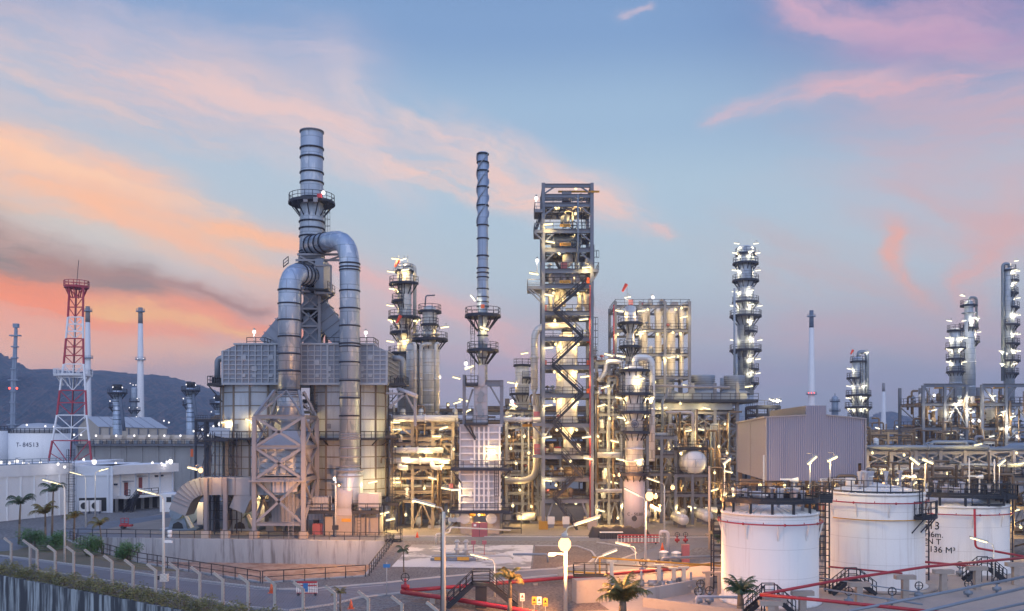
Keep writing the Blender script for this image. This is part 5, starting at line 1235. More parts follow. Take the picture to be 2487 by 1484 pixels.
solo('lightning_rod', 'thin rod rising from the top of the slender column', 'rod', MT['polegrey'], P(990, 660, 150)).bar(P(990, 665, 150), P(990, 620, 150), .1)
column('process_column', 'short silver column with a domed top standing left of the stair tower', 1268, 160, 884, 1010, 17, ((887, 0, 360, 4, (0,)), (918, -90, 60, 10, ()), (957, 150, 300, 14, (-1,))), rings=(905, 935, 970), tag='short domed column')
column('process_column', 'silver column with two ring platforms in front of the open frame', 1530, 143, 742, 885, 9.5, ((786, 130, 400, 18, (-1, 1)), (842, 120, 420, 18, (1,))), taper=((885, 12), (850, 9.5), (800, 9.5), (786, 13), (745, 13)), rings=(760, 800, 830), tag='column before the open frame', ladder=((-90, 885, 845),))
J = column('process_column', 'stout silver column marked C-50301 with four dark ring platforms', 1540, 127, 888, 1165, 24, ((900, 0, 360, 13, (-1,)), (957, 120, 400, 17, (0,)), (1001, 150, 400, 15, (-1, 1)), (1049, 160, 400, 15, (-1,)), (1150, 130, 420, 18, (-1, 0))), taper=((1165, 21), (1005, 21), (998, 28), (960, 28), (905, 28)), rings=(915, 975, 1020, 1062, 1090, 1120), tag='stout C-50301 column', ladder=((200, 1000, 905), (200, 1150, 1050), (-60, 1000, 905)))
m = J.part('skirt', MT['casing_w']); m.lathe(PX(1540, 127), 127, [(M(26, 127), 0), (M(26, 127), PZ(1165, 127))], 24)
text_mesh('C - 50301', .62, MT['ink'], 'lettering', m, J, Vector((PX(1540, 127), 127-M(26, 127), PZ(1250, 127))), (PX(1540, 127), 127, M(26, 127)))
J.part('manhole', MT['dark']).tube(P(1540, 1259, 127-1.45), P(1540, 1259, 127-1.65), .38, 14)
for xx, yy in ((1530, 944), (1540, 1030), (1552, 1127)):
    mh = J.part('manway', MT['steel']); c = P(xx, yy, 127-1.25); q = [c+Vector((.5*math.cos(k*PI/7), -.5, .5*math.sin(k*PI/7))) for k in range(15)]
    for k in range(14): mh.bar(q[k], q[k+1], .12)
    mh.tube(c+Vector((0, -.5, 0)), c, .35, 12)
pipe_thing([P(1541, 890, 127), P(1541, 868, 127), P(1583, 868, 127), P(1583, 1120, 127)], M(7.5, 127), 'thick hooked vapour line looping off the C-50301 column', 'clad', n=16, bend=1.7, name='overhead_pipe')
column('process_column', 'tall blue column ringed by nine platforms and white lamps right of the air coolers', 1810, 180, 596, 960, 19.5, ((617, 0, 360, 5, (-1, 1)), (640, 0, 360, 11, (-1, 1, 0)), (682, 0, 360, 12, (-1, 1)), (734, 150, 390, 12, (-1, 0)), (768, 0, 360, 18, (-1, 1, 0)), (806, -110, -20, 8, (0,)), (851, 0, 360, 18, (-1, 1, 0)), (897, -80, 60, 12, (1, 0)), (931, -80, 60, 12, (1, 0))), mat='clad_blue', tag='tall blue column', lampkind='w', rings=(660, 700, 722, 755, 790, 830, 870), ladder=((-60, 768, 735), (-95, 850, 770), (250, 930, 852), (-60, 682, 620)))
for i, x in enumerate((1783, 1788)): pipe_thing([P(x, 960, 178), P(x, 700+i*160, 178)], .22, ['outer thin downpipe beside the tall blue column', 'inner thin downpipe beside the tall blue column'][i], 'far', flanges=False)
column('process_column', 'blue grey column with a hooked top pipe and a red sock behind the shelter', 2084, 200, 866, 1040, 15, ((878, 0, 360, 4, (1,)), (918, 120, 260, 12, (-1,)), (960, 0, 360, 14, (-1, 0)), (989, 0, 360, 16, (-1, 0)), (1015, 100, 300, 10, (-1, 0))), mat='clad_blue', over=(1, 1040, 5, 5), tag='hooked column behind the shelter', lampkind='w', rings=(900, 940), ladder=((-90, 960, 880),))
windsock(2071, 850, 200, 'small red windsock on the hooked column behind the shelter', 1.2)
column('process_column', 'shorter of the two lamp-lit columns over the right-hand frames', 2320, 186, 797, 985, 14, ((803, 0, 360, 5, (-1, 1)), (845, 100, 420, 9, (-1, 0, 1)), (872, 150, 400, 7, (-1, 0)), (903, 100, 420, 7, (-1, 1))), mat='clad_blue', tag='shorter column over the right frames', lampkind='w', rings=(820, 860, 890, 930), ladder=((-70, 845, 805), (-70, 903, 846)))
column('process_column', 'taller stepped column with a hooked pipe over the right-hand frames', 2352, 190, 729, 985, 15, ((742, 0, 360, 4, (-1,)), (797, -120, 160, 10, (0, 1)), (830, -60, 60, 9, (1,))), mat='clad_blue', taper=((985, 15), (802, 15), (795, 10), (745, 10)), over=(1, 800, 3, 3), tag='taller stepped column', lampkind='w', rings=(760, 820, 880, 940))
column('process_column', 'very tall thin column at the right edge with platforms on one side', 2450, 192, 650, 990, 12, ((657, 0, 360, 4, (1,)), (682, -100, 40, 9, (1, 0)), (712, -100, 20, 8, (0,)), (747, -100, 40, 10, (1,)), (789, -140, 40, 11, (1, 0)), (835, -140, 40, 11, (1, 0)), (876, -140, 40, 12, (1, 0, -1)), (907, -140, 40, 9, (0, -1))), mat='clad_blue', over=(-1, 925, 4, 4), tag='very tall right-hand column', lampkind='w', rings=(670, 720, 770, 820, 860), ladder=((-80, 680, 655), (-80, 745, 690), (-80, 905, 800)))
column('process_column', 'hazy distant column with a spire beyond the shelter roof', 2027, 520, 962, 1050, 8, ((975, 0, 360, 4, ()), (998, 0, 360, 5, ())), mat='farcol', tag='far column', lamps=False)
solo('spire', 'thin spire on top of the hazy distant column', 'spire', MT['far'], P(2027, 962, 520)).bar(P(2027, 966, 520), P(2027, 955, 520), .5)
def chimney(x, d, yt, yb, wt, wb, ydark, label, top, ring=None, mat='chimney', yring=None):
    cx = PX(x, d); t = Th('chimney', label, 'chimney', (cx, d, 0)); f = lambda y: wt+(wb-wt)*(y-yt)/(yb-yt)
    t.part('shaft', MT[mat]).lathe(cx, d, [(M(f(yb), d), 0), (M(f(yb), d), PZ(yb, d)), (M(f(ydark), d), PZ(ydark, d))], 20)
    t.part('dark_top', MT[top]).lathe(cx, d, [(M(f(ydark), d), PZ(ydark, d)+.01), (M(wt, d), PZ(yt, d)), (M(wt*.8, d), PZ(yt, d)), (M(wt*.8, d), PZ(yt+6, d))], 20)
    for y_ in (ring or ()):
        platform(t, cx, d, M(f(y_), d)*.98, M(f(y_)+5, d), PZ(y_, d), brace=False, mat='far', name='gallery')
    return t
chimney(1970, 480, 754, 1050, 4.8, 9, 796, 'white chimney with a dark blue top beyond the shelter', 'chimtop', (768, 957))
for k in (-1, 0, 1): lamp('r', P(1970+k*7, 954, 476), f'red beacon on the gallery of the white chimney, {["left","middle","right"][k+1]}', group=None, scale=.7)
chimney(2145, 900, 930, 1040, 3.2, 6, 951, 'thin far white chimney in front of the small hill', 'chimtop_w')
chimney(341, 400, 747, 1030, 5, 9, 786, 'white chimney with a brown top left of the furnace', 'chimtop_w', (756, 873))
for k in (-1, 1): lamp('v', P(341+k*7, 871, 396), f'pale lamp on the gallery of the white chimney left of the furnace, {"left" if k < 0 else "right"} side', scale=.55)
chimney(213, 430, 744, 1040, 5, 9, 783, 'pale chimney half hidden behind the red and white lattice mast', 'chimtop_w', (755, 869))
for x, d, yt, yb, r_, lb in ((285, 262, 934, 1040, 10.5, 'short gas turbine stack left of the white chimney over the sheds'), (463, 255, 928, 1060, 10, 'short gas turbine stack just left of the furnace'), (531, 262, 960, 1050, 9, 'short gas turbine stack half hidden by the furnace')):
    cx = PX(x, d); t = Th('turbine_stack', lb, 'stack', (cx, d, 0)); t.part('shell', MT['duct']).lathe(cx, d, [(M(r_, d), 0), (M(r_, d), PZ(yt+14, d))], 20); t.part('dark_collar', MT['dark']).lathe(cx, d, [(M(r_*.96, d), PZ(yt+14, d)+.01), (M(r_*1.08, d), PZ(yt+2, d)), (M(r_*1.08, d), PZ(yt, d))], 20)
    b = t.part('bands', MT['navy'])
    for k in range(7): z = PZ(yt+30+k*11, d); R = M(r_, d); b.lathe(cx, d, [(R-.05, z-.12), (R+.12, z), (R-.05, z+.12)], 20)
    platform(t, cx, d, M(r_, d), M(r_+12, d), PZ(yt+20, d)); platform(t, cx, d, M(r_, d), M(r_+9, d), PZ(yt+55, d), 2.4, 4.0)
    t.part('side_pipe', MT['chimtop']).pipe([P(x+r_*.6, yt+30, d-1.2), P(x+r_+1, yt+70, d-1.5), P(x+r_+6, yt+112, d-1.5)], .5, 8)
    for k, (dx, dy) in enumerate(((-11, 6), (12, 7), (-18, 40))): lamp('v', P(x+dx, yt+dy, d-2.5), 'small lamp on the turbine stack '+lb.split(' stack ')[1].replace(' over the sheds', '')+[', upper left', ', upper right', ', lower down'][k], scale=.6)
column('process_column', 'slim grey column hugging the foot of the white chimney', 326, 330, 940, 1040, 7, ((975, 0, 360, 5, ()), (996, 0, 360, 7, ())), tag='slim grey column', lamps=False, mat='farcol')
for i, (x, y) in enumerate(((316, 931), (323, 935), (330, 935), (333, 968), (333, 990), (314, 990), (331, 1012))): lamp('v', P(x, y, 326), f'small violet-white lamp on the slim grey column, {ORD[i]} counting from its top', scale=.6)

# ---------------------------------------------------------------- open frame with vessels (behind the C-50301 column)
fd_ = 150.0; F1 = frame('vessel_frame', 'open grey frame with three floors around pale vessels right of the stair tower', PX(1494, fd_), PX(1674, fd_), fd_, fd_+9, [PZ(y, fd_) for y in (1035, 975, 915, 860, 801, 743)], 3, 1, 'steel', .45, True, None, True, top=PZ(732, fd_))
for i, (x, w) in enumerate(((1561, 11), (1598, 8), (1629, 10.5), (1655, 6))):
    t = Th('standing_vessel', ['pale upright vessel, leftmost inside the open frame', 'thin upright vessel, second inside the open frame', 'fat pale upright vessel, third inside the open frame', 'thin upright vessel, rightmost inside the open frame'][i], 'vessel', P(x, 915, fd_+4)); d = fd_+4
    q = lambda px, y: (M(px, d), PZ(y, d)); t.part('shell', MT['clad']).lathe(PX(x, d), d, [q(w*.3, 930), q(w, 905), q(w, 770), q(w*1.25, 764), q(w*1.25, 752), q(w*.4, 746)], 18); t.part('nozzle_line', MT['pipe']).pipe([P(x, 748, d), P(x, 738, d), P(x+14, 738, d), P(x+14, 800, d)], .25, 8)
for i, (kd, x, y) in enumerate((('t', 1525, 765), ('b', 1573, 752), ('b', 1640, 752), ('t', 1660, 770), ('t', 1559, 806), ('b', 1596, 812), ('b', 1634, 808), ('b', 1652, 812), ('b', 1566, 868), ('b', 1612, 870), ('b', 1646, 866), ('b', 1590, 928), ('t', 1630, 868), ('w', 1524, 722), ('b', 1655, 748), ('b', 1500, 812), ('v', 1585, 722))):
    lamp(kd, P(x, y, fd_-.6), f'{"tube" if kd in "tw" else "globe"} lamp in the open frame, '+['upper left', 'over the first vessel', 'over the third vessel', 'upper right edge', 'middle floor left', 'middle floor centre', 'middle floor by the third vessel', 'middle floor right', 'lower floor left', 'lower floor centre', 'lower floor right', 'below its lowest rail', 'lower floor between vessels', 'above its top rail left', 'top right corner', 'left edge', 'standing on its top rail'][i], .1, -.2)
windsock(1521, 690, 146, 'red windsock over the open frame', 1.5, 5)
pipe_thing([P(1490, 740, fd_-.8), P(1490, 900, fd_-.8)], .1, 'red pipe down the left edge of the open frame', 'red')
# ---------------------------------------------------------------- air-cooler bank
ad = 148.0; ax0, ax1 = PX(1474, ad), PX(1835, ad)
A = frame('air_cooler_structure', 'wide trussed steel frame carrying the dark air cooler deck', ax0+3, PX(1790, ad), ad, ad+10, [PZ(y, ad) for y in (1225, 1160, 1100, 1038, 1000)], 5, 1, 'steel', .5, True, 'all', True, top=PZ(930, ad))
B = Th('air_cooler', 'dark air cooler deck with its plenums on the trussed frame', 'cooler', P(1655, 978, ad+4)); z = PZ(978, ad)
m = B.part('deck', MT['dark']); m.box2((ax0, ad-1.5, z), (ax1, ad+11, z+.35)); B.part('railing', MT['navy']).rail([(ax0, ad-1.5, z+.35), (ax1, ad-1.5, z+.35)], 1.15, 1.6, .08)
m = B.part('tube_bundle', MT['pipe_grey']); m.box2((ax0+1, ad, z+.35), (ax1-1.5, ad+10, z+1.6)); m.box2((ax0+1, ad-.3, z-1.2), (ax1-4, ad+10, z-.1))
for i, (x, w, yt, hl) in enumerate(((1612, 25, 913, 'left'), (1706, 29, 912, 'middle'), (1783, 25, 913, 'right'))):
    d = ad+5; cx = PX(x, d); zz = z+1.6; t = Th('cooling_fan_ring', f'{hl} wide grey fan ring on the air cooler deck', 'fan', (cx, d, zz))
    t.part('cylinder', MT['far']).lathe(cx, d, [(M(w*.98, d), PZ(948, d)), (M(w*.97, d), PZ(928, d)), (M(w*1.03, d), PZ(yt, d)), (M(w*.97, d), PZ(yt, d)), (M(w*.92, d), PZ(928, d))], 28)
    t.part('plenum_cone', MT['pipe_grey']).lathe(cx, d, [(M(w*1.7, d), zz), (M(w*.98, d), PZ(948, d)+.01)], 28); bb = t.part('hoops', MT['navy'])
    for y_ in (917, 922, 927, 932, 938): R = M(w*1.03, d); zc = PZ(y_, d); bb.lathe(cx, d, [(R-.2, zc-.05), (R+.05, zc), (R-.2, zc+.05)], 28)
small = Th('cooling_fan_ring', 'narrow grey fan ring half hidden behind the right-hand one', 'fan', P(1768, 955, ad+14)); d = ad+14; small.part('cylinder', MT['far']).lathe(PX(1765, d), d, [(M(17, d), PZ(960, d)), (M(17, d), PZ(918, d)), (M(15, d), PZ(918, d))], 24)
for i, (kd, x, y) in enumerate((('t', 1667, 937), ('t', 1818, 939), ('t', 1715, 992), ('t', 1610, 991), ('t', 1568, 1010), ('t', 1488, 988), ('t', 1472, 985), ('t', 1673, 1046), ('t', 1700, 1043), ('b', 1652, 980), ('b', 1760, 1030), ('t', 1488, 1072), ('t', 1490, 1172), ('b', 1510, 1225), ('t', 1680, 1232), ('b', 1643, 1228), ('t', 1768, 1146), ('b', 1735, 1148))):
    lamp(kd, P(x, y, ad-1.8 if y < 1100 else 136), f'{"tube" if kd == "t" else "globe"} lamp of the air cooler area, '+['over the middle fan ring', 'right end of the deck', 'under the deck right', 'under the deck centre', 'beside the hooked vapour line', 'left under the deck', 'far left beside the stair tower', 'left one of the bright pair on the truss', 'right one of the bright pair on the truss', 'between the left and middle rings', 'right end of the truss', 'left below the truss', 'left, near the sodium glow', 'low left near the ground', 'low right over the exchangers', 'low right by the end discs', 'right, near the shelter corner', 'small one by the silver drum'][i], .1, -.15 if i % 2 else .2)
# silver horizontal drum on its own stand
t = frame('drum_stand', 'grey steel stand holding the silver drum beside the C-50301 column', PX(1640, 136), PX(1722, 136), 136, 142, [PZ(1200, 136), PZ(1152, 136)], 2, 1, 'steel', .4, True, None, True, top=PZ(1152, 136))
drum(P(1678, 1122, 139), M(30, 136), 5.5, 'y', 'big silver horizontal drum with a ribbed round end', 'clad', ribs=36)
dk = Th('drum_platform', 'dark railed platform above the big silver drum', 'platform', P(1680, 1090, 137)); flat_deck(dk, PX(1645, 136), PX(1718, 136), 136, 140, PZ(1089, 136), 'dark', 'flrb', .3, 'deck'); dk.part('leg', MT['dark']).bar(P(1646, 1089, 136), P(1646, 1152, 136), .15); dk.part('leg', MT['dark']).bar(P(1717, 1089, 136), P(1717, 1152, 136), .15)
for i, (x, y) in enumerate(((1650, 1258), (1708, 1250))): drum(P(x, y, 134), M(13, 134), 6, 'y', f'horizontal exchanger under the drum stand showing its round end, {["left","right"][i]}', 'clad', 'heat_exchanger', 'exchanger')
# ---------------------------------------------------------------- compressor shelter
nd = 100.0; N = Th('compressor_shelter', 'lilac grey corrugated shelter with a louvred ridge, raised above orange-lit columns', 'shelter', P(1980, 1290, nd+10))
A0, A1 = P(1860, 1013, nd), P(2101, 1017, nd); zb = PZ(1167, nd); dv = Vector((.113, 1, 0))*23
R0, R1 = P(1957, 1008, nd), P(2006, 1008, nd); zr = PZ(985, nd)
m = N.part('front_wall', MT['corr']); m.poly([(A0.x, nd, zb), (A1.x, nd, zb), (A1.x, nd, A1.z), (R1.x, nd, R1.z), (R0.x, nd, R0.z), (A0.x, nd, A0.z)])
m = N.part('side_wall', MT['corr']); m.poly([(A0.x+dv.x, nd+dv.y, zb), (A0.x, nd+.01, zb), (A0.x, nd+.01, A0.z-.01), (A0.x+dv.x, nd+dv.y, A0.z-.4)])
m = N.part('back_wall', MT['corr']); m.poly([p+dv for p in (Vector((A1.x, nd, zb)), Vector((A0.x, nd, zb)), A0-Vector((0, 0, .3)), A1-Vector((0, 0, .3)))]); m.poly([Vector((A1.x, nd+.01, zb)), Vector((A1.x, nd, zb))+dv, A1+dv, A1+Vector((0, .01, 0))])
m = N.part('roof', MT['roof']); m.add([A0+Vector((-.15, -.1, .03)), R0+Vector((0, -.1, .03)), R0+dv+Vector((0, 0, .03)), A0+dv+Vector((-.15, 0, -.35))], [[0,1,2,3]]); m.add([R1+Vector((0, -.1, .03)), A1+Vector((.15, -.1, .03)), A1+dv+Vector((.15, 0, -.3)), R1+dv+Vector((0, 0, .03))], [[0,1,2,3]])
m = N.part('ridge_monitor', MT['corr']); m.poly([(R0.x, nd-.01, R0.z), (R1.x, nd-.01, R1.z), (R1.x, nd-.01, zr), (R0.x, nd-.01, zr)]); m.box2((R0.x, nd+.01, R0.z), (R1.x, nd+.3, zr)); 
m.add([Vector((R0.x, nd, zr)), Vector((R1.x, nd, zr)), Vector((R1.x, nd, zr))+dv, Vector((R0.x, nd, zr))+dv], [[0,1,2,3]])
m.add([Vector((R1.x, nd+.3, R1.z)), Vector((R1.x, nd+.3, R1.z))+dv*.98, Vector((R1.x, nd+.3, zr))+dv*.98, Vector((R1.x, nd+.3, zr))], [[0,1,2,3]])
lv = N.sub(m, 'louvres', MT['beige']); lv.add([Vector((R0.x-.0, nd+.3, R0.z)), Vector((R0.x, nd+.3, R0.z))+dv*.97, Vector((R0.x, nd+.3, zr-.1))+dv*.97, Vector((R0.x, nd+.3, zr-.1))], [[0,1,2,3]])
for i in range(6): z = R0.z+.15+i*.17; lv.bar(Vector((R0.x-.1, nd+.35, z)), Vector((R0.x-.1, nd, z))+dv*.97, .16, .05)
tr = N.part('trim', MT['steel_lt'])
for p in (A0, A0+dv*.5, A0+dv, A1): tr.bar(Vector((p.x, p.y-.08, zb)), Vector((p.x, p.y-.08, p.z-.1)), .14)
tr.bar(A0+Vector((-.1, -.12, 0)), R0+Vector((0, -.12, 0)), .14); tr.bar(R1+Vector((0, -.12, 0)), A1+Vector((.1, -.12, 0)), .14); tr.bar(A0+Vector((-.16, 0, 0)), A0+dv+Vector((-.16, 0, -.35)), .2)
for i in range(4):
    for k in (0, .5, 1): p = Vector((A0.x+.5+(A1.x-A0.x-1)*i/3, nd+.4, 0))+dv*k; N.part('post', MT['steel_tan']).hbeam(p, p+Vector((0, 0, zb)), .45)
fl = N.part('machine_deck', MT['steel_tan']); fl.box2((A0.x+.2, nd+1, 4.4), (A1.x+2, nd+20, 4.9))
cp = Th('compressor', 'orange-lit compressor on the deck under the corrugated shelter', 'compressor', (PX(1960, nd), nd+8, 4.9)); c0 = Vector((PX(1960, nd), nd+6, 4.9)); cp.part('casing', MT['pipe_tan']).tube(c0+Vector((-2, 0, 1.5)), c0+Vector((2, 0, 1.5)), 1.3, 14); cp.part('motor', MT['maroon']).box(c0+Vector((4, 0, 1.3)), (2.6, 2.2, 2.4)); cp.part('lines', MT['pipe_tan']).pipe([c0+Vector((-1, 0, 2)), c0+Vector((-1, 0, 3.3)), c0+Vector((-6, 0, 3.3))], .4, 8)
for i, (x, y) in enumerate(((1845, 1178), (1905, 1180), (1965, 1182), (2030, 1180), (2085, 1178))): lamp('b', P(x, y, nd+4), f'globe lamp under the corrugated shelter, {["leftmost","second from its left","middle","second from its right","rightmost"][i]}')
# ---------------------------------------------------------------- right-hand frames with four drums
rd = 150.0
frame('drum_bay', 'left bay of the right-hand frames with yellow roof beams and two fat drums', PX(2241, rd), PX(2346, rd), rd, rd+9, [PZ(y, rd) for y in (1100, 1073, 1039, 980)], 2, 1, 'steel', .45, True, True, True, top=PZ(936, rd))
frame('drum_bay', 'right bay of the right-hand frames with two fat drums at the picture edge', PX(2384, rd), PX(2500, rd), rd, rd+9, [PZ(y, rd) for y in (1100, 1073, 1039, 980)], 2, 1, 'steel', .45, True, True, True, top=PZ(934, rd))
for i, (x0, x1) in enumerate(((2243, 2344), (2386, 2500))):
    m = solo('gantry_beam', ['top portal beam with a yellow runner over the left right-hand bay', 'top portal beam over the bay at the right edge'][i], 'beam', MT['steel'], P(x0, 936, rd)); m.hbeam(P(x0, 936, rd), P(x1, 936, rd), .5, .6); m.bar(P(x0, 938, rd), P((x0*3+x1)/4, 975, rd), .25); m.bar(P((x0+x1)/2, 975, rd), P((x0+x1)/2+24, 938, rd), .25); m.hbeam(P(x0, 936, rd+9), P(x1, 936, rd+9), .5, .6)
    m = solo('crane_runner', ['yellow runner beam in the left right-hand bay', 'yellow runner beam in the bay at the right edge'][i], 'beam', MT['yellow'], P(x0, 940, rd)); m.hbeam(P(x0+26, 941, rd), P(x0+65, 938, rd+9), .5, .5)
for i, (x, y0, y1) in enumerate(((2294, 989, 1032), (2410, 989, 1032), (2293, 1042, 1071), (2408, 1042, 1071))):
    d = rd+4; q = lambda px, y: (M(px, d), PZ(y, d)); t = Th('process_drum', ['upper silver drum in the left right-hand bay', 'upper silver drum in the bay at the right edge', 'lower silver drum in the left right-hand bay', 'lower silver drum in the bay at the right edge'][i], 'vessel', P(x, y1, d)); t.part('shell', MT['clad']).lathe(PX(x, d), d, [q(5, y1), q(16, y1-3), q(16, y0+5), q(13, y0), q(4, y0-2)], 22)
    t.part('nozzle', MT['pipe']).pipe([P(x+6, y0, d), P(x+6, y0-7, d), P(x+28, y0-7, d)], .2, 8)
RL = [('w', 2310, 1000, 'beside the upper left drum'), ('w', 2360, 1002, 'between the two bays, upper'), ('w', 2436, 1000, 'right of the upper right drum'), ('t', 2305, 1053, 'under the floor of the left bay'), ('w', 2460, 1012, 'far right on the upper floor'), ('v', 2362, 1022, 'left one of the twin globes between the bays'), ('v', 2377, 1022, 'right one of the twin globes between the bays'), ('w', 2268, 996, 'left edge of the left bay'), ('w', 2352, 994, 'small one at the centre of the bays'), ('w', 2408, 1060, 'under the floor of the right bay'), ('v', 2268, 960, 'high on the left post'), ('w', 2348, 965, 'high between the bays'), ('w', 2412, 962, 'high over the right bay'), ('w', 2330, 978, 'over the left drum'), ('w', 2448, 1038, 'at the right drum floor'), ('v', 2470, 1060, 'lowest at the right edge')]
for k, x, y, w in RL: lamp(k, P(x, y, rd-.8), f'{"globe" if k == "v" else "tube"} lamp of the right-hand frames, {w}', .1, -.2, scale=.85)
# ---------------------------------------------------------------- left side: lattice mast, tanks, sheds, white buildings
md = 200.0
T = Th('radio_mast', 'red and white lattice mast with two railed platforms', 'mast', P(170, 1126, md))
def half(y):
    pr = [(690, 17), (768, 18), (882, 24), (945, 31), (1008, 36), (1126, 53)]
    for (a, wa), (b, wb) in zip(pr[:-1], pr[1:]):
        if y <= b: return wa+(wb-wa)*(y-a)/(b-a)
    return 53+(y-1126)*.14
def mxc(y): return 186-(y-690)*.037
for y0, y1, mt in ((698, 770, 'redwhite'), (770, 822, 'towerwhite'), (822, 884, 'redwhite'), (884, 948, 'towerwhite'), (948, 1008, 'redwhite'), (1008, 1070, 'towerwhite'), (1070, 1130, 'redwhite'), (1130, 1200, 'towerwhite')):
    m = T.part('lattice_band', MT[mt], ('red' if mt == 'redwhite' else 'white')+' painted lattice band'); n = 2 if y1 > 884 else 3
    if y0 == 1070: n = 1
    for k in range(n):
        a, b = y0+(y1-y0)*k/n, y0+(y1-y0)*(k+1)/n
        qa = [P(mxc(a)+sx*half(a), a, md+sy*M(half(a), md)) for sx, sy in ((-1, -1), (1, -1), (1, 1), (-1, 1))]; qb = [P(mxc(b)+sx*half(b), b, md+sy*M(half(b), md)) for sx, sy in ((-1, -1), (1, -1), (1, 1), (-1, 1))]
        for i in range(4):
            j = (i+1) % 4; m.bar(qa[i], qb[i], .34); m.bar(qa[i], qa[j], .24); mid = (qb[i]+qb[j])/2; m.bar(qa[i], mid, .16); m.bar(qa[j], mid, .16)
            m.bar((qa[i]+qa[j])/2, mid, .12)
            if y0 >= 1070: m.bar(qa[i].lerp(qb[i], .5), mid, .14); m.bar(qa[j].lerp(qb[j], .5), mid, .14)
T.part('cable_run', MT['dark']).bar(P(mxc(700), 690, md), P(mxc(1126), 1180, md), .3)
for y_, w, mt in ((697, 28, 'redwhite'), (911, 43, 'towerwhite')):
    cx = PX(mxc(y_), md); z = PZ(y_, md); R = M(w, md); m = T.part('platform', MT[mt]); m.sector(cx, md, .4, R, z, .3, 0, 2*PI, 16)
    for i in range(8): a = 2*PI*i/8+.2; m.bar((cx+R*.9*math.cos(a), md+R*.9*math.sin(a), z-.2), (cx+R*.55*math.cos(a), md+R*.55*math.sin(a), z-2.4), .2)
    s = T.sub(m, 'railing', MT[mt]); s.arcrail(cx, md, R, z, 0, 2*PI, 1.3, .11)
T.part('whip_aerial', MT['dark']).bar(P(mxc(700), 697, md), P(mxc(690)+5, 632, md), .09)
# far bluish mast with red beacons
t = Th('flare_mast', 'thin blue grey flare mast with red beacons at the left edge', 'mast', P(36, 1050, 480)); d = 480
m = t.part('shaft', MT['far'])
for (x0, y0), (x1, y1), w in (((29, 1050), (32, 900), 1.5), ((32, 900), (39, 790), 1.1), ((34, 1050), (40, 800), .9)): m.bar(P(x0, y0, d), P(x1, y1, d), w)
for i in range(9): y_ = 815+i*27; m.box(P(37-i*.8, y_, d), (3.0 if i % 4 else 5.5, 2.5, .7))
t.part('top_cap', MT['far']).box(P(39, 791, d), (2.6, 2, 2.2))
for i, x in enumerate((23, 41)): lamp('r', P(x, 943, 470), ['red beacon left of the blue grey flare mast', 'red beacon right of the blue grey flare mast'][i], scale=1.5)
# white storage tank with number and its neighbours
d = 232; cx, r = PX(97, d), M(67, d); t = Th('storage_tank', 'big white far tank lettered T-84513 behind the lattice mast', 'tank', (cx, d, 0))
m = t.part('shell', MT['white']); m.lathe(cx, d, [(r, 0), (r, PZ(1052, d))], 40); t.part('roof', MT['roof']).lathe(cx, d, [(r*1.01, PZ(1051, d)), (r*.55, PZ(1030, d)), (.2, PZ(1027, d))], 40)
tm = text_mesh('T- 84513', 1.55, MT['inkblue'], 'lettering', m, t, Vector((PX(101, d), d-r*.999, PZ(1084, d))), (cx, d, r))
s = t.part('railing', MT['navy']); s.arcrail(cx, d, r, PZ(1052, d), PI, 2*PI, 1.2, .12)
d = 250; cx = PX(-20, d); t = Th('storage_tank', 'white far tank cut by the left edge', 'tank', (cx, d, 0)); t.part('shell', MT['white']).lathe(cx, d, [(M(38, d), 0), (M(38, d), PZ(1046, d))], 32); t.part('railing', MT['navy']).arcrail(cx, d, M(38, d), PZ(1046, d), PI, 2*PI, 1.2, .12)
d = 275; t = Th('warehouse', 'long shed with a pale pitched roof behind the lattice mast', 'shed', P(300, 1090, d))
e0, e1, r0, r1, bk = P(243, 1037, d), P(407, 1041, d), P(213, 1012, d+16), P(362, 1014, d+16), P(190, 1037, d+32)
g = Vector((0, 0, -e0.z)); m = t.part('wall', MT['beige']); m.poly([e0+g, e1+Vector((0, 0, -e1.z)), e1, e0]); m.poly([bk+Vector((0, 0, -bk.z)), e0+g, e0, r0, bk])
m = t.part('roof', MT['roof']); m.poly([e0+Vector((-.4, -.4, .1)), e1+Vector((.4, -.4, .1)), r1+Vector((.4, 0, .1)), r0+Vector((-.4, 0, .1))]); m.poly([r0+Vector((-.4, 0, .1)), r1+Vector((.4, 0, .1)), P(345, 1040, d+32), bk])
sm = t.part('roof_seams', MT['steel_lt'])
for k in range(1, 6): sm.bar(e0.lerp(e1, k/6)+Vector((0, -.3, .16)), r0.lerp(r1, k/6)+Vector((0, 0, .16)), .14)
cl = t.part('wall_columns', MT['steel'])
for k in range(8): p = e0.lerp(e1, k/7); cl.bar(p+Vector((0, -.2, -p.z)), p+Vector((0, -.2, -.2)), .3)
# long concrete cooling-water block with catwalk
d = 215; xa, xb = PX(186, d), PX(515, d); t = Th('cooling_block', 'long stained concrete block with a railed catwalk and a row of lamps', 'building', (PX(350, d), d, 0))
t.part('wall', MT['conc']).box2((xa, d, 0), (xb, d+12, PZ(1078, d))); lv = t.part('louvre_wall', MT['beige']); lv.box2((xa+4, d+2, PZ(1078, d)), (xb, d+11, PZ(1056, d)))
for k in range(11):
    p = t.part('curved_panel', MT['beige']); x = xa+6+k*2.9; p.add([(x+dx, d+1.2-(0.5 if i in (1, 2) else 0), z) for dx in (0, 1.7) for i, z in enumerate((PZ(1078, d)+.1, PZ(1070, d), PZ(1063, d), PZ(1057, d)))], [[0,4,5,1],[1,5,6,2],[2,6,7,3]])
cw = t.part('catwalk', MT['steel']); cw.box2((xa, d-1.2, PZ(1079, d)-.3), (xb, d, PZ(1079, d))); s = t.sub(cw, 'railing', MT['navy']); s.rail([(xa, d-1.2, PZ(1079, d)), (xb, d-1.2, PZ(1079, d))], 1.2, 1.6, .09)
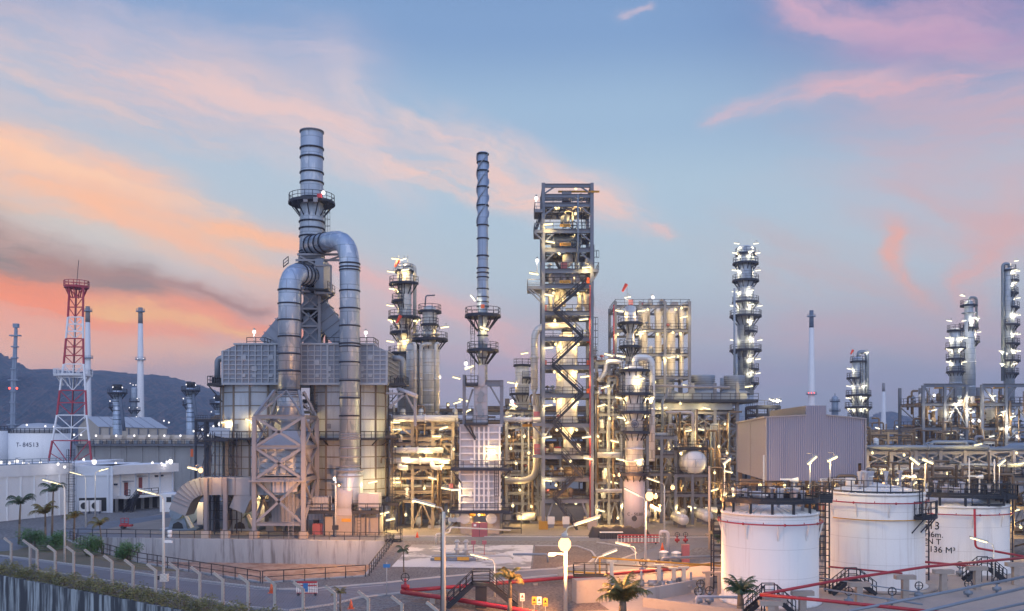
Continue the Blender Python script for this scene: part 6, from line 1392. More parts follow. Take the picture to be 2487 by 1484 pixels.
for k in range(9): t.part('pilaster', MT['conc']).box2((xa+k*3.9, d-.25, 0), (xa+k*3.9+.4, d+.01, PZ(1081, d)))
bx = t.part('pump_row', MT['pipe_grey'])
for k in range(14): bx.box((xa+4+k*2.1, d-.4, PZ(1079, d)+.5), (.8, .6, .9))
NM = ['first', 'second', 'third', 'fourth', 'fifth', 'sixth', 'seventh']
for i, x in enumerate((233, 282, 326, 362, 399, 438, 476)): lamp('v', P(x, 1058, d-2), f'violet-white lamp on the concrete block catwalk, {NM[i]} from the left', scale=.85)
for i, (x, w) in enumerate(((180, 'left'), (197, 'right'))): lamp('v', P(x, 1056, d-2), f'violet-white lamp against the lattice mast, {w} of two', scale=.8)
for i, (x, y, w) in enumerate(((65, 1032, 'on the T-84513 tank roof, left'), (110, 1035, 'on the T-84513 tank roof, middle'), (131, 1036, 'on the T-84513 tank roof, right'))): lamp('v', P(x, y, 222), 'violet-white lamp '+w, scale=.8)
for i, (x, y) in enumerate(((3, 1123), (23, 1124), (57, 1124), (70, 1128), (98, 1124), (106, 1130), (141, 1127), (157, 1134), (203, 1116), (281, 1125), (370, 1124), (392, 1126), (405, 1122), (225, 1120))): lamp('v', P(x, y, 168 if x > 172 else 150), f'violet-white lamp along the white building roof line, {ORD[i] if i else "first"} from the left'.replace('topmost', 'first') if i < 12 else f'violet-white lamp along the white building roof line, {["third from the right end", "by the mast right leg"][i-12]}', scale=.8)
for x, y, w in ((40, 1122, 'at the left'), (229, 1122, 'beside the foot of the lattice mast'), (414, 1121, 'right of the concrete block')): lamp('v', P(x, y, 160), 'large starry floodlight on the white building roof '+w, scale=1.5)
m = solo('wall_lamp_bracket', 'orange tag hanging on the concrete block', 'tag', MT['orange'], P(466, 1098, 213)); m.box(P(466, 1100, 213), (.6, .3, 1.9))
# white building: long panelled wall at the left
A, B_ = G(-170, 1285), G(173, 1248); ht = 8.75; t = Th('white_building', 'long plain white panelled building at the left edge', 'building', A)
dv = Vector((-4, 30, 0)); up = lambda p, z: Vector((p.x, p.y, z))
m = t.part('wall', MT['white']); m.poly([A, B_, up(B_, ht), up(A, ht)]); m.poly([B_, B_+dv, up(B_+dv, ht), up(B_, ht)])
m.poly([up(A, ht), up(B_, ht), up(B_+dv, ht), up(A+dv, ht)])
nn = Vector((B_.y-A.y, -(B_.x-A.x), 0)).normalized(); pn = t.part('wall_bands', MT['white'])
pn.add([p+nn*.18+Vector((0, 0, z)) for p in (A, B_) for z in (7.0, ht+.15)]+[p-nn*.05+Vector((0, 0, z)) for p in (A, B_) for z in (7.0, ht+.15)], [[0,2,3,1],[1,3,7,5],[4,6,2,0]])
for k in range(11): p = A.lerp(B_, k/10); pn.bar(up(p, 0)+nn*.04, up(p, 7.0)+nn*.04, .38, .2)
rl = t.part('roof_edge', MT['fan']); rl.rail([up(A, ht+.15), up(B_, ht+.15)], .9, 1.6, .1)
w = Th('drain_ladder', 'tall dark caged ladder on the corner of the white building', 'ladder', B_+nn*.5); w.part('ladder', MT['navy']).ladder(B_.x+.3, B_.y-.6, 0, ht+2.6, -PI/2, True, 1.0)
# pale blue and white substation building
C0, C1, C2 = G(174, 1247), G(272, 1245), G(434, 1229); ht = 8.3
t = Th('substation_building', 'pale blue and white building on stilts with brown doors and outside steps', 'building', C1)
m = t.part('end_wall', MT['bluewhite']); m.poly([C0, C1, up(C1, ht), up(C0, ht)])
n1 = Vector((C1.y-C0.y, -(C1.x-C0.x), 0)).normalized(); n2 = Vector((C2.y-C1.y, -(C2.x-C1.x), 0)).normalized()
m = t.part('facade', MT['white']); o = -n2*1.2; m.poly([up(C1, 2.3)+o, up(C2, 2.3)+o, up(C2, 6.7)+o, up(C1, 6.7)+o]); m.poly([up(C1, 0), up(C1, 6.7), up(C1, 6.7)+o, up(C1, 0)+o])
f = t.part('fascia', MT['white']); f.add([up(C1, 6.7), up(C2, 6.7), up(C2, ht), up(C1, ht), up(C1, 6.7)+o*1.1, up(C2, 6.7)+o*1.1, up(C2, ht)+o*6, up(C1, ht)+o*6], [[0,1,2,3],[4,5,1,0],[3,2,6,7]])
f.poly([up(C0, ht), up(C1, ht), up(C1, ht)+Vector((-3, 20, 0)), up(C0, ht)+Vector((-3, 20, 0))])
v = t.part('undercroft_shade_sheet', MT['void']); v.poly([up(C1, 0)+o*2.2, up(C2, 0)+o*2.2, up(C2, 2.3)+o*2.2, up(C1, 2.3)+o*2.2]); v.poly([up(C1, 2.29)+o*2.2, up(C2, 2.29)+o*2.2, up(C2, 2.29)+o, up(C1, 2.29)+o])  # near-black sheets: shade of the open undercroft put into the colour
e = t.part('undercroft_shade_panel', MT['void']); a, b = C0.lerp(C1, .18), C0.lerp(C1, .86); e.poly([p+n1*.03+Vector((0, 0, z)) for p, z in ((a, .3), (b, .3), (b, 2.7), (a, 2.7))])  # flat near-black panel on the wall painted as a shaded opening
fr = t.part('wall_frames', MT['bluewhite'])
for k in (.0, .1, .9, 1): p = C0.lerp(C1, k); fr.bar(up(p, 0)+n1*.05, up(p, ht)+n1*.05, .35, .2)
fr.bar(up(C0, 6.7)+n1*.06, up(C1, 6.7)+n1*.06, .2, .3)
st = t.part('stilts', MT['conc'])
for k in range(9): p = C1.lerp(C2, k/8)+o*.9; st.box(up(p, 1.15), (.45, .45, 2.3))
pf = t.part('pilasters', MT['bluewhite'])
for k in (.18, .4, .6, .77, .97): p = C1.lerp(C2, k)+o; pf.bar(up(p, 2.3)+n2*.05, up(p, 6.7)+n2*.05, .3, .15)
for k, h in ((.235, 5.1), (.445, 5.9)):
    dr = t.part('door', MT['door']); p, q = C1.lerp(C2, k)+o+n2*.06, C1.lerp(C2, k+.055)+o+n2*.06; dr.poly([up(p, 2.7), up(q, 2.7), up(q, h), up(p, h)]); fm = t.sub(dr, 'canopy', MT['steel_lt']); fm.box(up((p+q)/2, h+.25)+n2*.5, (1.8, 1.0, .12))
for k in (.1, .7, .78): vt = t.part('wall_vent', MT['navy']); p = C1.lerp(C2, k)+o+n2*.1; vt.box(up(p, 4.9 if k < .2 else 6.0), (1.0, .2, .3))
ld = t.part('landing', MT['white']); p, q = C1.lerp(C2, .14), C1.lerp(C2, .96); ld.add([up(p, 2.3)+o, up(q, 2.3)+o, up(q, 2.3)+n2*1.0, up(p, 2.3)+n2*1.0, up(p, 2.8)+o, up(q, 2.8)+o, up(q, 2.8)+n2*1.0, up(p, 2.8)+n2*1.0], [[0,1,2,3],[7,6,5,4],[3,2,6,7],[0,3,7,4],[1,5,6,2]])
s = t.sub(ld, 'railing', MT['dark']); a, b = C1.lerp(C2, .3), C1.lerp(C2, .62); s.rail([up(a, 2.8)+n2*.9, up(b, 2.8)+n2*.9], 1.1, 1.5, .1); s.rail([up(p, 2.8)+n2*.9, up(C1.lerp(C2, .2), 2.8)+n2*.9], 1.1, 1.2, .1)
sa = C1.lerp(C2, .1)+n2*1.2; sb = C1.lerp(C2, .3)+n2*1.2
stp = stair(t, up(sa, .1), up(sb, 2.8), 1.0, 'dark'); stp2 = stair(t, up(sa+(sb-sa)*.1, .1)+n2*1.4, up(C1.lerp(C2, .26), 2.8)+n2*1.6, 1.0, 'dark')
for k in (.35, .62): 
    a = C0.lerp(C1, k)+n1*.9; u = Th('air_conditioner', ['left white outdoor air conditioner under the pale blue wall', 'right white outdoor air conditioner under the pale blue wall'][k > .5], 'air conditioner', a); u.part('case', MT['white']).box(up(a, 1.35), (1.6, .8, 1.9)); u.part('fan_grille', MT['void']).tube(up(a, 1.4)+n1*.4, up(a, 1.4)+n1*.44, .6, 14); u.part('stand', MT['steel']).box(up(a, .2), (1.4, .7, .4))
x = solo('white_outbuilding', 'small white outbuilding with dark windows behind the left draught fan', 'building', MT['white'], G(418, 1240)); p = G(415, 1243); x.box(p+Vector((1, 2, 1.6)), (6, 4, 3.2))
x = solo('window_band', 'dark window band on the small white outbuilding', 'window', MT['glass'], G(418, 1240)); x.box(p+Vector((1.2, -.02, 2.2)), (4, .08, .9))
rt = Th('road_trailer', 'small red maintenance trailer parked on the rear road', 'trailer', G(305, 1284)); p = G(305, 1284); rt.part('bed', MT['red']).box(p+Vector((.1, 0, .5)), (1.7, .8, .3)); rt.part('upright', MT['red']).rail([p+Vector((-.7, 0, .65)), p+Vector((.4, 0, .65))], .9, .5, .07); rt.part('wheels', MT['dark']).tube(p+Vector((-.3, -.5, .25)), p+Vector((-.3, .5, .25)), .25, 12)
# ---------------------------------------------------------------- three white tanks
def white_tank(label, x, d, hw, ytop, yroof, deck):
    cx, r, zt = PX(x, d), M(hw, d), PZ(ytop, d-M(hw, d)*.9)
    t = Th('storage_tank', label, 'tank', (cx, d, 0)); n = 48
    m = t.part('shell', MT['tank']); m.lathe(cx, d, [(r*1.06, 0), (r*1.06, .18), (r, .2), (r, zt)], n)
    rf = t.part('roof', MT['tank']); zr = zt+r*.2; rf.lathe(cx, d, [(r*1.015, zt-.12), (r*1.015, zt+.03), (r*.5, zt+r*.115), (.3, zr)], n)
    rb = t.sub(rf, 'roof_ribs', MT['tank'])
    for i in range(40): a = 2*PI*i/40; rb.bar((cx+r*math.cos(a), d+r*math.sin(a), zt+.07), (cx+r*.45*math.cos(a), d+r*.45*math.sin(a), zt+r*.12+.03), .07)
    mh = t.part('roof_hatch', MT['tank']); mh.lathe(cx-r*.2, d-r*.15, [(.33, zt+.3), (.33, zr+.55), (.5, zr+.56), (.5, zr+.66)], 14); mh.lathe(cx-r*.5, d+r*.1, [(.4, zt+.3), (.4, zr+.4)], 14)
    nz = t.part('roof_nozzles', MT['casing_w'])
    for i in range(8):
        a, q = rnd.uniform(0, 6.28), rnd.uniform(.2, .8)*r; nz.lathe(cx+q*math.cos(a), d+q*math.sin(a), [(.13, zt+.1), (.13, zr+rnd.uniform(.3, 1.0)), (.25, zr+1.0), (.25, zr+1.1)], 10)
    rg = t.part('sprinkler_ring', MT['red']); R = r+.3; zz = zt-.75
    q = [Vector((cx+R*math.cos(2*PI*i/48), d+R*math.sin(2*PI*i/48), zz)) for i in range(49)]; rg.pipe(q, .06, 6, .01)
    for i in range(0, 48, 6): rg.ball(q[i], .12, 6, 4); rg.bar(q[i+3], q[i+3]+Vector((0, 0, .18)), .05)
    br = t.part('ring_brackets', MT['tank'])
    for i in range(10): a = 2*PI*i/10+.2; c, s_ = math.cos(a), math.sin(a); br.bar((cx+R*c, d+R*s_, zz-.05), (cx+r*.99*c, d+r*.99*s_, zz-1.3), .1)
    if deck:       # ring platform over the roof on short posts
        p = t.part('platform', MT['dark']); z = zt+1.15; p.sector(cx, d, r*.72, r*1.02, z, .28, 0, 2*PI, 40); 
        for i in range(14): a = 2*PI*i/14; p.bar((cx+r*.97*math.cos(a), d+r*.97*math.sin(a), zt+.02), (cx+r*.97*math.cos(a), d+r*.97*math.sin(a), z-.2), .18); 
        s = t.sub(p, 'railing', MT['dark']); s.arcrail(cx, d, r*1.01, z, 0, 2*PI, 1.15, .07)
        s.arcrail(cx, d, r*.73, z, 0, 2*PI, 1.1, .05)
    else:
        s = t.part('edge_railing', MT['dark']); s.arcrail(cx, d, r*.96, zt+.1, 0, 2*PI, 1.1, .07)
    return t, cx, r, zt
t1, c1, r1, zt1 = white_tank('nearest white tank with a black ring platform over its roof', 1868, 74.5, 114, 1251, 1222, True)
t2, c2, r2, zt2 = white_tank('middle white tank with a small black balcony hung on its side', 2124, 82.2, 111.5, 1201, 1185, False)
t3, c3, r3, zt3 = white_tank('rear right white tank lettered 513 and 136 M³', 2311, 92.5, 123, 1231, 1190, True)
# balcony on the middle tank
d2 = 82.2; a0, a1 = -1.12, -.42
b = t2.part('balcony', MT['dark']); z = PZ(1254, d2-4); b.sector(c2, d2, r2, r2+1.0, z, .3, a0, a1, 8); s = t2.sub(b, 'railing', MT['dark']); s.arcrail(c2, d2, r2+.95, z, a0, a1, 1.25, .09); s.arcrail(c2, d2, r2+.1, z, a0, a1, 1.25, .06)
for a in (a0+.05, (a0+a1)/2, a1-.05): b.bar((c2+(r2+.9)*math.cos(a), d2+(r2+.9)*math.sin(a), z-.2), (c2+r2*math.cos(a-.1), d2+r2*math.sin(a-.1), z-1.5), .1)
t2.part('ladder', MT['dark']).ladder(c2+(r2+.15)*math.cos(a0+.2), d2+(r2+.15)*math.sin(a0+.2), z, zt2+1.1, a0+.2, False, .5)
pp = t2.part('yellow_ring_pipe', MT['yellow']); q = [Vector((c2+(r2+.12)*math.cos(a), d2+(r2+.12)*math.sin(a), z-.35)) for a in [-2.9+.1*i for i in range(19)]]; pp.pipe(q, .05, 6, .01)
# lettering on the rear tank
d3 = 92.5; sh = [e for e in REG if e[3] is t3.o and e[1] == 'shell'][0][0]
def on3(s_, x, y, size):
    xx = PX(x, d3-3); a = math.asin(max(-.99, min(.99, (xx-c3)/r3))); text_mesh(s_, size, MT['ink'], 'lettering', sh, t3, Vector((c3+r3*math.sin(a), d3-r3*math.cos(a), PZ(y, d3-3))), (c3, d3, r3))
on3('513', 2254, 1283, 1.1); on3('H6m.', 2258, 1302, .8); on3('EN T', 2255, 1319, .8); on3('136 M³', 2272, 1338, .85)
# access towers between the tanks
def ladder_tower(x, d, y0, y1, w, label):
    p0 = P(x, y1, d); t = Th('ladder_tower', label, 'ladder', (p0.x, d, 0)); m = t.part('stringers', MT['navy'])
    for dx in (-w, w):
        for dy in (0, 1.0): m.bar((p0.x+dx, d+dy, 0), (p0.x+dx, d+dy, PZ(y0, d)), .11)
    z = .6
    r_ = t.part('rungs', MT['navy'])
    while z < PZ(y0, d): r_.bar((p0.x-w, d, z), (p0.x+w, d, z), .07); r_.bar((p0.x-w, d+1, z), (p0.x+w, d+1, z), .07); z += .55
    c = t.part('landing', MT['dark']); c.box((p0.x, d+.5, PZ(y0, d)-1.2), (w*2.6, 1.4, .2))
    s = t.sub(c, 'railing', MT['dark']); s.rail([(p0.x-w*1.3, d-.2, PZ(y0, d)-1.1), (p0.x+w*1.3, d-.2, PZ(y0, d)-1.1)], 1.1, .8, .07)
ladder_tower(1998, 77.5, 1172, 1480, .55, 'black ladder tower between the nearest and the middle white tanks')
ladder_tower(2242, 84.5, 1170, 1440, .5, 'black ladder tower between the middle and the rear white tanks')
ladder_tower(2444, 90, 1175, 1410, .6, 'black ladder tower at the right side of the rear white tank')
ladder_tower(1746, 80, 1262, 1350, .5, 'short black ladder tower hidden left behind the nearest white tank')
br = Th('roof_walkway', 'black walkway bridging the roofs of the nearest and middle tanks', 'walkway', P(2000, 1210, 76)); flat_deck(br, PX(1975, 76), PX(2016, 76), 75.5, 77, PZ(1212, 76), 'dark', 'fb', .3, 'deck')
br = Th('roof_stair', 'black sloping stair and platform on the rear white tank roof', 'stair', P(2360, 1200, 90)); flat_deck(br, PX(2375, 90), PX(2450, 90), 88.5, 90.5, PZ(1202, 90), 'dark', 'flr', .35, 'platform'); flat_deck(br, PX(2340, 89), PX(2418, 89), 87.4, 88.4, PZ(1226, 88), 'dark', 'f', .06, 'lower_platform', 1.3)
# street-type lamps standing on the tanks
def mast_lamp(x, y, yb, d, lab, rz, tilt, kind='t', sc=.8):
    lamp(kind, P(x, y, d), lab, rz, tilt, scale=sc); m = solo('lamp_pole', 'thin pole under the '+lab, 'pole', MT['polewhite'], P(x, yb, d)); m.tube(P(x-6, yb, d), P(x-6, y+4, d), .05, 6)
mast_lamp(1972, 1118, 1200, 74, 'tube lamp over the nearest tank roof, right of its platform', .3, -.65); mast_lamp(2021, 1115, 1185, 78, 'tube lamp before the shelter between the two tanks', .3, -.4)
mast_lamp(2220, 1120, 1190, 83, 'left tube lamp of the close pair over the middle tank', -.2, .7); mast_lamp(2252, 1121, 1200, 84, 'right tube lamp of the close pair over the middle tank', -.2, .4); mast_lamp(2432, 1124, 1190, 88, 'tube lamp over the rear tank at the right', .3, -.55)
mast_lamp(2185, 1163, 1185, 84, 'tube lamp behind the middle tank roof', .3, -.35); mast_lamp(2220, 1175, 1190, 85, 'short tube lamp at the right of the middle tank roof', .3, -.5, sc=.5)
mast_lamp(1765, 1121, 1290, 96, 'tube lamp at the left corner of the shelter', .3, -.6); mast_lamp(1761, 1201, 1225, 76, 'small tube lamp at the left end of the ring platform', .3, -.6, sc=.4)
lamp('o', P(2145, 1176, 82), 'orange sodium globe on the middle tank roof', scale=.45)
sg = Th('shelter_sign', 'long white board reading RECYCLE COMPRESSOR SHELTER above the tanks', 'sign', P(2034, 1165, 85)); b = sg.part('board', MT['signwhite']); p = P(2034, 1165, 85); b.box(p, (3.4, .06, .24)); text_mesh('RECYCLE COMPRESSOR SHELTER', .21, MT['ink'], 'lettering', b, sg, p+Vector((0, -.05, -.075)))
for k in (-1.5, 1.4): sg.part('post', MT['polegrey']).bar(p+Vector((k, .1, -p.z)), p+Vector((k, .1, .1)), .1)
# deck equipment and instruments on the tank roofs
for i, (x, y, d) in enumerate(((1792, 1200, 74), (1835, 1204, 74), (1925, 1195, 75), (1895, 1196, 76), (2320, 1190, 91), (2297, 1188, 91))):
    p = P(x, y+14, d); t = Th('roof_vent', f'white breather vent on the {"nearest" if i < 4 else "rear"} tank roof, {["far left","left","right","middle","right","left"][i]} one', 'vent', p); t.part('cap', MT['casing_w']).lathe(p.x, d, [(.25, p.z), (.25, p.z+.5), (.5, p.z+.52), (.55, p.z+.62), (.3, p.z+.7), (.3, p.z+.75), (.6, p.z+.78), (.6, p.z+.85)], 14)
for i, (x, y, d, w) in enumerate(((1928, 1166, 76, 'over the nearest tank'), (2215, 1158, 86, 'right of the middle tank'), (2378, 1158, 92, 'over the rear tank'))):
    p = P(x, y, d); t = Th('foam_monitor', 'white horn-shaped fitting on a post '+w, 'monitor', p); t.part('horn', MT['signwhite']).tube(p+Vector((-.35, 0, 0)), p+Vector((.3, 0, 0)), .1, 8, .26); t.part('arm', MT['signwhite']).bar(p+Vector((-1.2, 0, .08)), p+Vector((-.3, 0, .08)), .12); t.part('post', MT['polewhite']).bar(p, p+Vector((0, 0, -2.2)), .1)
for i, (x, y0, y1, d) in enumerate(((1854, 1105, 1210, 78), (2353, 1112, 1210, 92), (1722, 1132, 1335, 101), (2414, 1115, 1230, 91))): solo('slim_pole', ['pale bare pole behind the nearest tank roof', 'pale bare pole behind the rear tank roof', 'brownish bare pole left of the nearest tank', 'thin aerial pole over the rear tank'][i], 'pole', MT['pedestal' if i == 2 else 'polewhite'], P(x, y1, d)).tube(P(x, y1, d), P(x, y0, d), .11 if i == 2 else .07, 8)
# fire main over the tanks and in front
W = lambda L, d=None: [P(x, y, dd) for x, y, dd in L]
for L, r_, lab in (([(1846, 1444, 66), (2040, 1408, 71.5), (2250, 1376, 76.5), (2500, 1353, 83)], .12, 'upper red sprinkler main running right in front of the tanks'), ([(1846, 1444, 66), (2000, 1458, 64), (2250, 1484, 62.5), (2400, 1502, 61)], .13, 'lower red sprinkler main running to the bottom right corner'), ([(2240, 1364, 80), (2372, 1376, 80.5)], .1, 'short red pipe between the middle and rear tanks'), ([(2012, 1376, 77.4), (2190, 1392, 78)], .08, 'red branch pipe at the foot of the middle tank'), ([(2366, 1236, 86.6), (2368, 1330, 86.6), (2490, 1352, 86)], .11, 'red riser on the front of the rear tank'), ([(2238, 1195, 84.2), (2237, 1390, 81)], .1, 'dark red riser on the right edge of the middle tank')):
    pipe_thing(W(L), r_, lab, 'red', None, 8, 'sprinkler_main', .4, False)
for i, (x, d) in enumerate(((1880, 67), (1948, 69), (2085, 72.6), (2197, 75.3), (2290, 77.6), (2372, 79.6), (2465, 82), (1870, 65.7))):
    p = P(x, 1400, d); y_ = {0: 1446, 1: 1430, 2: 1409, 3: 1392, 4: 1379, 5: 1371, 6: 1362, 7: 1453}[i]; z = PZ(y_, d)
    t = Th('pipe_pedestal', f'concrete T-shaped pedestal under the red sprinkler mains, {ORD[i].replace("topmost","first") if i < 7 else "nearest the bottom edge"}'+(' from the left' if i < 7 else ''), 'pedestal', (p.x, d, 0)); t.part('stem', MT['pedestal']).box2((p.x-.25, d-.25, 0), (p.x+.25, d+.25, z-.5)); t.part('cap', MT['pedestal']).box2((p.x-.85, d-.3, z-.5), (p.x+.85, d+.3, z-.15))
for i, (a, b_, r_) in enumerate((((2060, 1484, 62), (2500, 1398, 70), .11), ((2180, 1500, 60), (2500, 1424, 67), .12), ((2300, 1504, 59), (2500, 1462, 62), .1), ((2380, 1506, 58.5), (2500, 1480, 60), .09), ((2000, 1430, 72), (2240, 1468, 68), .07), ((1960, 1398, 76), (2240, 1440, 74), .05))):
    pipe_thing([P(*a), P(*b_)], r_, f'long grey pipe slanting across the bottom right corner, {["topmost","second","third","lowest","thin one crossing behind","thinnest one crossing behind"][i]}', 'pipe_grey', None, 8, 'grey_pipe', None, False)
for i, (x, y, d, w) in enumerate(((1868, 1440, 68.5, 'left of the red sprinkler corner'), (2070, 1405, 77, 'at the foot of the middle tank'), (2390, 1392, 84, 'in front of the rear tank'))):
    p = Vector((PX(x, d), d, 0)); t = Th('crossover_steps', 'black steel crossover steps '+w, 'steps', p); zt_ = max(1.2, PZ(y, d)-.4)
    stair(t, p+Vector((-1.9, 0, .1)), p+Vector((-.5, 0, zt_)), .8); stair(t, p+Vector((1.9, 0, .1)), p+Vector((.5, 0, zt_)), .8); flat_deck(t, p.x-.5, p.x+.5, d-.4, d+.4, zt_, 'dark', 'fb', .1, 'platform')
    g = t.part('legs', MT['dark']); 
    for dx in (-.5, .5): g.bar(p+Vector((dx, -.4, 0)), p+Vector((dx, -.4, zt_)), .08); g.bar(p+Vector((dx, .4, 0)), p+Vector((dx, .4, zt_)), .08)
sb = Th('tank_plinth', 'pale concrete ring plinth under the middle white tank', 'plinth', (c2, d2, 0)); sb.part('slab', MT['pedestal']).lathe(c2, d2, [(r2*1.25, 0.02), (r2*1.25, .16), (r2*1.07, .165)], 40)
lb = Th('wall_tag', 'small black tag low on the nearest tank', 'tag', P(1851, 1426, 70.4)); lb.part('plate', MT['ink']).box(P(1851, 1426, 70.38), (.28, .05, .24))
for i, (x, y, d) in enumerate(((1905, 1470, 67), (2165, 1470, 68), (2230, 1455, 72), (2330, 1400, 84), (2290, 1440, 75), (2420, 1440, 76), (2060, 1470, 70), (2350, 1450, 72))): valve(G(x, y), f'small grey valve set among the bottom right pipes, {["at the red corner","under the lower red main","beside the third pedestal","by the rear tank foot","under the fifth pedestal","at the far right","left of the grey pipes","between the right pedestals"][i]}', 1.1, 'pipe_grey')
# ---------------------------------------------------------------- foreground: fence, hedge, plants, rails, lamps, fire main
F = Th('boundary_fence', 'concrete-post boundary fence with cranked tops and wire along the hedge', 'fence', G(300, 1440))
FP = [(27, 1376), (73, 1382), (90, 1396), (134, 1400), (179, 1402), (224, 1412), (272, 1430), (323, 1443), (378, 1456), (431, 1453), (485, 1465), (541, 1483), (602, 1491), (667, 1497), (736, 1512), (814, 1524), (894, 1540), (976, 1556), (1062, 1574)]
tops = []
for x, y in FP:
    b = G(x, y); h = 2.5; m = F.part('post', MT['conc_p']); m.box(b+Vector((0, 0, h/2)), (.2, .2, h)); a = b+Vector((0, 0, h-.06)); e = b+Vector((-.72, -.05, h+.52)); m.bar(a, e, .19); tops.append((b, a, e))
w = F.part('barbed_wires', MT['steel']); c = F.part('chain_link', MT['steel'])
for (b0, a0, e0), (b1, a1, e1) in zip(tops[:-1], tops[1:]):
    for k in (.2, .6, 1.0): w.bar(a0.lerp(e0, k), a1.lerp(e1, k), .016)
    L = (b1-b0).length; n = max(2, int(L/.3)); H_ = Vector((0, 0, 2.3))
    for i in range(n):
        p, q = b0.lerp(b1, i/n), b0.lerp(b1, (i+1)/n)
        for k in range(8): z0_, z1_ = H_*k/8, H_*(k+1)/8; c.bar(p+z0_, q+z1_, .011); c.bar(q+z0_, p+z1_, .011)
def leaf_cloud(m, pts, size, r=rnd):
    for p in pts:
        a, t_ = r.uniform(0, 6.28), r.uniform(-.9, .9); u = Vector((math.cos(a), math.sin(a), t_*.6))*size*r.uniform(.6, 1.3); v = Vector((-math.sin(a), math.cos(a), r.uniform(-.8, .8)))*size*.45
        m.add([p-u*.5, p+v*.5, p+u*.5, p-v*.5], [[0,1,2,3]])
hg = Th('clipped_hedge', 'yellowing clipped hedge along the top of the dark retaining wall', 'hedge', G(250, 1430)); m = hg.part('leaves', MT['hedge']); st = hg.part('stems', MT['trunk']); pts = []
for a, b in zip(WALL[:-1], WALL[1:]):
    L = (b-a).length; u = (b-a)/L; nv = Vector((-u.y, u.x, 0))
    if b.x > -20 and a.x > -15: continue
    for i in range(int(L*330)):
        s_ = rnd.uniform(0, L); bump = .8+.25*math.sin(s_*1.7)+.18*math.sin(s_*4.1+1)+.12*math.sin(s_*9); ang = rnd.uniform(0, PI); rr_ = math.sqrt(rnd.uniform(.25, 1)); pts.append(a+u*s_+nv*(.85+.8*math.cos(ang)*rr_)+Vector((0, 0, .1+1.3*bump*math.sin(ang)*rr_)))
    for i in range(int(L*1.5)): s_ = rnd.uniform(0, L); p = a+u*s_+nv*.85; st.tube(p, p+Vector((rnd.uniform(-.2, .2), rnd.uniform(-.2, .2), .8)), .03, 4)
leaf_cloud(m, pts, .2)
def bush(x, y, wpx, label):
    b = G(x, y); R = M(wpx, b.y)/1.75; t = Th('round_bush', label, 'bush', b); m = t.part('leaves', MT['bush']); s_ = t.part('stems', MT['trunk']); L = []
    cl = [(b+Vector((rnd.uniform(-.62, .62)*R, rnd.uniform(-.5, .5)*R, rnd.uniform(.35, 1.0)*R)), rnd.uniform(.32, .55)*R) for _ in range(15)]
    for c, r_ in cl:
        for _ in range(230):
            v = Vector((rnd.gauss(0, 1), rnd.gauss(0, 1), rnd.gauss(0, 1))).normalized()*r_*rnd.uniform(.55, 1.12); p = c+v
            if p.z > .05: L.append(p)
        s_.tube(b, c, .05, 5, .02)
    leaf_cloud(m, L, .2)
bush(80, 1330, 62, 'round green bush left of the first lamp post, tallest of the four'); bush(129, 1336, 58, 'round green bush directly at the foot of the left lamp post'); bush(212, 1350, 68, 'round green bush between the two small drooping palms'); bush(311, 1362, 62, 'round green bush beside the pond railing, furthest right')
def palm(x, y, h, L, n, label, mat='palm', lean=(0, 0), droop=1.0, trunk=.13, wl=.34):
    b = G(x, y); t = Th('palm_tree', label, 'palm', b); top = b+Vector((lean[0], lean[1], h)); m = t.part('trunk', MT['trunk']); pr = [b, b.lerp(top, .5)+Vector((lean[0]*-.15, 0, 0)), top]
    m.tube(pr[0], pr[1], trunk*1.25, 8, trunk); m.tube(pr[1], pr[2], trunk, 8, trunk*.75)
    cr = t.part('crown', MT[mat])
    for i in range(n):
        a = 2*PI*i/n+rnd.uniform(-.25, .25); el = rnd.uniform(.35, 1.15) if i % 3 else rnd.uniform(.9, 1.4); d0 = Vector((math.cos(a), math.sin(a), 0)); LL = L*rnd.uniform(.8, 1.1); p = top.copy(); sg = 9; prev = None
        for k in range(sg+1):
            f = k/sg; e_ = el-droop*2.3*f*f; q = p.copy(); dr = d0*math.cos(e_)+Vector((0, 0, math.sin(e_)))
            side = Vector((-math.sin(a), math.cos(a), 0)); w_ = wl*LL*.8*math.sin(PI*min(.97, .12+f*.85))**.7
            if prev is not None:
                cr.bar(prev, q, .045*(1.2-f))
                for jj in range(3):
                    c_ = prev.lerp(q, jj/3)
                    for sd in (-1, 1): tip = c_+side*sd*w_*rnd.uniform(.8, 1.05)+dr*w_*.55+Vector((0, 0, -w_*rnd.uniform(.3, .75))); wv = dr*LL*.026; cr.add([c_-wv, c_+wv, tip+wv*.2, tip-wv*.2], [[0,1,2,3]])
            prev = q; p = p+dr*LL/sg
    return t
palm(46, 1322, 5.2, 2.5, 6, 'dark drooping palm nearest the left edge', 'palm', (.2, 0), 1.25); palm(126, 1303, 6.2, 2.5, 6, 'tallest dark drooping palm left of the first lamp post', 'palm', (.2, 0), 1.2); palm(110, 1312, 3.6, 2.4, 9, 'lower yellow green palm between the two tall drooping palms', 'palm_w', (0, 0), 1.0); palm(179, 1312, 3.0, 1.9, 7, 'small drooping palm just right of the first lamp post', 'palm_w', (.1, 0), 1.2); palm(248, 1345, 3.4, 1.7, 7, 'thin small palm in front of the pond railing', 'palm_w', (-.3, 0), 1.3, .08)
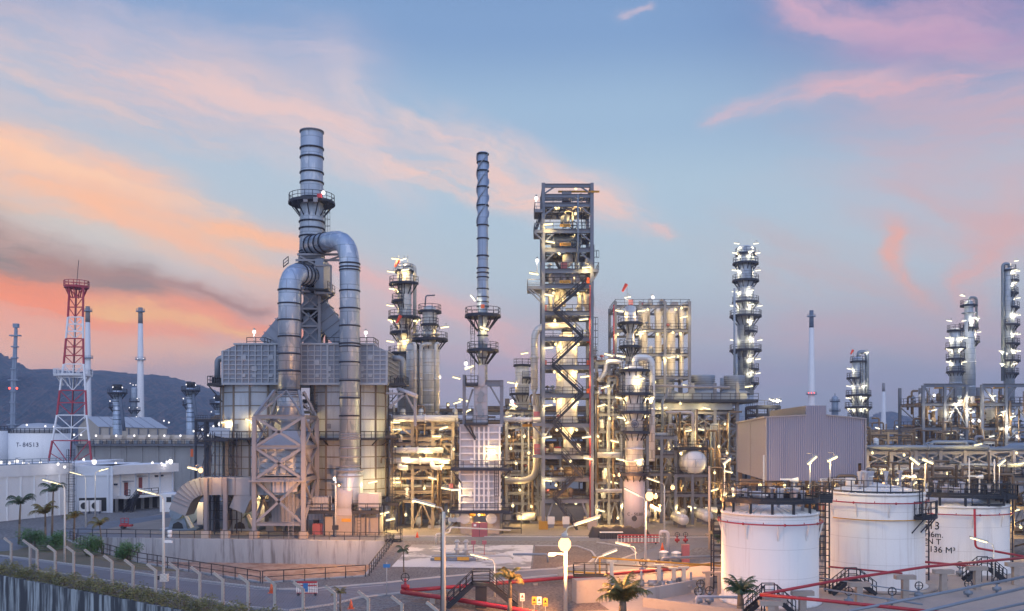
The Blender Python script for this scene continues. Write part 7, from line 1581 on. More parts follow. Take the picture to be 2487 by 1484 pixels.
palm(980, 1390, 2.2, 1.2, 6, 'tiny thin palm on the gravel by the pond corner', 'palm', (0, 0), 1.2, .06); palm(1237, 1500, 3.0, 1.75, 9, 'golden-lit palm in front of the black crossover steps', 'palm_w', (.05, 0), 1.15, .16); palm(1512, 1530, 2.2, 2.5, 20, 'wide bushy palm at the bottom centre lit from the left', 'palm_w', (0, 0), .75, .3); palm(1797, 1500, 1.9, 1.9, 15, 'dark bushy palm at the foot of the nearest white tank', 'palm', (0, 0), .7, .25); palm(1752, 1345, 1.6, 2.0, 14, 'low palm peeking out left of the nearest white tank', 'palm', (0, 0), .8, .2); palm(826, 1490, 1.6, .9, 9, 'small weedy palm behind the fence near the road corner', 'palm_w', (0, 0), 1.0, .07)
# pond railings
def rail_thing(pts, label, post=2.0, t=.075): m = Th('guard_rail', label, 'railing', pts[0]); m.part('rails', MT['dark']).rail(pts, 1.15, post, t, toe=False)
rail_thing([POND[0]+Vector((0, .5, 0)), POND[1]+Vector((0, .5, 0))], 'black guard rail along the far edge of the concrete pond'); rail_thing([POND[1]+Vector((.5, 0, 0)), POND[2]+Vector((.5, 0, 0))], 'black guard rail down the right edge of the concrete pond'); rail_thing([POND[2]+Vector((.2, -.4, 0)), POND[3]+Vector((0, -.4, 0))], 'black guard rail along the near right edge of the concrete pond'); rail_thing([POND[3]+Vector((-.2, -.4, 0)), POND[4]+Vector((-.2, -.4, 0)), POND[5]+Vector((-.3, 0, 0)), G(170, 1310)], 'black guard rail along the near left edge of the concrete pond')
g = Th('pond_stair', 'small black caged stair gate at the right back corner of the pond', 'gate', POND[1]); flat_deck(g, POND[1].x-.6, POND[1].x+1.4, POND[1].y-.4, POND[1].y+1.2, .1, 'dark', 'flrb', .1, 'landing', 1.6); g.part('ladder', MT['dark']).ladder(POND[1].x+.2, POND[1].y-.5, PB, 1.2, -PI/2, False)
# lamp posts
def lamp_post(x, yb, yt, label, sd=-1, L=None, kind='t', r=.09, mat='polewhite', up=.28, head=1.7, extra=()):
    b = G(x, yb); d = b.y; zt = PZ(yt, d); t = Th('street_lamp', label, 'street lamp', b); m = t.part('pole', MT[mat]); m.tube(b, b+Vector((0, 0, zt)), r*1.25, 10, r*.8)
    top = b+Vector((0, 0, zt-.15)); A_ = t.part('arm', MT[mat]); A_.pipe([top, top+Vector((sd*.15, 0, .45)), top+Vector((sd*.7, 0, .45+up*.4))], .05, 6)
    h0 = top+Vector((sd*.6, 0, .45+up*.4)); h1 = h0+Vector((sd*head, -.2, head*up)); hs = t.part('housing', MT['polegrey']); hs.bar(h0+Vector((0, 0, .1)), h1+Vector((0, 0, .1)), .3, .12); tb = t.part('tube', MT['lamp']); tb.tube(h0.lerp(h1, .04), h0.lerp(h1, .97), .085, 8); bulb_light(t, (h0+h1)/2-b-Vector((0, .1, .3)), 90, (1, .76, .42))
    return t, b, zt
lamp_post(157, 1367, 1184, 'left lamp post with a bright tube head pointing left by the bushes', -1); t, b, zt = lamp_post(397, 1432, 1212, 'lamp post with a tube head, camera and control box beside the main road', -1, r=.12)
bx = t.part('control_box', MT['polewhite']); bx.box(b+Vector((.15, -.2, 1.1)), (.65, .45, .65)); t.part('meter', MT['dark']).box(b+Vector((-.4, -.1, 1.1)), (.25, .3, .35)); cm = t.part('camera', MT['white']); cm.ball(b+Vector((.6, -.1, 4.85)), .2, 10, 6); cm.tube(b+Vector((.6, -.1, 5.0)), b+Vector((.6, -.1, 5.35)), .2, 10); cm.box(b+Vector((.45, 0, 4.3)), (.7, .2, .18)); cm.bar(b+Vector((0, 0, 4.4)), b+Vector((.7, 0, 4.4)), .08)
lamp_post(208, 1281, 1160, 'slim lamp post before the pale blue building, head to the left', -1); lamp_post(231, 1256, 1150, 'slim lamp post before the pale blue building, head to the right', 1)
t, b, zt = lamp_post(1077, 1506, 1243, 'big grey pole at the centre with loudspeakers and a tube head', -1, r=.15, mat='polegrey'); zc = b.z+zt
sp = t.part('loudspeaker', MT['polegrey'])
for k in range(3): c = b+Vector((.5+.3*k, -.1, zt-.5)); sp.tube(c, c+Vector((.05, -.5, -.03)), .12, 10, .2)
bk = t.part('bracket', MT['steel']); bk.bar(b+Vector((0, 0, zt-.5)), b+Vector((1.3, 0, zt-.5)), .1); bk.bar(b+Vector((0, 0, zt-1.5)), b+Vector((.9, 0, zt-.6)), .09); t.part('cable', MT['dark']).bar(b+Vector((-.19, 0, 0)), b+Vector((-.19, 0, zt)), .07)
t, b, zt = lamp_post(1373, 1506, 1290, 'pale pole at the centre with a blazing sodium globe and a raised tube head', 1, r=.13, mat='polegrey', up=.34, head=2.0)
lamp('s', P(1371, 1322, b.y-.4), 'blazing orange sodium globe on the pale central pole', scale=1.35); t.part('camera_arm', MT['polegrey']).bar(P(1368, 1345, b.y), P(1338, 1344, b.y), .09); t.part('camera', MT['white']).box(P(1340, 1346, b.y-.1), (.5, .2, .2))
lamp_post(1201, 1450, 1368, 'short lamp post behind the golden palm, tube head to the left', -1, r=.07, head=1.5); lamp_post(1446, 1437, 1362, 'short lamp post on the concrete plinth, tube head to the right', 1, r=.05, head=1.3, up=.42); lamp_post(1567, 1384, 1216, 'tall pale pole carrying the starburst sodium lamp', -1, r=.1, up=.5, head=1.6); lamp('s', P(1577, 1205, 92), 'starburst sodium globe on the tall pale pole', scale=1.2); lamp('o', P(1592, 1206, 92.3), 'second sodium globe just right of the starburst lamp', scale=.6); lamp('t', P(1591, 1236, 92), 'tube lamp slanting below the starburst sodium globe', .1, .45, scale=.9)
lamp_post(1613, 1320, 1180, 'grey lamp post right of the starburst lamp, tube head to the left', -1, r=.1, mat='polegrey', up=.35); lamp('o', P(1633, 1184, 118), 'round sodium lamp left of the big silver drum', scale=.8); lamp('o', P(1503, 1154, 122), 'right one of two small sodium lamps left of the C-50301 column', scale=.5); lamp('o', P(1491, 1156, 122), 'left one of two small sodium lamps left of the C-50301 column', scale=.33); lamp_post(1543, 1370, 1335, 'low lamp post before the barrier, tube head to the left', -1, r=.04, head=1.6, up=.25)
lamp('o', P(487, 1142, 116), 'orange sodium globe over the bend of the air duct', scale=.9); lamp('t', P(467, 1138, 118), 'tube lamp left of the sodium globe over the air duct', 0, .25)
t = Th('street_lamp', 'grey mast with floodlights before the ringed duct of the furnace', 'street lamp', G(815, 1304)); b = G(815, 1304); t.part('pole', MT['polegrey']).tube(b, b+Vector((0, 0, PZ(1165, b.y))), .13, 10, .1); t.part('crossarm', MT['dark']).bar(P(803, 1175, b.y), P(830, 1175, b.y), .2); t.part('equipment_box', MT['dark']).box(P(814, 1281, b.y-.2), (.8, .4, .6)); lamp('v', P(812, 1163, b.y), 'round lamp atop the floodlight mast by the ringed duct', scale=.8)
lamp('s', P(822, 1180, 112.5), 'small sodium flood on the mast before the ringed duct', scale=.3)
lamp_post(2413, 1420, 1328, 'thin lamp post in front of the rear tank, tube head to the left', -1, r=.05, head=1.7, up=.28)
# red fire main and valve
a0 = P(975, 1437, 75); m = pipe_thing([P(1668, 1379, 91), a0+Vector((.2, 0.5, 0)), ], .17, 'long red fire main running away to the right', 'red', None, 12, 'fire_main', None, False); m = pipe_thing([a0, P(1128, 1459, 71.5), P(1300, 1488, 66)], .2, 'thick red fire main running to the bottom centre', 'red', None, 12, 'fire_main', None, False); solo('pipe_elbow', 'red elbow joining the two fire mains at the road corner', 'pipe', MT['red'], a0).ball(a0+Vector((.1, .25, 0)), .24, 10, 8)
valve(P(984, 1436, 75.3), 'red fire main valve with a black handwheel at the road corner', 1.15, 'red')
for i, (x, y, d) in enumerate(((1010, 1434, 76.5), (1130, 1426, 78.5), (1300, 1412, 82), (1450, 1401, 85.5), (1600, 1388, 88.5), (1050, 1448, 73))):
    p = P(x, y, d); t = Th('pipe_support', f'small concrete support under the red fire main, {["by the valve","left of the steps","behind the palm","by the concrete plinth","near the yellow pipe","on the near branch"][i]}', 'support', (p.x, d, 0)); t.part('block', MT['pedestal']).box2((p.x-.2, d-.2, 0), (p.x+.2, d+.2, p.z-.18))
# black crossover over the fire main
p = G(1165, 1476); p.z = 0; t = Th('crossover_steps', 'black steel crossover platform and steps over the thick fire main', 'steps', p); flat_deck(t, p.x-.6, p.x+.8, p.y-.5, p.y+.8, 1.9, 'dark', 'flb', .12, 'platform'); stair(t, p+Vector((3.0, .1, .05)), p+Vector((.8, .1, 1.9)), 1.1); stair(t, p+Vector((-2.6, .1, .05)), p+Vector((-.6, .1, 1.9)), 1.1); t.part('legs', MT['dark']).box(p+Vector((.1, .1, .9)), (.9, .9, 1.8))
# slab pump station
b = G(1105, 1362); t = Th('pump_station', 'grey valve group with small red-capped boxes on the stained slab', 'pump', b); q = t.part('header', MT['polegrey']); q.pipe([b+Vector((-2.6, 0, .5)), b+Vector((6, .5, .5)), b+Vector((6.4, .5, .2))], .13, 8); q.pipe([b+Vector((-1.4, .6, 2)), b+Vector((-1.4, .6, .7)), b+Vector((4.4, .8, .7))], .14, 8)
for k, dx in enumerate((-1.4, .2, 1.2)): r_ = t.part('valve_stem', MT['polegrey']); r_.tube(b+Vector((dx, .3, .4)), b+Vector((dx, .3, 2.3)), .2, 10); r_.tube(b+Vector((dx, .3, 1.1)), b+Vector((dx, .3, 1.35)), .36, 10); r_.tube(b+Vector((dx, .3, 2.0)), b+Vector((dx, .3, 2.15)), .34, 10)
for dx in (2.0, 3.2): bx = t.part('red_box', MT['maroon']); bx.box(b+Vector((dx, .3, 2.0)), (.5, .4, .4)); bx.bar(b+Vector((dx, .3, 0)), b+Vector((dx, .3, 1.8)), .08)
for dx in (-1.6, .9): t.part('name_plate', MT['yellow']).box(b+Vector((dx, -.4, .3)), (1.3, .05, .35))
t.part('low_manifold', MT['steel']).box(b+Vector((-.2, -.2, .2)), (5, .3, .25))
pipe_thing([G(1290, 1366)+Vector((-2, 0, .9)), G(1330, 1366)+Vector((0, 0, .9)), G(1330, 1366)], .12, 'grey pipe bending down at the edge of the stained slab', 'pipe_grey', flanges=False); pipe_thing([G(1058, 1322), G(1058, 1322)+Vector((0, 0, 1.3)), G(1075, 1318)+Vector((.8, 0, 1.3)), G(1095, 1316)+Vector((0, 0, 1.9)), G(1240, 1310)+Vector((0, 0, 1.2))], .1, 'thin white pipe hoop at the back of the stained slab', 'polewhite', flanges=False)
# small things near the road
def cone(x, y, lab, s=1.0): b = G(x, y); t = Th('traffic_cone', lab, 'traffic cone', b); t.part('body', MT['orange']).lathe(b.x, b.y, [(.2*s, .04), (.04*s, .75*s)], 12); t.part('band', MT['signwhite']).lathe(b.x, b.y, [(.135*s, .32*s), (.1*s, .46*s)], 12); t.part('base', MT['orange']).box(b+Vector((0, 0, .02)), (.5*s, .5*s, .04))
cone(659, 1440, 'orange traffic cone on the main road beside the fence', 1.15); cone(1013, 1305, 'orange traffic cone on the plant apron beyond the pond corner'); cone(1608, 1336, 'orange traffic cone on the inner road kerb', 1.2); cone(852, 1478, 'dull orange cone by the weedy palm', 1.0)
def barrier(x, y, wm, lab, panel):
    b = G(x, y); t = Th('road_barrier', lab, 'barrier', b); m = t.part('bars', MT['signwhite'])
    for k in range(13): m.bar(b+Vector((-wm/2+wm*k/12, 0, .25)), b+Vector((-wm/2+wm*k/12, 0, 1.15)), .07)
    r_ = t.part('red_rails', MT['red']); r_.bar(b+Vector((-wm/2, 0, 1.18)), b+Vector((wm/2, 0, 1.18)), .1, .16); r_.bar(b+Vector((-wm/2, -.02, .9)), b+Vector((wm/2, -.02, .9)), .05, .1); r_.bar(b+Vector((-wm/2, 0, .25)), b+Vector((wm/2, 0, .25)), .08)
    if panel: t.part('blue_panel', MT['signblue']).box(b+Vector((-.1, -.06, .75)), (.4, .04, .75))
    for k in (-.42, .42): c = b+Vector((wm*k, 0, .13)); t.part('wheel', MT['dark']).tube(c+Vector((0, -.05, 0)), c+Vector((0, .05, 0)), .13, 10)
barrier(745, 1447, 1.75, 'red and white wheeled barrier with a blue panel on the main road', True); barrier(1550, 1322, 5.2, 'long red and white wheeled barrier by the black tarpaulin', False)
b = G(1504, 1304); t = Th('tarpaulin_heap', 'long heap under a black tarpaulin beyond the inner road', 'heap', b); m = t.part('tarpaulin', MT['tarp']); n = 16; vs = []
for i in range(n+1):
    x = -4.2+8.4*i/n; hh = (1.35+.18*math.sin(i*1.9)+.12*math.sin(i*.8+1))*(min(1, i/1.2, (n-i)/1.2)*.9+.1); vs += [b+Vector((x, -.9, 0)), b+Vector((x, -.55, hh*.92)), b+Vector((x, .6, hh)), b+Vector((x, 1.2, 0))]
m.add(vs, [[4*i+k, 4*i+4+k, 4*i+5+k, 4*i+1+k] for i in range(n) for k in range(3)], True)
for k in range(4): p = G(1463+k*14, 1308); t = Th('white_lid_bin', f'dark bin with a white lid in front of the tarpaulin, {["first","second","third","fourth"][k]} from the left', 'bin', p); t.part('body', MT['dark']).box(p+Vector((0, 0, .4)), (.72, .6, .8)); t.part('lid', MT['signwhite']).box(p+Vector((0, 0, .86)), (.76, .64, .1))
for i, (x, y) in enumerate(((1644, 1318), (1664, 1318))): valve(G(x, y), f'red hydrant valve with a black wheel on the kerb, {"left" if i == 0 else "right"} of two', 1.0, 'red')
pipe_thing([G(1622, 1345), G(1622, 1345)+Vector((0, 0, 2.6)), G(1622, 1345)+Vector((-.9, 0, 2.6)), G(1622, 1345)+Vector((-.9, 0, 2.2))], .2, 'pale gooseneck pipe on the inner road verge', 'casing_w', bend=.5, flanges=False)
for i, (x, y, w, h, lab) in enumerate(((1664, 1364, .75, 1.9, 'pinkish block pillar beside the inner road'), (1118, 1312, .01, .01, ''))[:1]): solo('block_pillar', lab, 'pillar', MT['maroon'], G(x, y)).box(G(x, y)+Vector((0, 0, h/2)), (w, .8, h))
for i, (x, y, mt, s_) in enumerate(((1268, 1473, 'signwhite', 'red'), (1297, 1482, 'plate', 'ink'), (1309, 1482, 'signwhite', 'ink'), (1324, 1486, 'plate', 'ink'))):
    b = G(x, y+6); t = Th('warning_sign', ['white warning sign with a red mark beside the golden palm', 'yellow warning sign, left of the row of three', 'white warning sign in the middle of the row of three', 'yellow warning sign, right of the row of three'][i], 'sign', b); t.part('board', MT[mt]).box(b+Vector((0, 0, .95)), (.36, .03, .62)); k = t.part('symbol', MT[s_]); k.add([b+Vector((-.12, -.02, .92)), b+Vector((.12, -.02, .92)), b+Vector((0, -.02, 1.16))], [[0,1,2]]); k.box(b+Vector((0, -.02, .74)), (.26, .012, .05)); t.part('stake', MT['polegrey']).bar(b, b+Vector((0, .02, .7)), .04)
b = G(939, 1447); t = Th('road_sign', 'thin post with a small blue sign on the gravel by the pond', 'sign', b); t.part('post', MT['polegrey']).tube(b, b+Vector((0, 0, 2.9)), .035, 6); t.part('plate', MT['signblue']).box(b+Vector((0, -.04, 2.6)), (.6, .03, .3))
b = G(687, 1290); t = Th('blue_sign', 'small blue notice stand below the preheater frame', 'sign', b); t.part('post', MT['polegrey']).bar(b, b+Vector((0, 0, 2.1)), .08); t.part('plate', MT['signblue']).box(b+Vector((0, -.06, 1.9)), (.6, .05, .8))
b = G(779, 1298); t = Th('service_cabinet', 'pair of maroon and blue cabinets before the snail fan', 'cabinet', b); t.part('body', MT['maroon']).box(b+Vector((-.6, .3, .75)), (1.1, .7, 1.5)); t.part('body', MT['maroon']).box(b+Vector((.6, .3, .75)), (1.1, .7, 1.5)); t.part('panel', MT['signblue']).box(b+Vector((.6, -.06, .8)), (.6, .03, .8))
# low walls, plinths and pipes at the bottom centre
def lowwall(a, b_, h, th, lab, mt='conc'): m = solo('bund_wall', lab, 'wall', MT[mt], a); n = Vector((-(b_-a).y, (b_-a).x, 0)).normalized()*th; m.add([a, b_, b_+n, a+n]+[v+Vector((0, 0, h)) for v in (a, b_, b_+n, a+n)], [[0,1,5,4],[1,2,6,5],[2,3,7,6],[3,0,4,7],[4,5,6,7]])
lowwall(G(1570, 1462), G(1762, 1424), 1.1, .3, 'grey bund wall left of the nearest white tank'); lowwall(G(1560, 1474), G(1800, 1505), .75, .3, 'low pinkish bund wall along the bottom edge', 'pedestal'); lowwall(G(1400, 1466), G(1478, 1462), 1.9, 1.2, 'concrete plinth under the short right-headed lamp post', 'pedestal')
b = G(1440, 1458)+Vector((0, .3, 1.9)); t = Th('plinth_railing', 'dark railed box on top of the concrete plinth', 'railing', b); t.part('rails', MT['dark']).rail([b+Vector((-1.6, 0, 0)), b+Vector((1.2, 0, 0)), b+Vector((1.2, .8, 0)), b+Vector((-1.6, .8, 0)), b+Vector((-1.6, 0, 0))], 1.1, .9, .06)
pipe_thing([P(1438, 1353, 82), P(1758, 1375, 83)], .09, 'yellow pipe beam crossing at head height left of the nearest tank', 'yellow', None, 8, 'yellow_pipe', None, False); pipe_thing([P(1375, 1387, 83), P(1456, 1393, 83), P(1456, 1353, 82.5)], .09, 'yellow pipe with a drop at the end of the yellow beam', 'yellow', None, 8, 'yellow_pipe', .1, False); pipe_thing([P(1630, 1378, 86), P(1760, 1366, 88)], .1, 'second yellow pipe nearer the tank', 'yellow', None, 8, 'yellow_pipe', None, False); pipe_thing([P(1607, 1372, 86), P(1607, 1356, 86), P(1760, 1350, 90)], .15, 'violet grey pipe bending down by the pump pit', 'pipe_grey', None, 10, 'grey_pipe', .4, False); pipe_thing([P(1445, 1369, 83), P(1640, 1380, 84)], .07, 'thin brown pipe below the yellow beam', 'pipe_tan', None, 8, 'brown_pipe', None, False)
for i, (x, y, yt) in enumerate(((1600, 1432, 1372), (1636, 1432, 1380), (1660, 1436, 1378), (1485, 1420, 1362), (1718, 1442, 1390), (1747, 1444, 1392))): b = G(x, y); t = Th('pipe_post', f'grey post holding pipes left of the nearest tank, {ORD[i].replace("topmost","first")} listed from the pump pit', 'post', b) if 0 else Th('pipe_post', ['grey post under the left end of the violet grey pipe', 'grey post in the middle of the pump pit', 'grey post right of the pump pit', 'grey post at the left end of the yellow beam', 'tan concrete post left of the nearest tank, shorter one', 'tan concrete post left of the nearest tank, by its shell'][i], 'post', b); t.part('shaft', MT['pedestal' if i > 3 else 'polegrey']).box(b+Vector((0, 0, PZ(yt, b.y)/2)), (.32, .32, PZ(yt, b.y))); t.part('cap', MT['pedestal' if i > 3 else 'polegrey']).box(b+Vector((0, 0, PZ(yt, b.y))), (.9, .4, .16))
for i, (x, y) in enumerate(((1570, 1434), (1618, 1437), (1645, 1428), (1680, 1436))): pump(G(x, y).x, G(x, y).y, .4*i, f'dark grey pump in the pit left of the nearest tank, {["first","second","third","fourth"][i]} from the left', 'pipe_grey', s=.8)
for i, (x, y) in enumerate(((1695, 1470), (1722, 1468), (1560, 1392), (1600, 1395), (1700, 1450))): valve(G(x, y), ['black-wheeled valve on the left of the pair by the dark bushy palm', 'black-wheeled valve on the right of the pair by the dark bushy palm', 'small valve under the yellow beam, left', 'small valve under the yellow beam, right', 'small valve behind the bund wall'][i], 1.1, 'pipe_grey')
pipe_thing([G(1690, 1482), G(1690, 1482)+Vector((0, 0, 1.1)), G(1800, 1478)+Vector((0, 0, .9))], .11, 'pale pipe hoop in front of the bund wall', 'casing_w', flanges=False)
for i, (x, y) in enumerate(((1612, 1350), (1642, 1352))): b = G(x, y+12); t = Th('white_cap_drum', f'grey drum with a white cap beside the inner road, {"left" if i == 0 else "right"} one', 'drum', b); t.part('body', MT['pipe_grey']).lathe(b.x, b.y, [(.5, 0), (.5, .9)], 14); t.part('cap', MT['signwhite']).lathe(b.x, b.y, [(.54, .92), (.54, 1.02), (.2, 1.15)], 14)
pipe_thing([G(1715, 1320)+Vector((0, 0, 1.2)), G(1760, 1345)+Vector((0, 0, .9))], .18, 'pinkish sloping pipe behind the low palm', 'pedestal', flanges=False)
# ---------------------------------------------------------------- pipe racks and the pipes, pumps and lamps in them
def rack(label, x0, x1, d, dep, ys, nx, mat='steel', base=0.0, rails=False, braces=True, cw=.42, footing=True):
    t = frame('pipe_rack', label, PX(x0, d), PX(x1, d), d, d+dep, [PZ(y, d) for y in sorted(ys, reverse=True)], nx, 1, mat, cw, rails, braces, False, 'pipe rack', base=base, top=PZ(min(ys), d)+.1)
    return t
BG = solo('background_pipes', None, None, MT['pipe_tan'], kind='stuff')
FAR = ('the distant racks behind the units', 'the right-hand frames', 'the far rack below the small hill', 'the yard behind the tanks', 'the rack at the right edge', 'the rack left of the furnace')
def fill(zone, group, x0, x1, d, dep, ys, n, seed, mats=('pipe', 'pipe_tan', 'pipe_grey', 'clad', 'pipe_tan', 'steel_lt'), rmin=.09, rmax=.36):
    r = random.Random(seed); ys = sorted(ys); lab = f'one of the many pipes packed in {zone}'
    for i in range(n):
        y_ = r.choice(ys); dd_ = d+r.uniform(.3, dep-.3); rad = r.uniform(rmin, rmax)*(1 if r.random() < .8 else 1.3); z = PZ(y_, d)+rad+.02; a, b = sorted((r.uniform(x0-4, x1), r.uniform(x0, x1+4))); mt = r.choice(mats)
        if b-a < (x1-x0)*.35: a, b = x0-6, x1+6
        p0, p1 = Vector((PX(a, d), dd_, z)), Vector((PX(b, d), dd_, z)); k = r.random(); pts = [p0, p1]
        if k < .3: pts = [p0, p1, p1+Vector((0, 0, -r.uniform(1.5, 5)))]
        elif k < .5: pts = [p0+Vector((0, 0, r.uniform(1, 3))), p0, p1]
        elif k < .6: pts = [p0, p0.lerp(p1, .4), p0.lerp(p1, .4)+Vector((0, 0, .9)), p0.lerp(p1, .6)+Vector((0, 0, .9)), p0.lerp(p1, .6), p1]
        for q in pts: q.z = max(q.z, .3)
        if zone in FAR or i > 40: BG.pipe(pts, rad, 8, .7)
        else: pipe_thing(pts, rad, lab, mt, group, 8, bend=.7, flanges=rad > .16)
def risers(zone, group, x0, x1, d, dep, y0, y1, n, seed, mats=('pipe', 'pipe_tan', 'steel_lt', 'pipe_grey')):
    r = random.Random(seed); lab = f'one of the many upright pipes in {zone}'
    for i in range(n):
        x = PX(r.uniform(x0, x1), d); dd_ = d+r.uniform(-.4, dep); za, zb = sorted((PZ(r.uniform(y0, y1), d), PZ(r.uniform(y0, y1), d))); za = max(.3, za)
        if zb-za < 2: zb = za+r.uniform(2, 5)
        pts = [Vector((x, dd_, za)), Vector((x, dd_, zb))]
        if r.random() < .5: s_ = r.choice((-1, 1)); pts.append(Vector((x+s_*r.uniform(.8, 2.6), dd_, zb)))
        if r.random() < .3: pts.append(pts[-1]+Vector((0, 0, -r.uniform(.8, 2))))
        if zone in FAR or i % 4: BG.pipe(pts, r.uniform(.06, .2), 6, .4)
        else: pipe_thing(pts, r.uniform(.06, .2), lab, r.choice(mats), group, 6, bend=.4, flanges=False)
def clutter(zone, x0, x1, d, dep, n, seed, ymin=1150, ymax=1285):
    r = random.Random(seed); grp = f'small equipment in {zone}'
    for i in range(n):
        x = PX(r.uniform(x0, x1), d); dd_ = d+r.uniform(0, dep); k = r.random()
        if k < .45: pump(x, dd_, r.choice((0, PI, PI/2)), f'one of the small pumps on the ground of {zone}', r.choice(('fan', 'pipe_tan', 'pipe_grey')), grp+', pumps')
        elif k < .7: drum((x, dd_, r.uniform(1.2, 1.6)), r.uniform(.4, .7), r.uniform(1.8, 3.2), r.choice('xy'), f'one of the small drums on the ground of {zone}', r.choice(('pipe', 'pipe_tan', 'clad')), group=grp+', drums')
        else:
            t = Th('instrument_cabinet', f'one of the small cabinets on the ground of {zone}', 'cabinet', (x, dd_, 0), grp+', cabinets'); t.part('body', MT[r.choice(('polewhite', 'pipe_grey', 'steel_lt'))]).box((x, dd_, 1.2), (.8, .4, 1.0)); t.part('stand', MT['steel']).box((x, dd_, .35), (.1, .1, .7))
Z1 = 'the rack right of the furnace'; y1_ = (1020, 1036, 1062, 1076, 1106, 1132, 1158, 1192, 1214)
rack('tan pipe rack right of the furnace full of yellow-lit pipes', 952, 1100, 131, 8, y1_, 3, 'steel_tan', rails=True)
fill(Z1, 'pipes in the rack right of the furnace', 950, 1104, 131, 8, y1_, 34, 1); risers(Z1, 'upright pipes in the rack right of the furnace', 950, 1106, 130.4, 8, 1030, 1285, 60, 2); clutter('the furnace-side rack', 980, 1105, 131, 10, 16, 3)
for y_, xa, xb, r_, lb in ((1016, 952, 1112, 8, 'thick silver header along the top of the rack right of the furnace'), (1093, 952, 1076, 7, 'thick pale header halfway down the rack right of the furnace'), (1119, 948, 1092, 7.5, 'thick yellow-lit header low in the rack right of the furnace'), (1019, 1222, 1312, 6, 'thick header between the box heater and the stair tower')):
    m = pipe_thing([P(xa, y_, 130), P(xb, y_, 130)], M(r_, 130), lb, 'clad', None, 16, 'header_pipe')
pipe_thing([P(970, 1130, 130), P(970, 1136, 129), P(990, 1136, 129)], M(6, 130), 'short fat elbow below the low header, left one', 'clad', None, 12, 'header_pipe', 1, False); pipe_thing([P(1050, 1119, 130), P(1050, 1136, 129), P(1072, 1136, 129)], M(6, 130), 'short fat elbow below the low header, right one', 'clad', None, 12, 'header_pipe', 1, False)
pipe_thing([P(966, 944, 129), P(1012, 962, 127)], M(5, 128), 'pale slanting pipe end beside the right end of the furnace', 'casing_w', None, 12, 'vent_pipe'); f = solo('pipe_bracket', 'pale braced bracket under the slanting pipe beside the furnace', 'bracket', MT['steel_lt'], P(1008, 1030, 128)); f.bar(P(1008, 1035, 128), P(1008, 960, 128), .4); f.bar(P(945, 990, 128), P(985, 955, 128), .3); f.bar(P(985, 958, 128), P(1008, 1000, 128), .25); f.bar(P(938, 955, 128), P(1010, 958, 128), .3)
Z2 = 'the rack between the heater and the stair tower'; y2_ = (1000, 1036, 1075, 1092, 1120, 1150, 1195, 1220)
rack('narrow grey pipe rack between the box heater and the stair tower', 1230, 1306, 138, 8, y2_, 2, rails=True); fill(Z2, 'pipes between the heater and the stair tower', 1222, 1312, 138, 8, y2_, 24, 4); risers(Z2, 'upright pipes between the heater and the stair tower', 1224, 1312, 137, 8, 1010, 1285, 60, 5); clutter('the heater-side rack', 1226, 1312, 134, 10, 10, 6)
Z3 = 'the racks under the air coolers'; y3_ = (900, 935, 985, 1008, 1046, 1085, 1120, 1160, 1200)
rack('tall narrow grey rack between the stair tower and the C-50301 column', 1448, 1508, 136, 8, (880, 920, 962, 1004, 1046, 1090, 1130, 1170, 1212), 2, 'steel', rails=True); fill('the narrow rack right of the stair tower', 'pipes in the narrow rack right of the stair tower', 1446, 1510, 136, 8, (880, 920, 962, 1004, 1046, 1090, 1130, 1170, 1212), 30, 7); risers('the narrow rack right of the stair tower', 'upright pipes in the narrow rack right of the stair tower', 1446, 1512, 135.4, 8, 890, 1285, 60, 8)
fill(Z3, 'pipes under the air coolers', 1568, 1786, 148, 9, (1004, 1040, 1062, 1100, 1130, 1160, 1195, 1225), 110, 9); risers(Z3, 'upright pipes under the air coolers', 1568, 1790, 143, 12, 985, 1275, 120, 10); clutter('the area under the air coolers', 1450, 1760, 138, 14, 22, 11)
rack('low grey rack standing before the air cooler frame', 1572, 1640, 139, 6, (1060, 1106, 1150, 1200), 2, 'steel', rails=True); fill('the low rack before the air coolers', 'pipes in the low rack before the air coolers', 1570, 1644, 139, 6, (1060, 1106, 1150, 1200), 14, 12)
pipe_thing([P(1452, 925, 135), P(1470, 905, 135), P(1470, 878, 135), P(1508, 878, 135), P(1508, 900, 135)], M(5, 135), 'silver swan-neck pipe left of the C-50301 column top', 'clad', None, 14, 'swan_neck_pipe', 1.0, False); pipe_thing([P(1450, 1105, 134), P(1506, 1105, 134)], M(7, 134), 'thick pale pipe running into the C-50301 column at mid height', 'clad', None, 14, 'header_pipe'); pipe_thing([P(1446, 1192, 133), P(1510, 1192, 133)], M(5, 133), 'silver pipe low between the stair tower and the C-50301 column', 'clad', None, 12, 'header_pipe')
pipe_thing([P(1608, 1060, 145), P(1608, 972, 145), P(1620, 960, 145), P(1620, 935, 145)], M(3.5, 145), 'cranked grey pipe on the front of the air cooler frame', 'pipe_grey', None, 10, bend=.6); pipe_thing([P(1616, 1001, 144.5), P(1682, 1001, 144.5), P(1682, 1048, 144.5)], M(3.5, 145), 'pale pipe bending down over the twin tube lamps', 'casing_w', None, 10, bend=.7); m = pipe_thing([P(1576, 937, 144), P(1772, 941, 144)], M(3, 145), 'long pale beam pipe in front of the air cooler deck', 'steel_lt', None, 8)
BOX = [0]
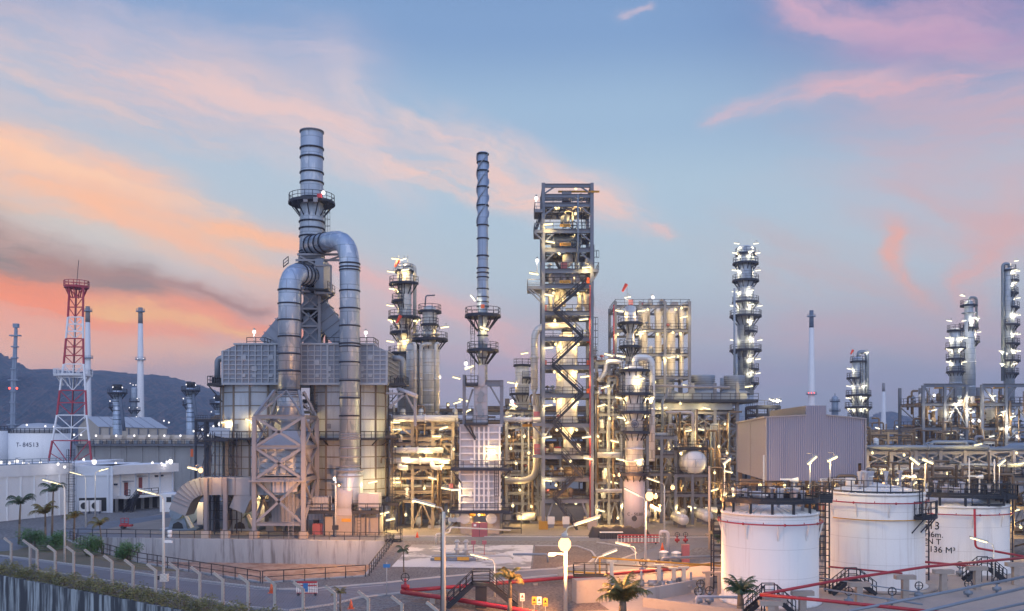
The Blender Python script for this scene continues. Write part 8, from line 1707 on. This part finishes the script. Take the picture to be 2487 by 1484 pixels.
def gear(zone, x0, x1, d, dep, ys, n, seed):
    r = random.Random(seed)
    for i in range(n):
        x, dd_, z = PX(r.uniform(x0, x1), d), d+r.uniform(-.2, dep), PZ(r.choice(ys), d); k = r.random(); lab = f'one of the small fittings in {zone}'; g_ = f'small fittings in {zone}'
        if k < .5: t = Th('control_valve', lab.replace('small fittings', 'small control valves'), 'valve', (x, dd_, z), g_+', valves'); t.part('body', MT['pipe_grey']).tube((x-.4, dd_, z+.5), (x+.4, dd_, z+.5), .2, 8); t.part('actuator', MT[r.choice(('maroon', 'fan', 'dark', 'polewhite'))]).lathe(x, dd_, [(.07, z+.5), (.07, z+1.0), (.34, z+1.02), (.34, z+1.2), (.1, z+1.4)], 10)
        elif k < .75: m = solo('junction_box', lab.replace('small fittings', 'small junction boxes'), 'box', MT[r.choice(('dark', 'steel_lt', 'maroon', 'pipe_grey'))], (x, dd_, z), g_+', boxes'); w_ = r.uniform(.5, 1.1); m.box((x, dd_, z+.7), (w_, .4, r.uniform(.5, 1.3))); m.bar((x, dd_, z), (x, dd_, z+.5), .1)
        else: t = Th('filter_pot', lab.replace('small fittings', 'small upright pots'), 'vessel', (x, dd_, z), g_+', pots'); t.part('body', MT[r.choice(('clad', 'pipe', 'pipe_tan'))]).lathe(x, dd_, [(.1, z+.3), (.4, z+.5), (.4, z+1.6), (.1, z+1.8)], 12); t.part('legs', MT['steel']).box((x, dd_, z+.2), (.5, .5, .4))
gear(Z1, 950, 1104, 130.5, 7, y1_, 40, 31); gear(Z2, 1228, 1308, 137, 8, y2_, 26, 32); gear('the narrow rack right of the stair tower', 1448, 1508, 135.6, 7, (880, 920, 962, 1004, 1046, 1090, 1130, 1170, 1212), 34, 33); gear(Z3, 1572, 1786, 147.5, 9, (1000, 1038, 1100, 1160, 1225), 50, 34); gear('the stair tower', 1324, 1432, 130.6, 6, (655, 692, 758, 820, 889, 958, 1029, 1106, 1160, 1213), 40, 35); gear('the open vessel frame', 1498, 1670, 150.5, 7, (743, 801, 860, 915), 36, 36); gear('the right-hand frames', 2246, 2490, 150, 7, (980, 1039, 1073), 44, 37); gear('the rack right of the shelter', 2106, 2500, 118.3, 6, (1096, 1128, 1152), 24, 38)
# deeper background rack across the middle
Z5 = 'the distant racks behind the units'; y5_ = (1000, 1030, 1062, 1095, 1130, 1165, 1205)
rack('long distant pipe rack behind the units in the middle', 940, 1780, 172, 10, y5_, 12, 'steel', rails=True, braces=True); fill(Z5, 'pipes in the distant rack behind the units', 940, 1780, 171, 9, y5_, 70, 13, rmin=.14, rmax=.5); risers(Z5, 'upright pipes in the distant rack behind the units', 945, 1780, 168, 10, 1000, 1250, 150, 14)
# right-hand racks
Z4 = 'the big rack right of the shelter'; y4_ = (1092, 1127, 1150)
rack('long grey trussed pipe rack right of the shelter', 2104, 2520, 118, 7, (1096, 1128, 1152), 7, 'steel_lt', braces='all'); fill(Z4, 'pipes in the rack right of the shelter', 2104, 2520, 118, 7, (1096, 1128, 1152), 22, 15, ('pipe_grey', 'pipe_grey', 'pipe', 'steel_lt'), .12, .3); risers(Z4, 'upright pipes in the rack right of the shelter', 2106, 2500, 120, 14, 1085, 1200, 90, 16)
for y_, xa, xb, r_, d, lb in ((1086, 2104, 2400, 5.5, 117, 'long pale blue pipe on top of the rack right of the shelter'), (1112, 2108, 2440, 9.5, 121, 'very thick blue grey pipe in the rack right of the shelter'), (1140, 2104, 2300, 4, 116, 'pale blue pipe low in the rack right of the shelter'), (1130, 2330, 2500, 5, 116, 'blue grey pipe low at the right edge')): pipe_thing([P(xa, y_, d), P(xb, y_, d)], M(r_, d), lb, 'pipe_grey', None, 14, 'header_pipe')
pipe_thing([P(2436, 1113, 120), P(2440, 1092, 124), P(2456, 1082, 126), P(2510, 1084, 126)], M(8, 121), 'blue grey pipe bending up to the right edge', 'pipe_grey', None, 14, 'header_pipe', 1.5, False); drum(P(2352, 1110, 122), M(12, 122), 3.2, 'x', 'banded blue grey drum in the rack right of the shelter', 'pipe_grey', legs=False)
rack('far orange-lit pipe rack below the small hill', 2100, 2240, 190, 8, (1050, 1066, 1085), 5, 'steel_tan', rails=True); fill('the far rack below the small hill', 'pipes in the far rack below the small hill', 2100, 2240, 190, 8, (1050, 1066, 1085), 14, 17); risers('the far rack below the small hill', 'upright pipes in the far rack below the small hill', 2102, 2240, 189, 7, 1044, 1110, 26, 18)
fill('the right-hand frames', 'pipes in the right-hand frames', 2244, 2490, 150, 8, (985, 1039, 1073, 1100), 26, 19); risers('the right-hand frames', 'upright pipes in the right-hand frames', 2244, 2490, 149.4, 8, 975, 1110, 130, 20); fill('the yard behind the tanks', 'pipes behind the white tanks', 2100, 2500, 104, 6, (1165, 1180), 12, 21, rmin=.08, rmax=.2); risers('the yard behind the tanks', 'upright pipes behind the white tanks', 2010, 2490, 98, 8, 1150, 1290, 70, 22, ('pipe_tan', 'pipe_grey', 'pipe'))
rack('low tan rack behind the rear white tank at the right edge', 2455, 2540, 100, 8, (1160, 1230, 1300), 2, 'steel_tan', rails=True); fill('the rack at the right edge', 'pipes in the rack at the right edge', 2450, 2520, 100, 8, (1160, 1230, 1300), 10, 23)
frame('machinery_deck', 'dark machinery deck right of the tall blue column', PX(1838, 170), PX(1893, 170), 170, 178, [PZ(y, 170) for y in (1090, 1035, 1006, 986)], 2, 1, 'navy', .35, True, True, True)
for i, x in enumerate((1873, 1882, 1890)): lamp('w', P(x, 972+(i % 2)*2, 168), f'white lamp in the row over the dark machinery deck, {["left","middle","right"][i]} one', .2, .5)
# the gas-turbine yard left of the furnace and the bits between
rack('distant dark rack left of the furnace under the turbine stacks', 475, 545, 200, 8, (1020, 1045, 1075), 3, 'navy', rails=True); fill('the rack left of the furnace', 'pipes in the rack left of the furnace', 476, 545, 200, 8, (1020, 1045, 1075), 8, 24); 
for i, (x, y) in enumerate(((533, 1030), (491, 1043), (518, 1035), (470, 1047), (505, 1057), (398, 1022), (410, 1026))): lamp('v', P(x, y, 196 if x > 450 else 230), ['big pale globe at the left furnace edge', 'small lamp over the dark rack left of the furnace', 'small lamp nearest the lean-to roof', 'small lamp left end of the dark rack', 'small lamp under the dark rack', 'small lamp right of the shed roof, left one', 'small lamp right of the shed roof, right one'][i], scale=1.3 if i == 0 else .7)
LL = [('t', 960, 1026, 'by the top header, left'), ('t', 964, 1043, 'under the top header, left'), ('t', 1077, 1040, 'under the top header, right'), ('t', 959, 1162, 'low left'), ('t', 1050, 1162, 'low centre'), ('t', 962, 1172, 'lowest left, tilted'), ('b', 1003, 1218, 'over the ground, left'), ('t', 1082, 1118, 'at the end of the low header'), ('b', 1102, 1091, 'beside the heater ladder'), ('t', 985, 1112, 'over the low header'), ('b', 1075, 1130, 'right of the elbows'), ('t', 1060, 1060, 'in the upper middle'), ('b', 1030, 1186, 'under the rack, middle'), ('b', 1090, 1240, 'near the ground, right'), ('b', 985, 1250, 'near the ground, left'), ('v', 1067, 916, 'on a mast above the racks'), ('t', 1108, 918, 'left of the slim stack'), ('b', 1088, 983, 'behind the heater top, left'), ('t', 1110, 978, 'behind the heater top, right'), ('t', 1040, 1100, 'mid height')]
for k, x, y, w in LL: lamp(k, P(x, y, 129.2 if y > 1000 else 150), f'{"globe" if k in "bv" else "tube"} lamp of the rack right of the furnace, {w}', .1, rnd.choice((-.3, .25, 0)))
LL = [('t', 1233, 1012, 'over its header'), ('b', 1236, 1060, 'upper left'), ('b', 1273, 1060, 'upper right'), ('b', 1253, 1125, 'middle'), ('t', 1246, 985, 'above the header near the domed column'), ('v', 1243, 975, 'round one above the header'), ('b', 1284, 1100, 'middle right'), ('b', 1262, 1190, 'low'), ('b', 1290, 1230, 'near the ground right'), ('t', 1232, 1160, 'low left'), ('b', 1266, 1255, 'near the ground middle')]
for k, x, y, w in LL: lamp(k, P(x, y, 136), f'{"globe" if k in "bv" else "tube"} lamp between the heater and the stair tower, {w}', .1, rnd.choice((-.3, .25)))
LL = [('t', 1478, 862, 'at its very top'), ('t', 1460, 985, 'upper'), ('b', 1480, 1016, 'upper middle'), ('t', 1492, 1072, 'middle'), ('b', 1470, 1140, 'middle low'), ('t', 1458, 1240, 'near the ground'), ('b', 1500, 1258, 'near the ground right'), ('b', 1462, 1188, 'low left'), ('t', 1470, 940, 'under the swan-neck pipe'), ('b', 1452, 1060, 'left by the tower post')]
for k, x, y, w in LL: lamp(k, P(x, y, 134.5), f'{"globe" if k == "b" else "tube"} lamp in the narrow rack right of the stair tower, {w}', .1, rnd.choice((-.3, .25)))
LL = [('b', 1600, 1090), ('t', 1640, 1085), ('b', 1745, 1085), ('t', 1600, 1150), ('b', 1660, 1180), ('t', 1735, 1190), ('b', 1590, 1240), ('b', 1620, 1262), ('t', 1700, 1262), ('b', 1755, 1250), ('b', 1700, 1085), ('b', 1765, 1100)]
for k, x, y in LL: lamp(k, P(x, y, 144), f'{"globe" if k == "b" else "tube"} lamp among the pipes under the air coolers', .1, rnd.choice((-.3, .25)), f'{"globe" if k == "b" else "tube"} lamps among the pipes under the air coolers')
for i, (x, y) in enumerate(((960, 1085), (1070, 1080), (1240, 1085), (1290, 1040), (1340, 1150), (1400, 1140), (1470, 1110), (1560, 1080), (1680, 1060), (1750, 1060), (1010, 1150), (1120, 1060), (1640, 1130), (1580, 1180))): lamp('b', P(x, y, 169), 'globe lamp glimmering in the distant racks behind the units', 0, 0, 'globe lamps in the distant racks')
for i, (k, x, y) in enumerate((('w', 2130, 1040), ('w', 2182, 1038), ('b', 2110, 1075), ('b', 2152, 1085), ('b', 2208, 1085), ('w', 2228, 1064))): lamp(k, P(x, y, 186), f'{"globe" if k == "b" else "tube"} lamp of the far rack below the small hill, {["upper left","upper right","lower left","lower middle","lower right","right end"][i]}', .2, .3)
for i, (x, y, k) in enumerate(((2150, 1123, 'b'), (2118, 1100, 'b'), (2195, 1105, 'b'), (2375, 1080, 't'), (2468, 1100, 'b'), (2480, 1126, 't'), (2300, 1150, 'b'), (2420, 1160, 'b'), (2140, 1150, 'b'), (2350, 1165, 'b'), (2464, 1240, 't'), (2478, 1280, 'b'))): lamp(k, P(x, y, 115 if y < 1200 else 99), f'{"globe" if k == "b" else "tube"} lamp in the rack right of the shelter, {["over the thick pipe left","top left","top second","under the right bay","far right upper","far right lower","low centre","low right","low left","low right of centre","right edge by the rear tank","right edge lowest"][i]}', .1, -.2, scale=.8)
# ---------------------------------------------------------------- the evening air
hz = bpy.data.materials.new('evening_haze'); hz.use_nodes = True; nt = hz.node_tree; nt.nodes.clear()
o_ = nt.nodes.new('ShaderNodeOutputMaterial'); v_ = nt.nodes.new('ShaderNodeVolumePrincipled'); v_.inputs['Color'].default_value = (.55, .68, .98, 1); v_.inputs['Density'].default_value = .00028; nt.links.new(v_.outputs[0], o_.inputs['Volume'])
hb = solo('haze', None, None, hz, kind='stuff'); hb.box2((-2900, -420, -5.6), (2900, 2900, 205))
build_all(); place_lamps()
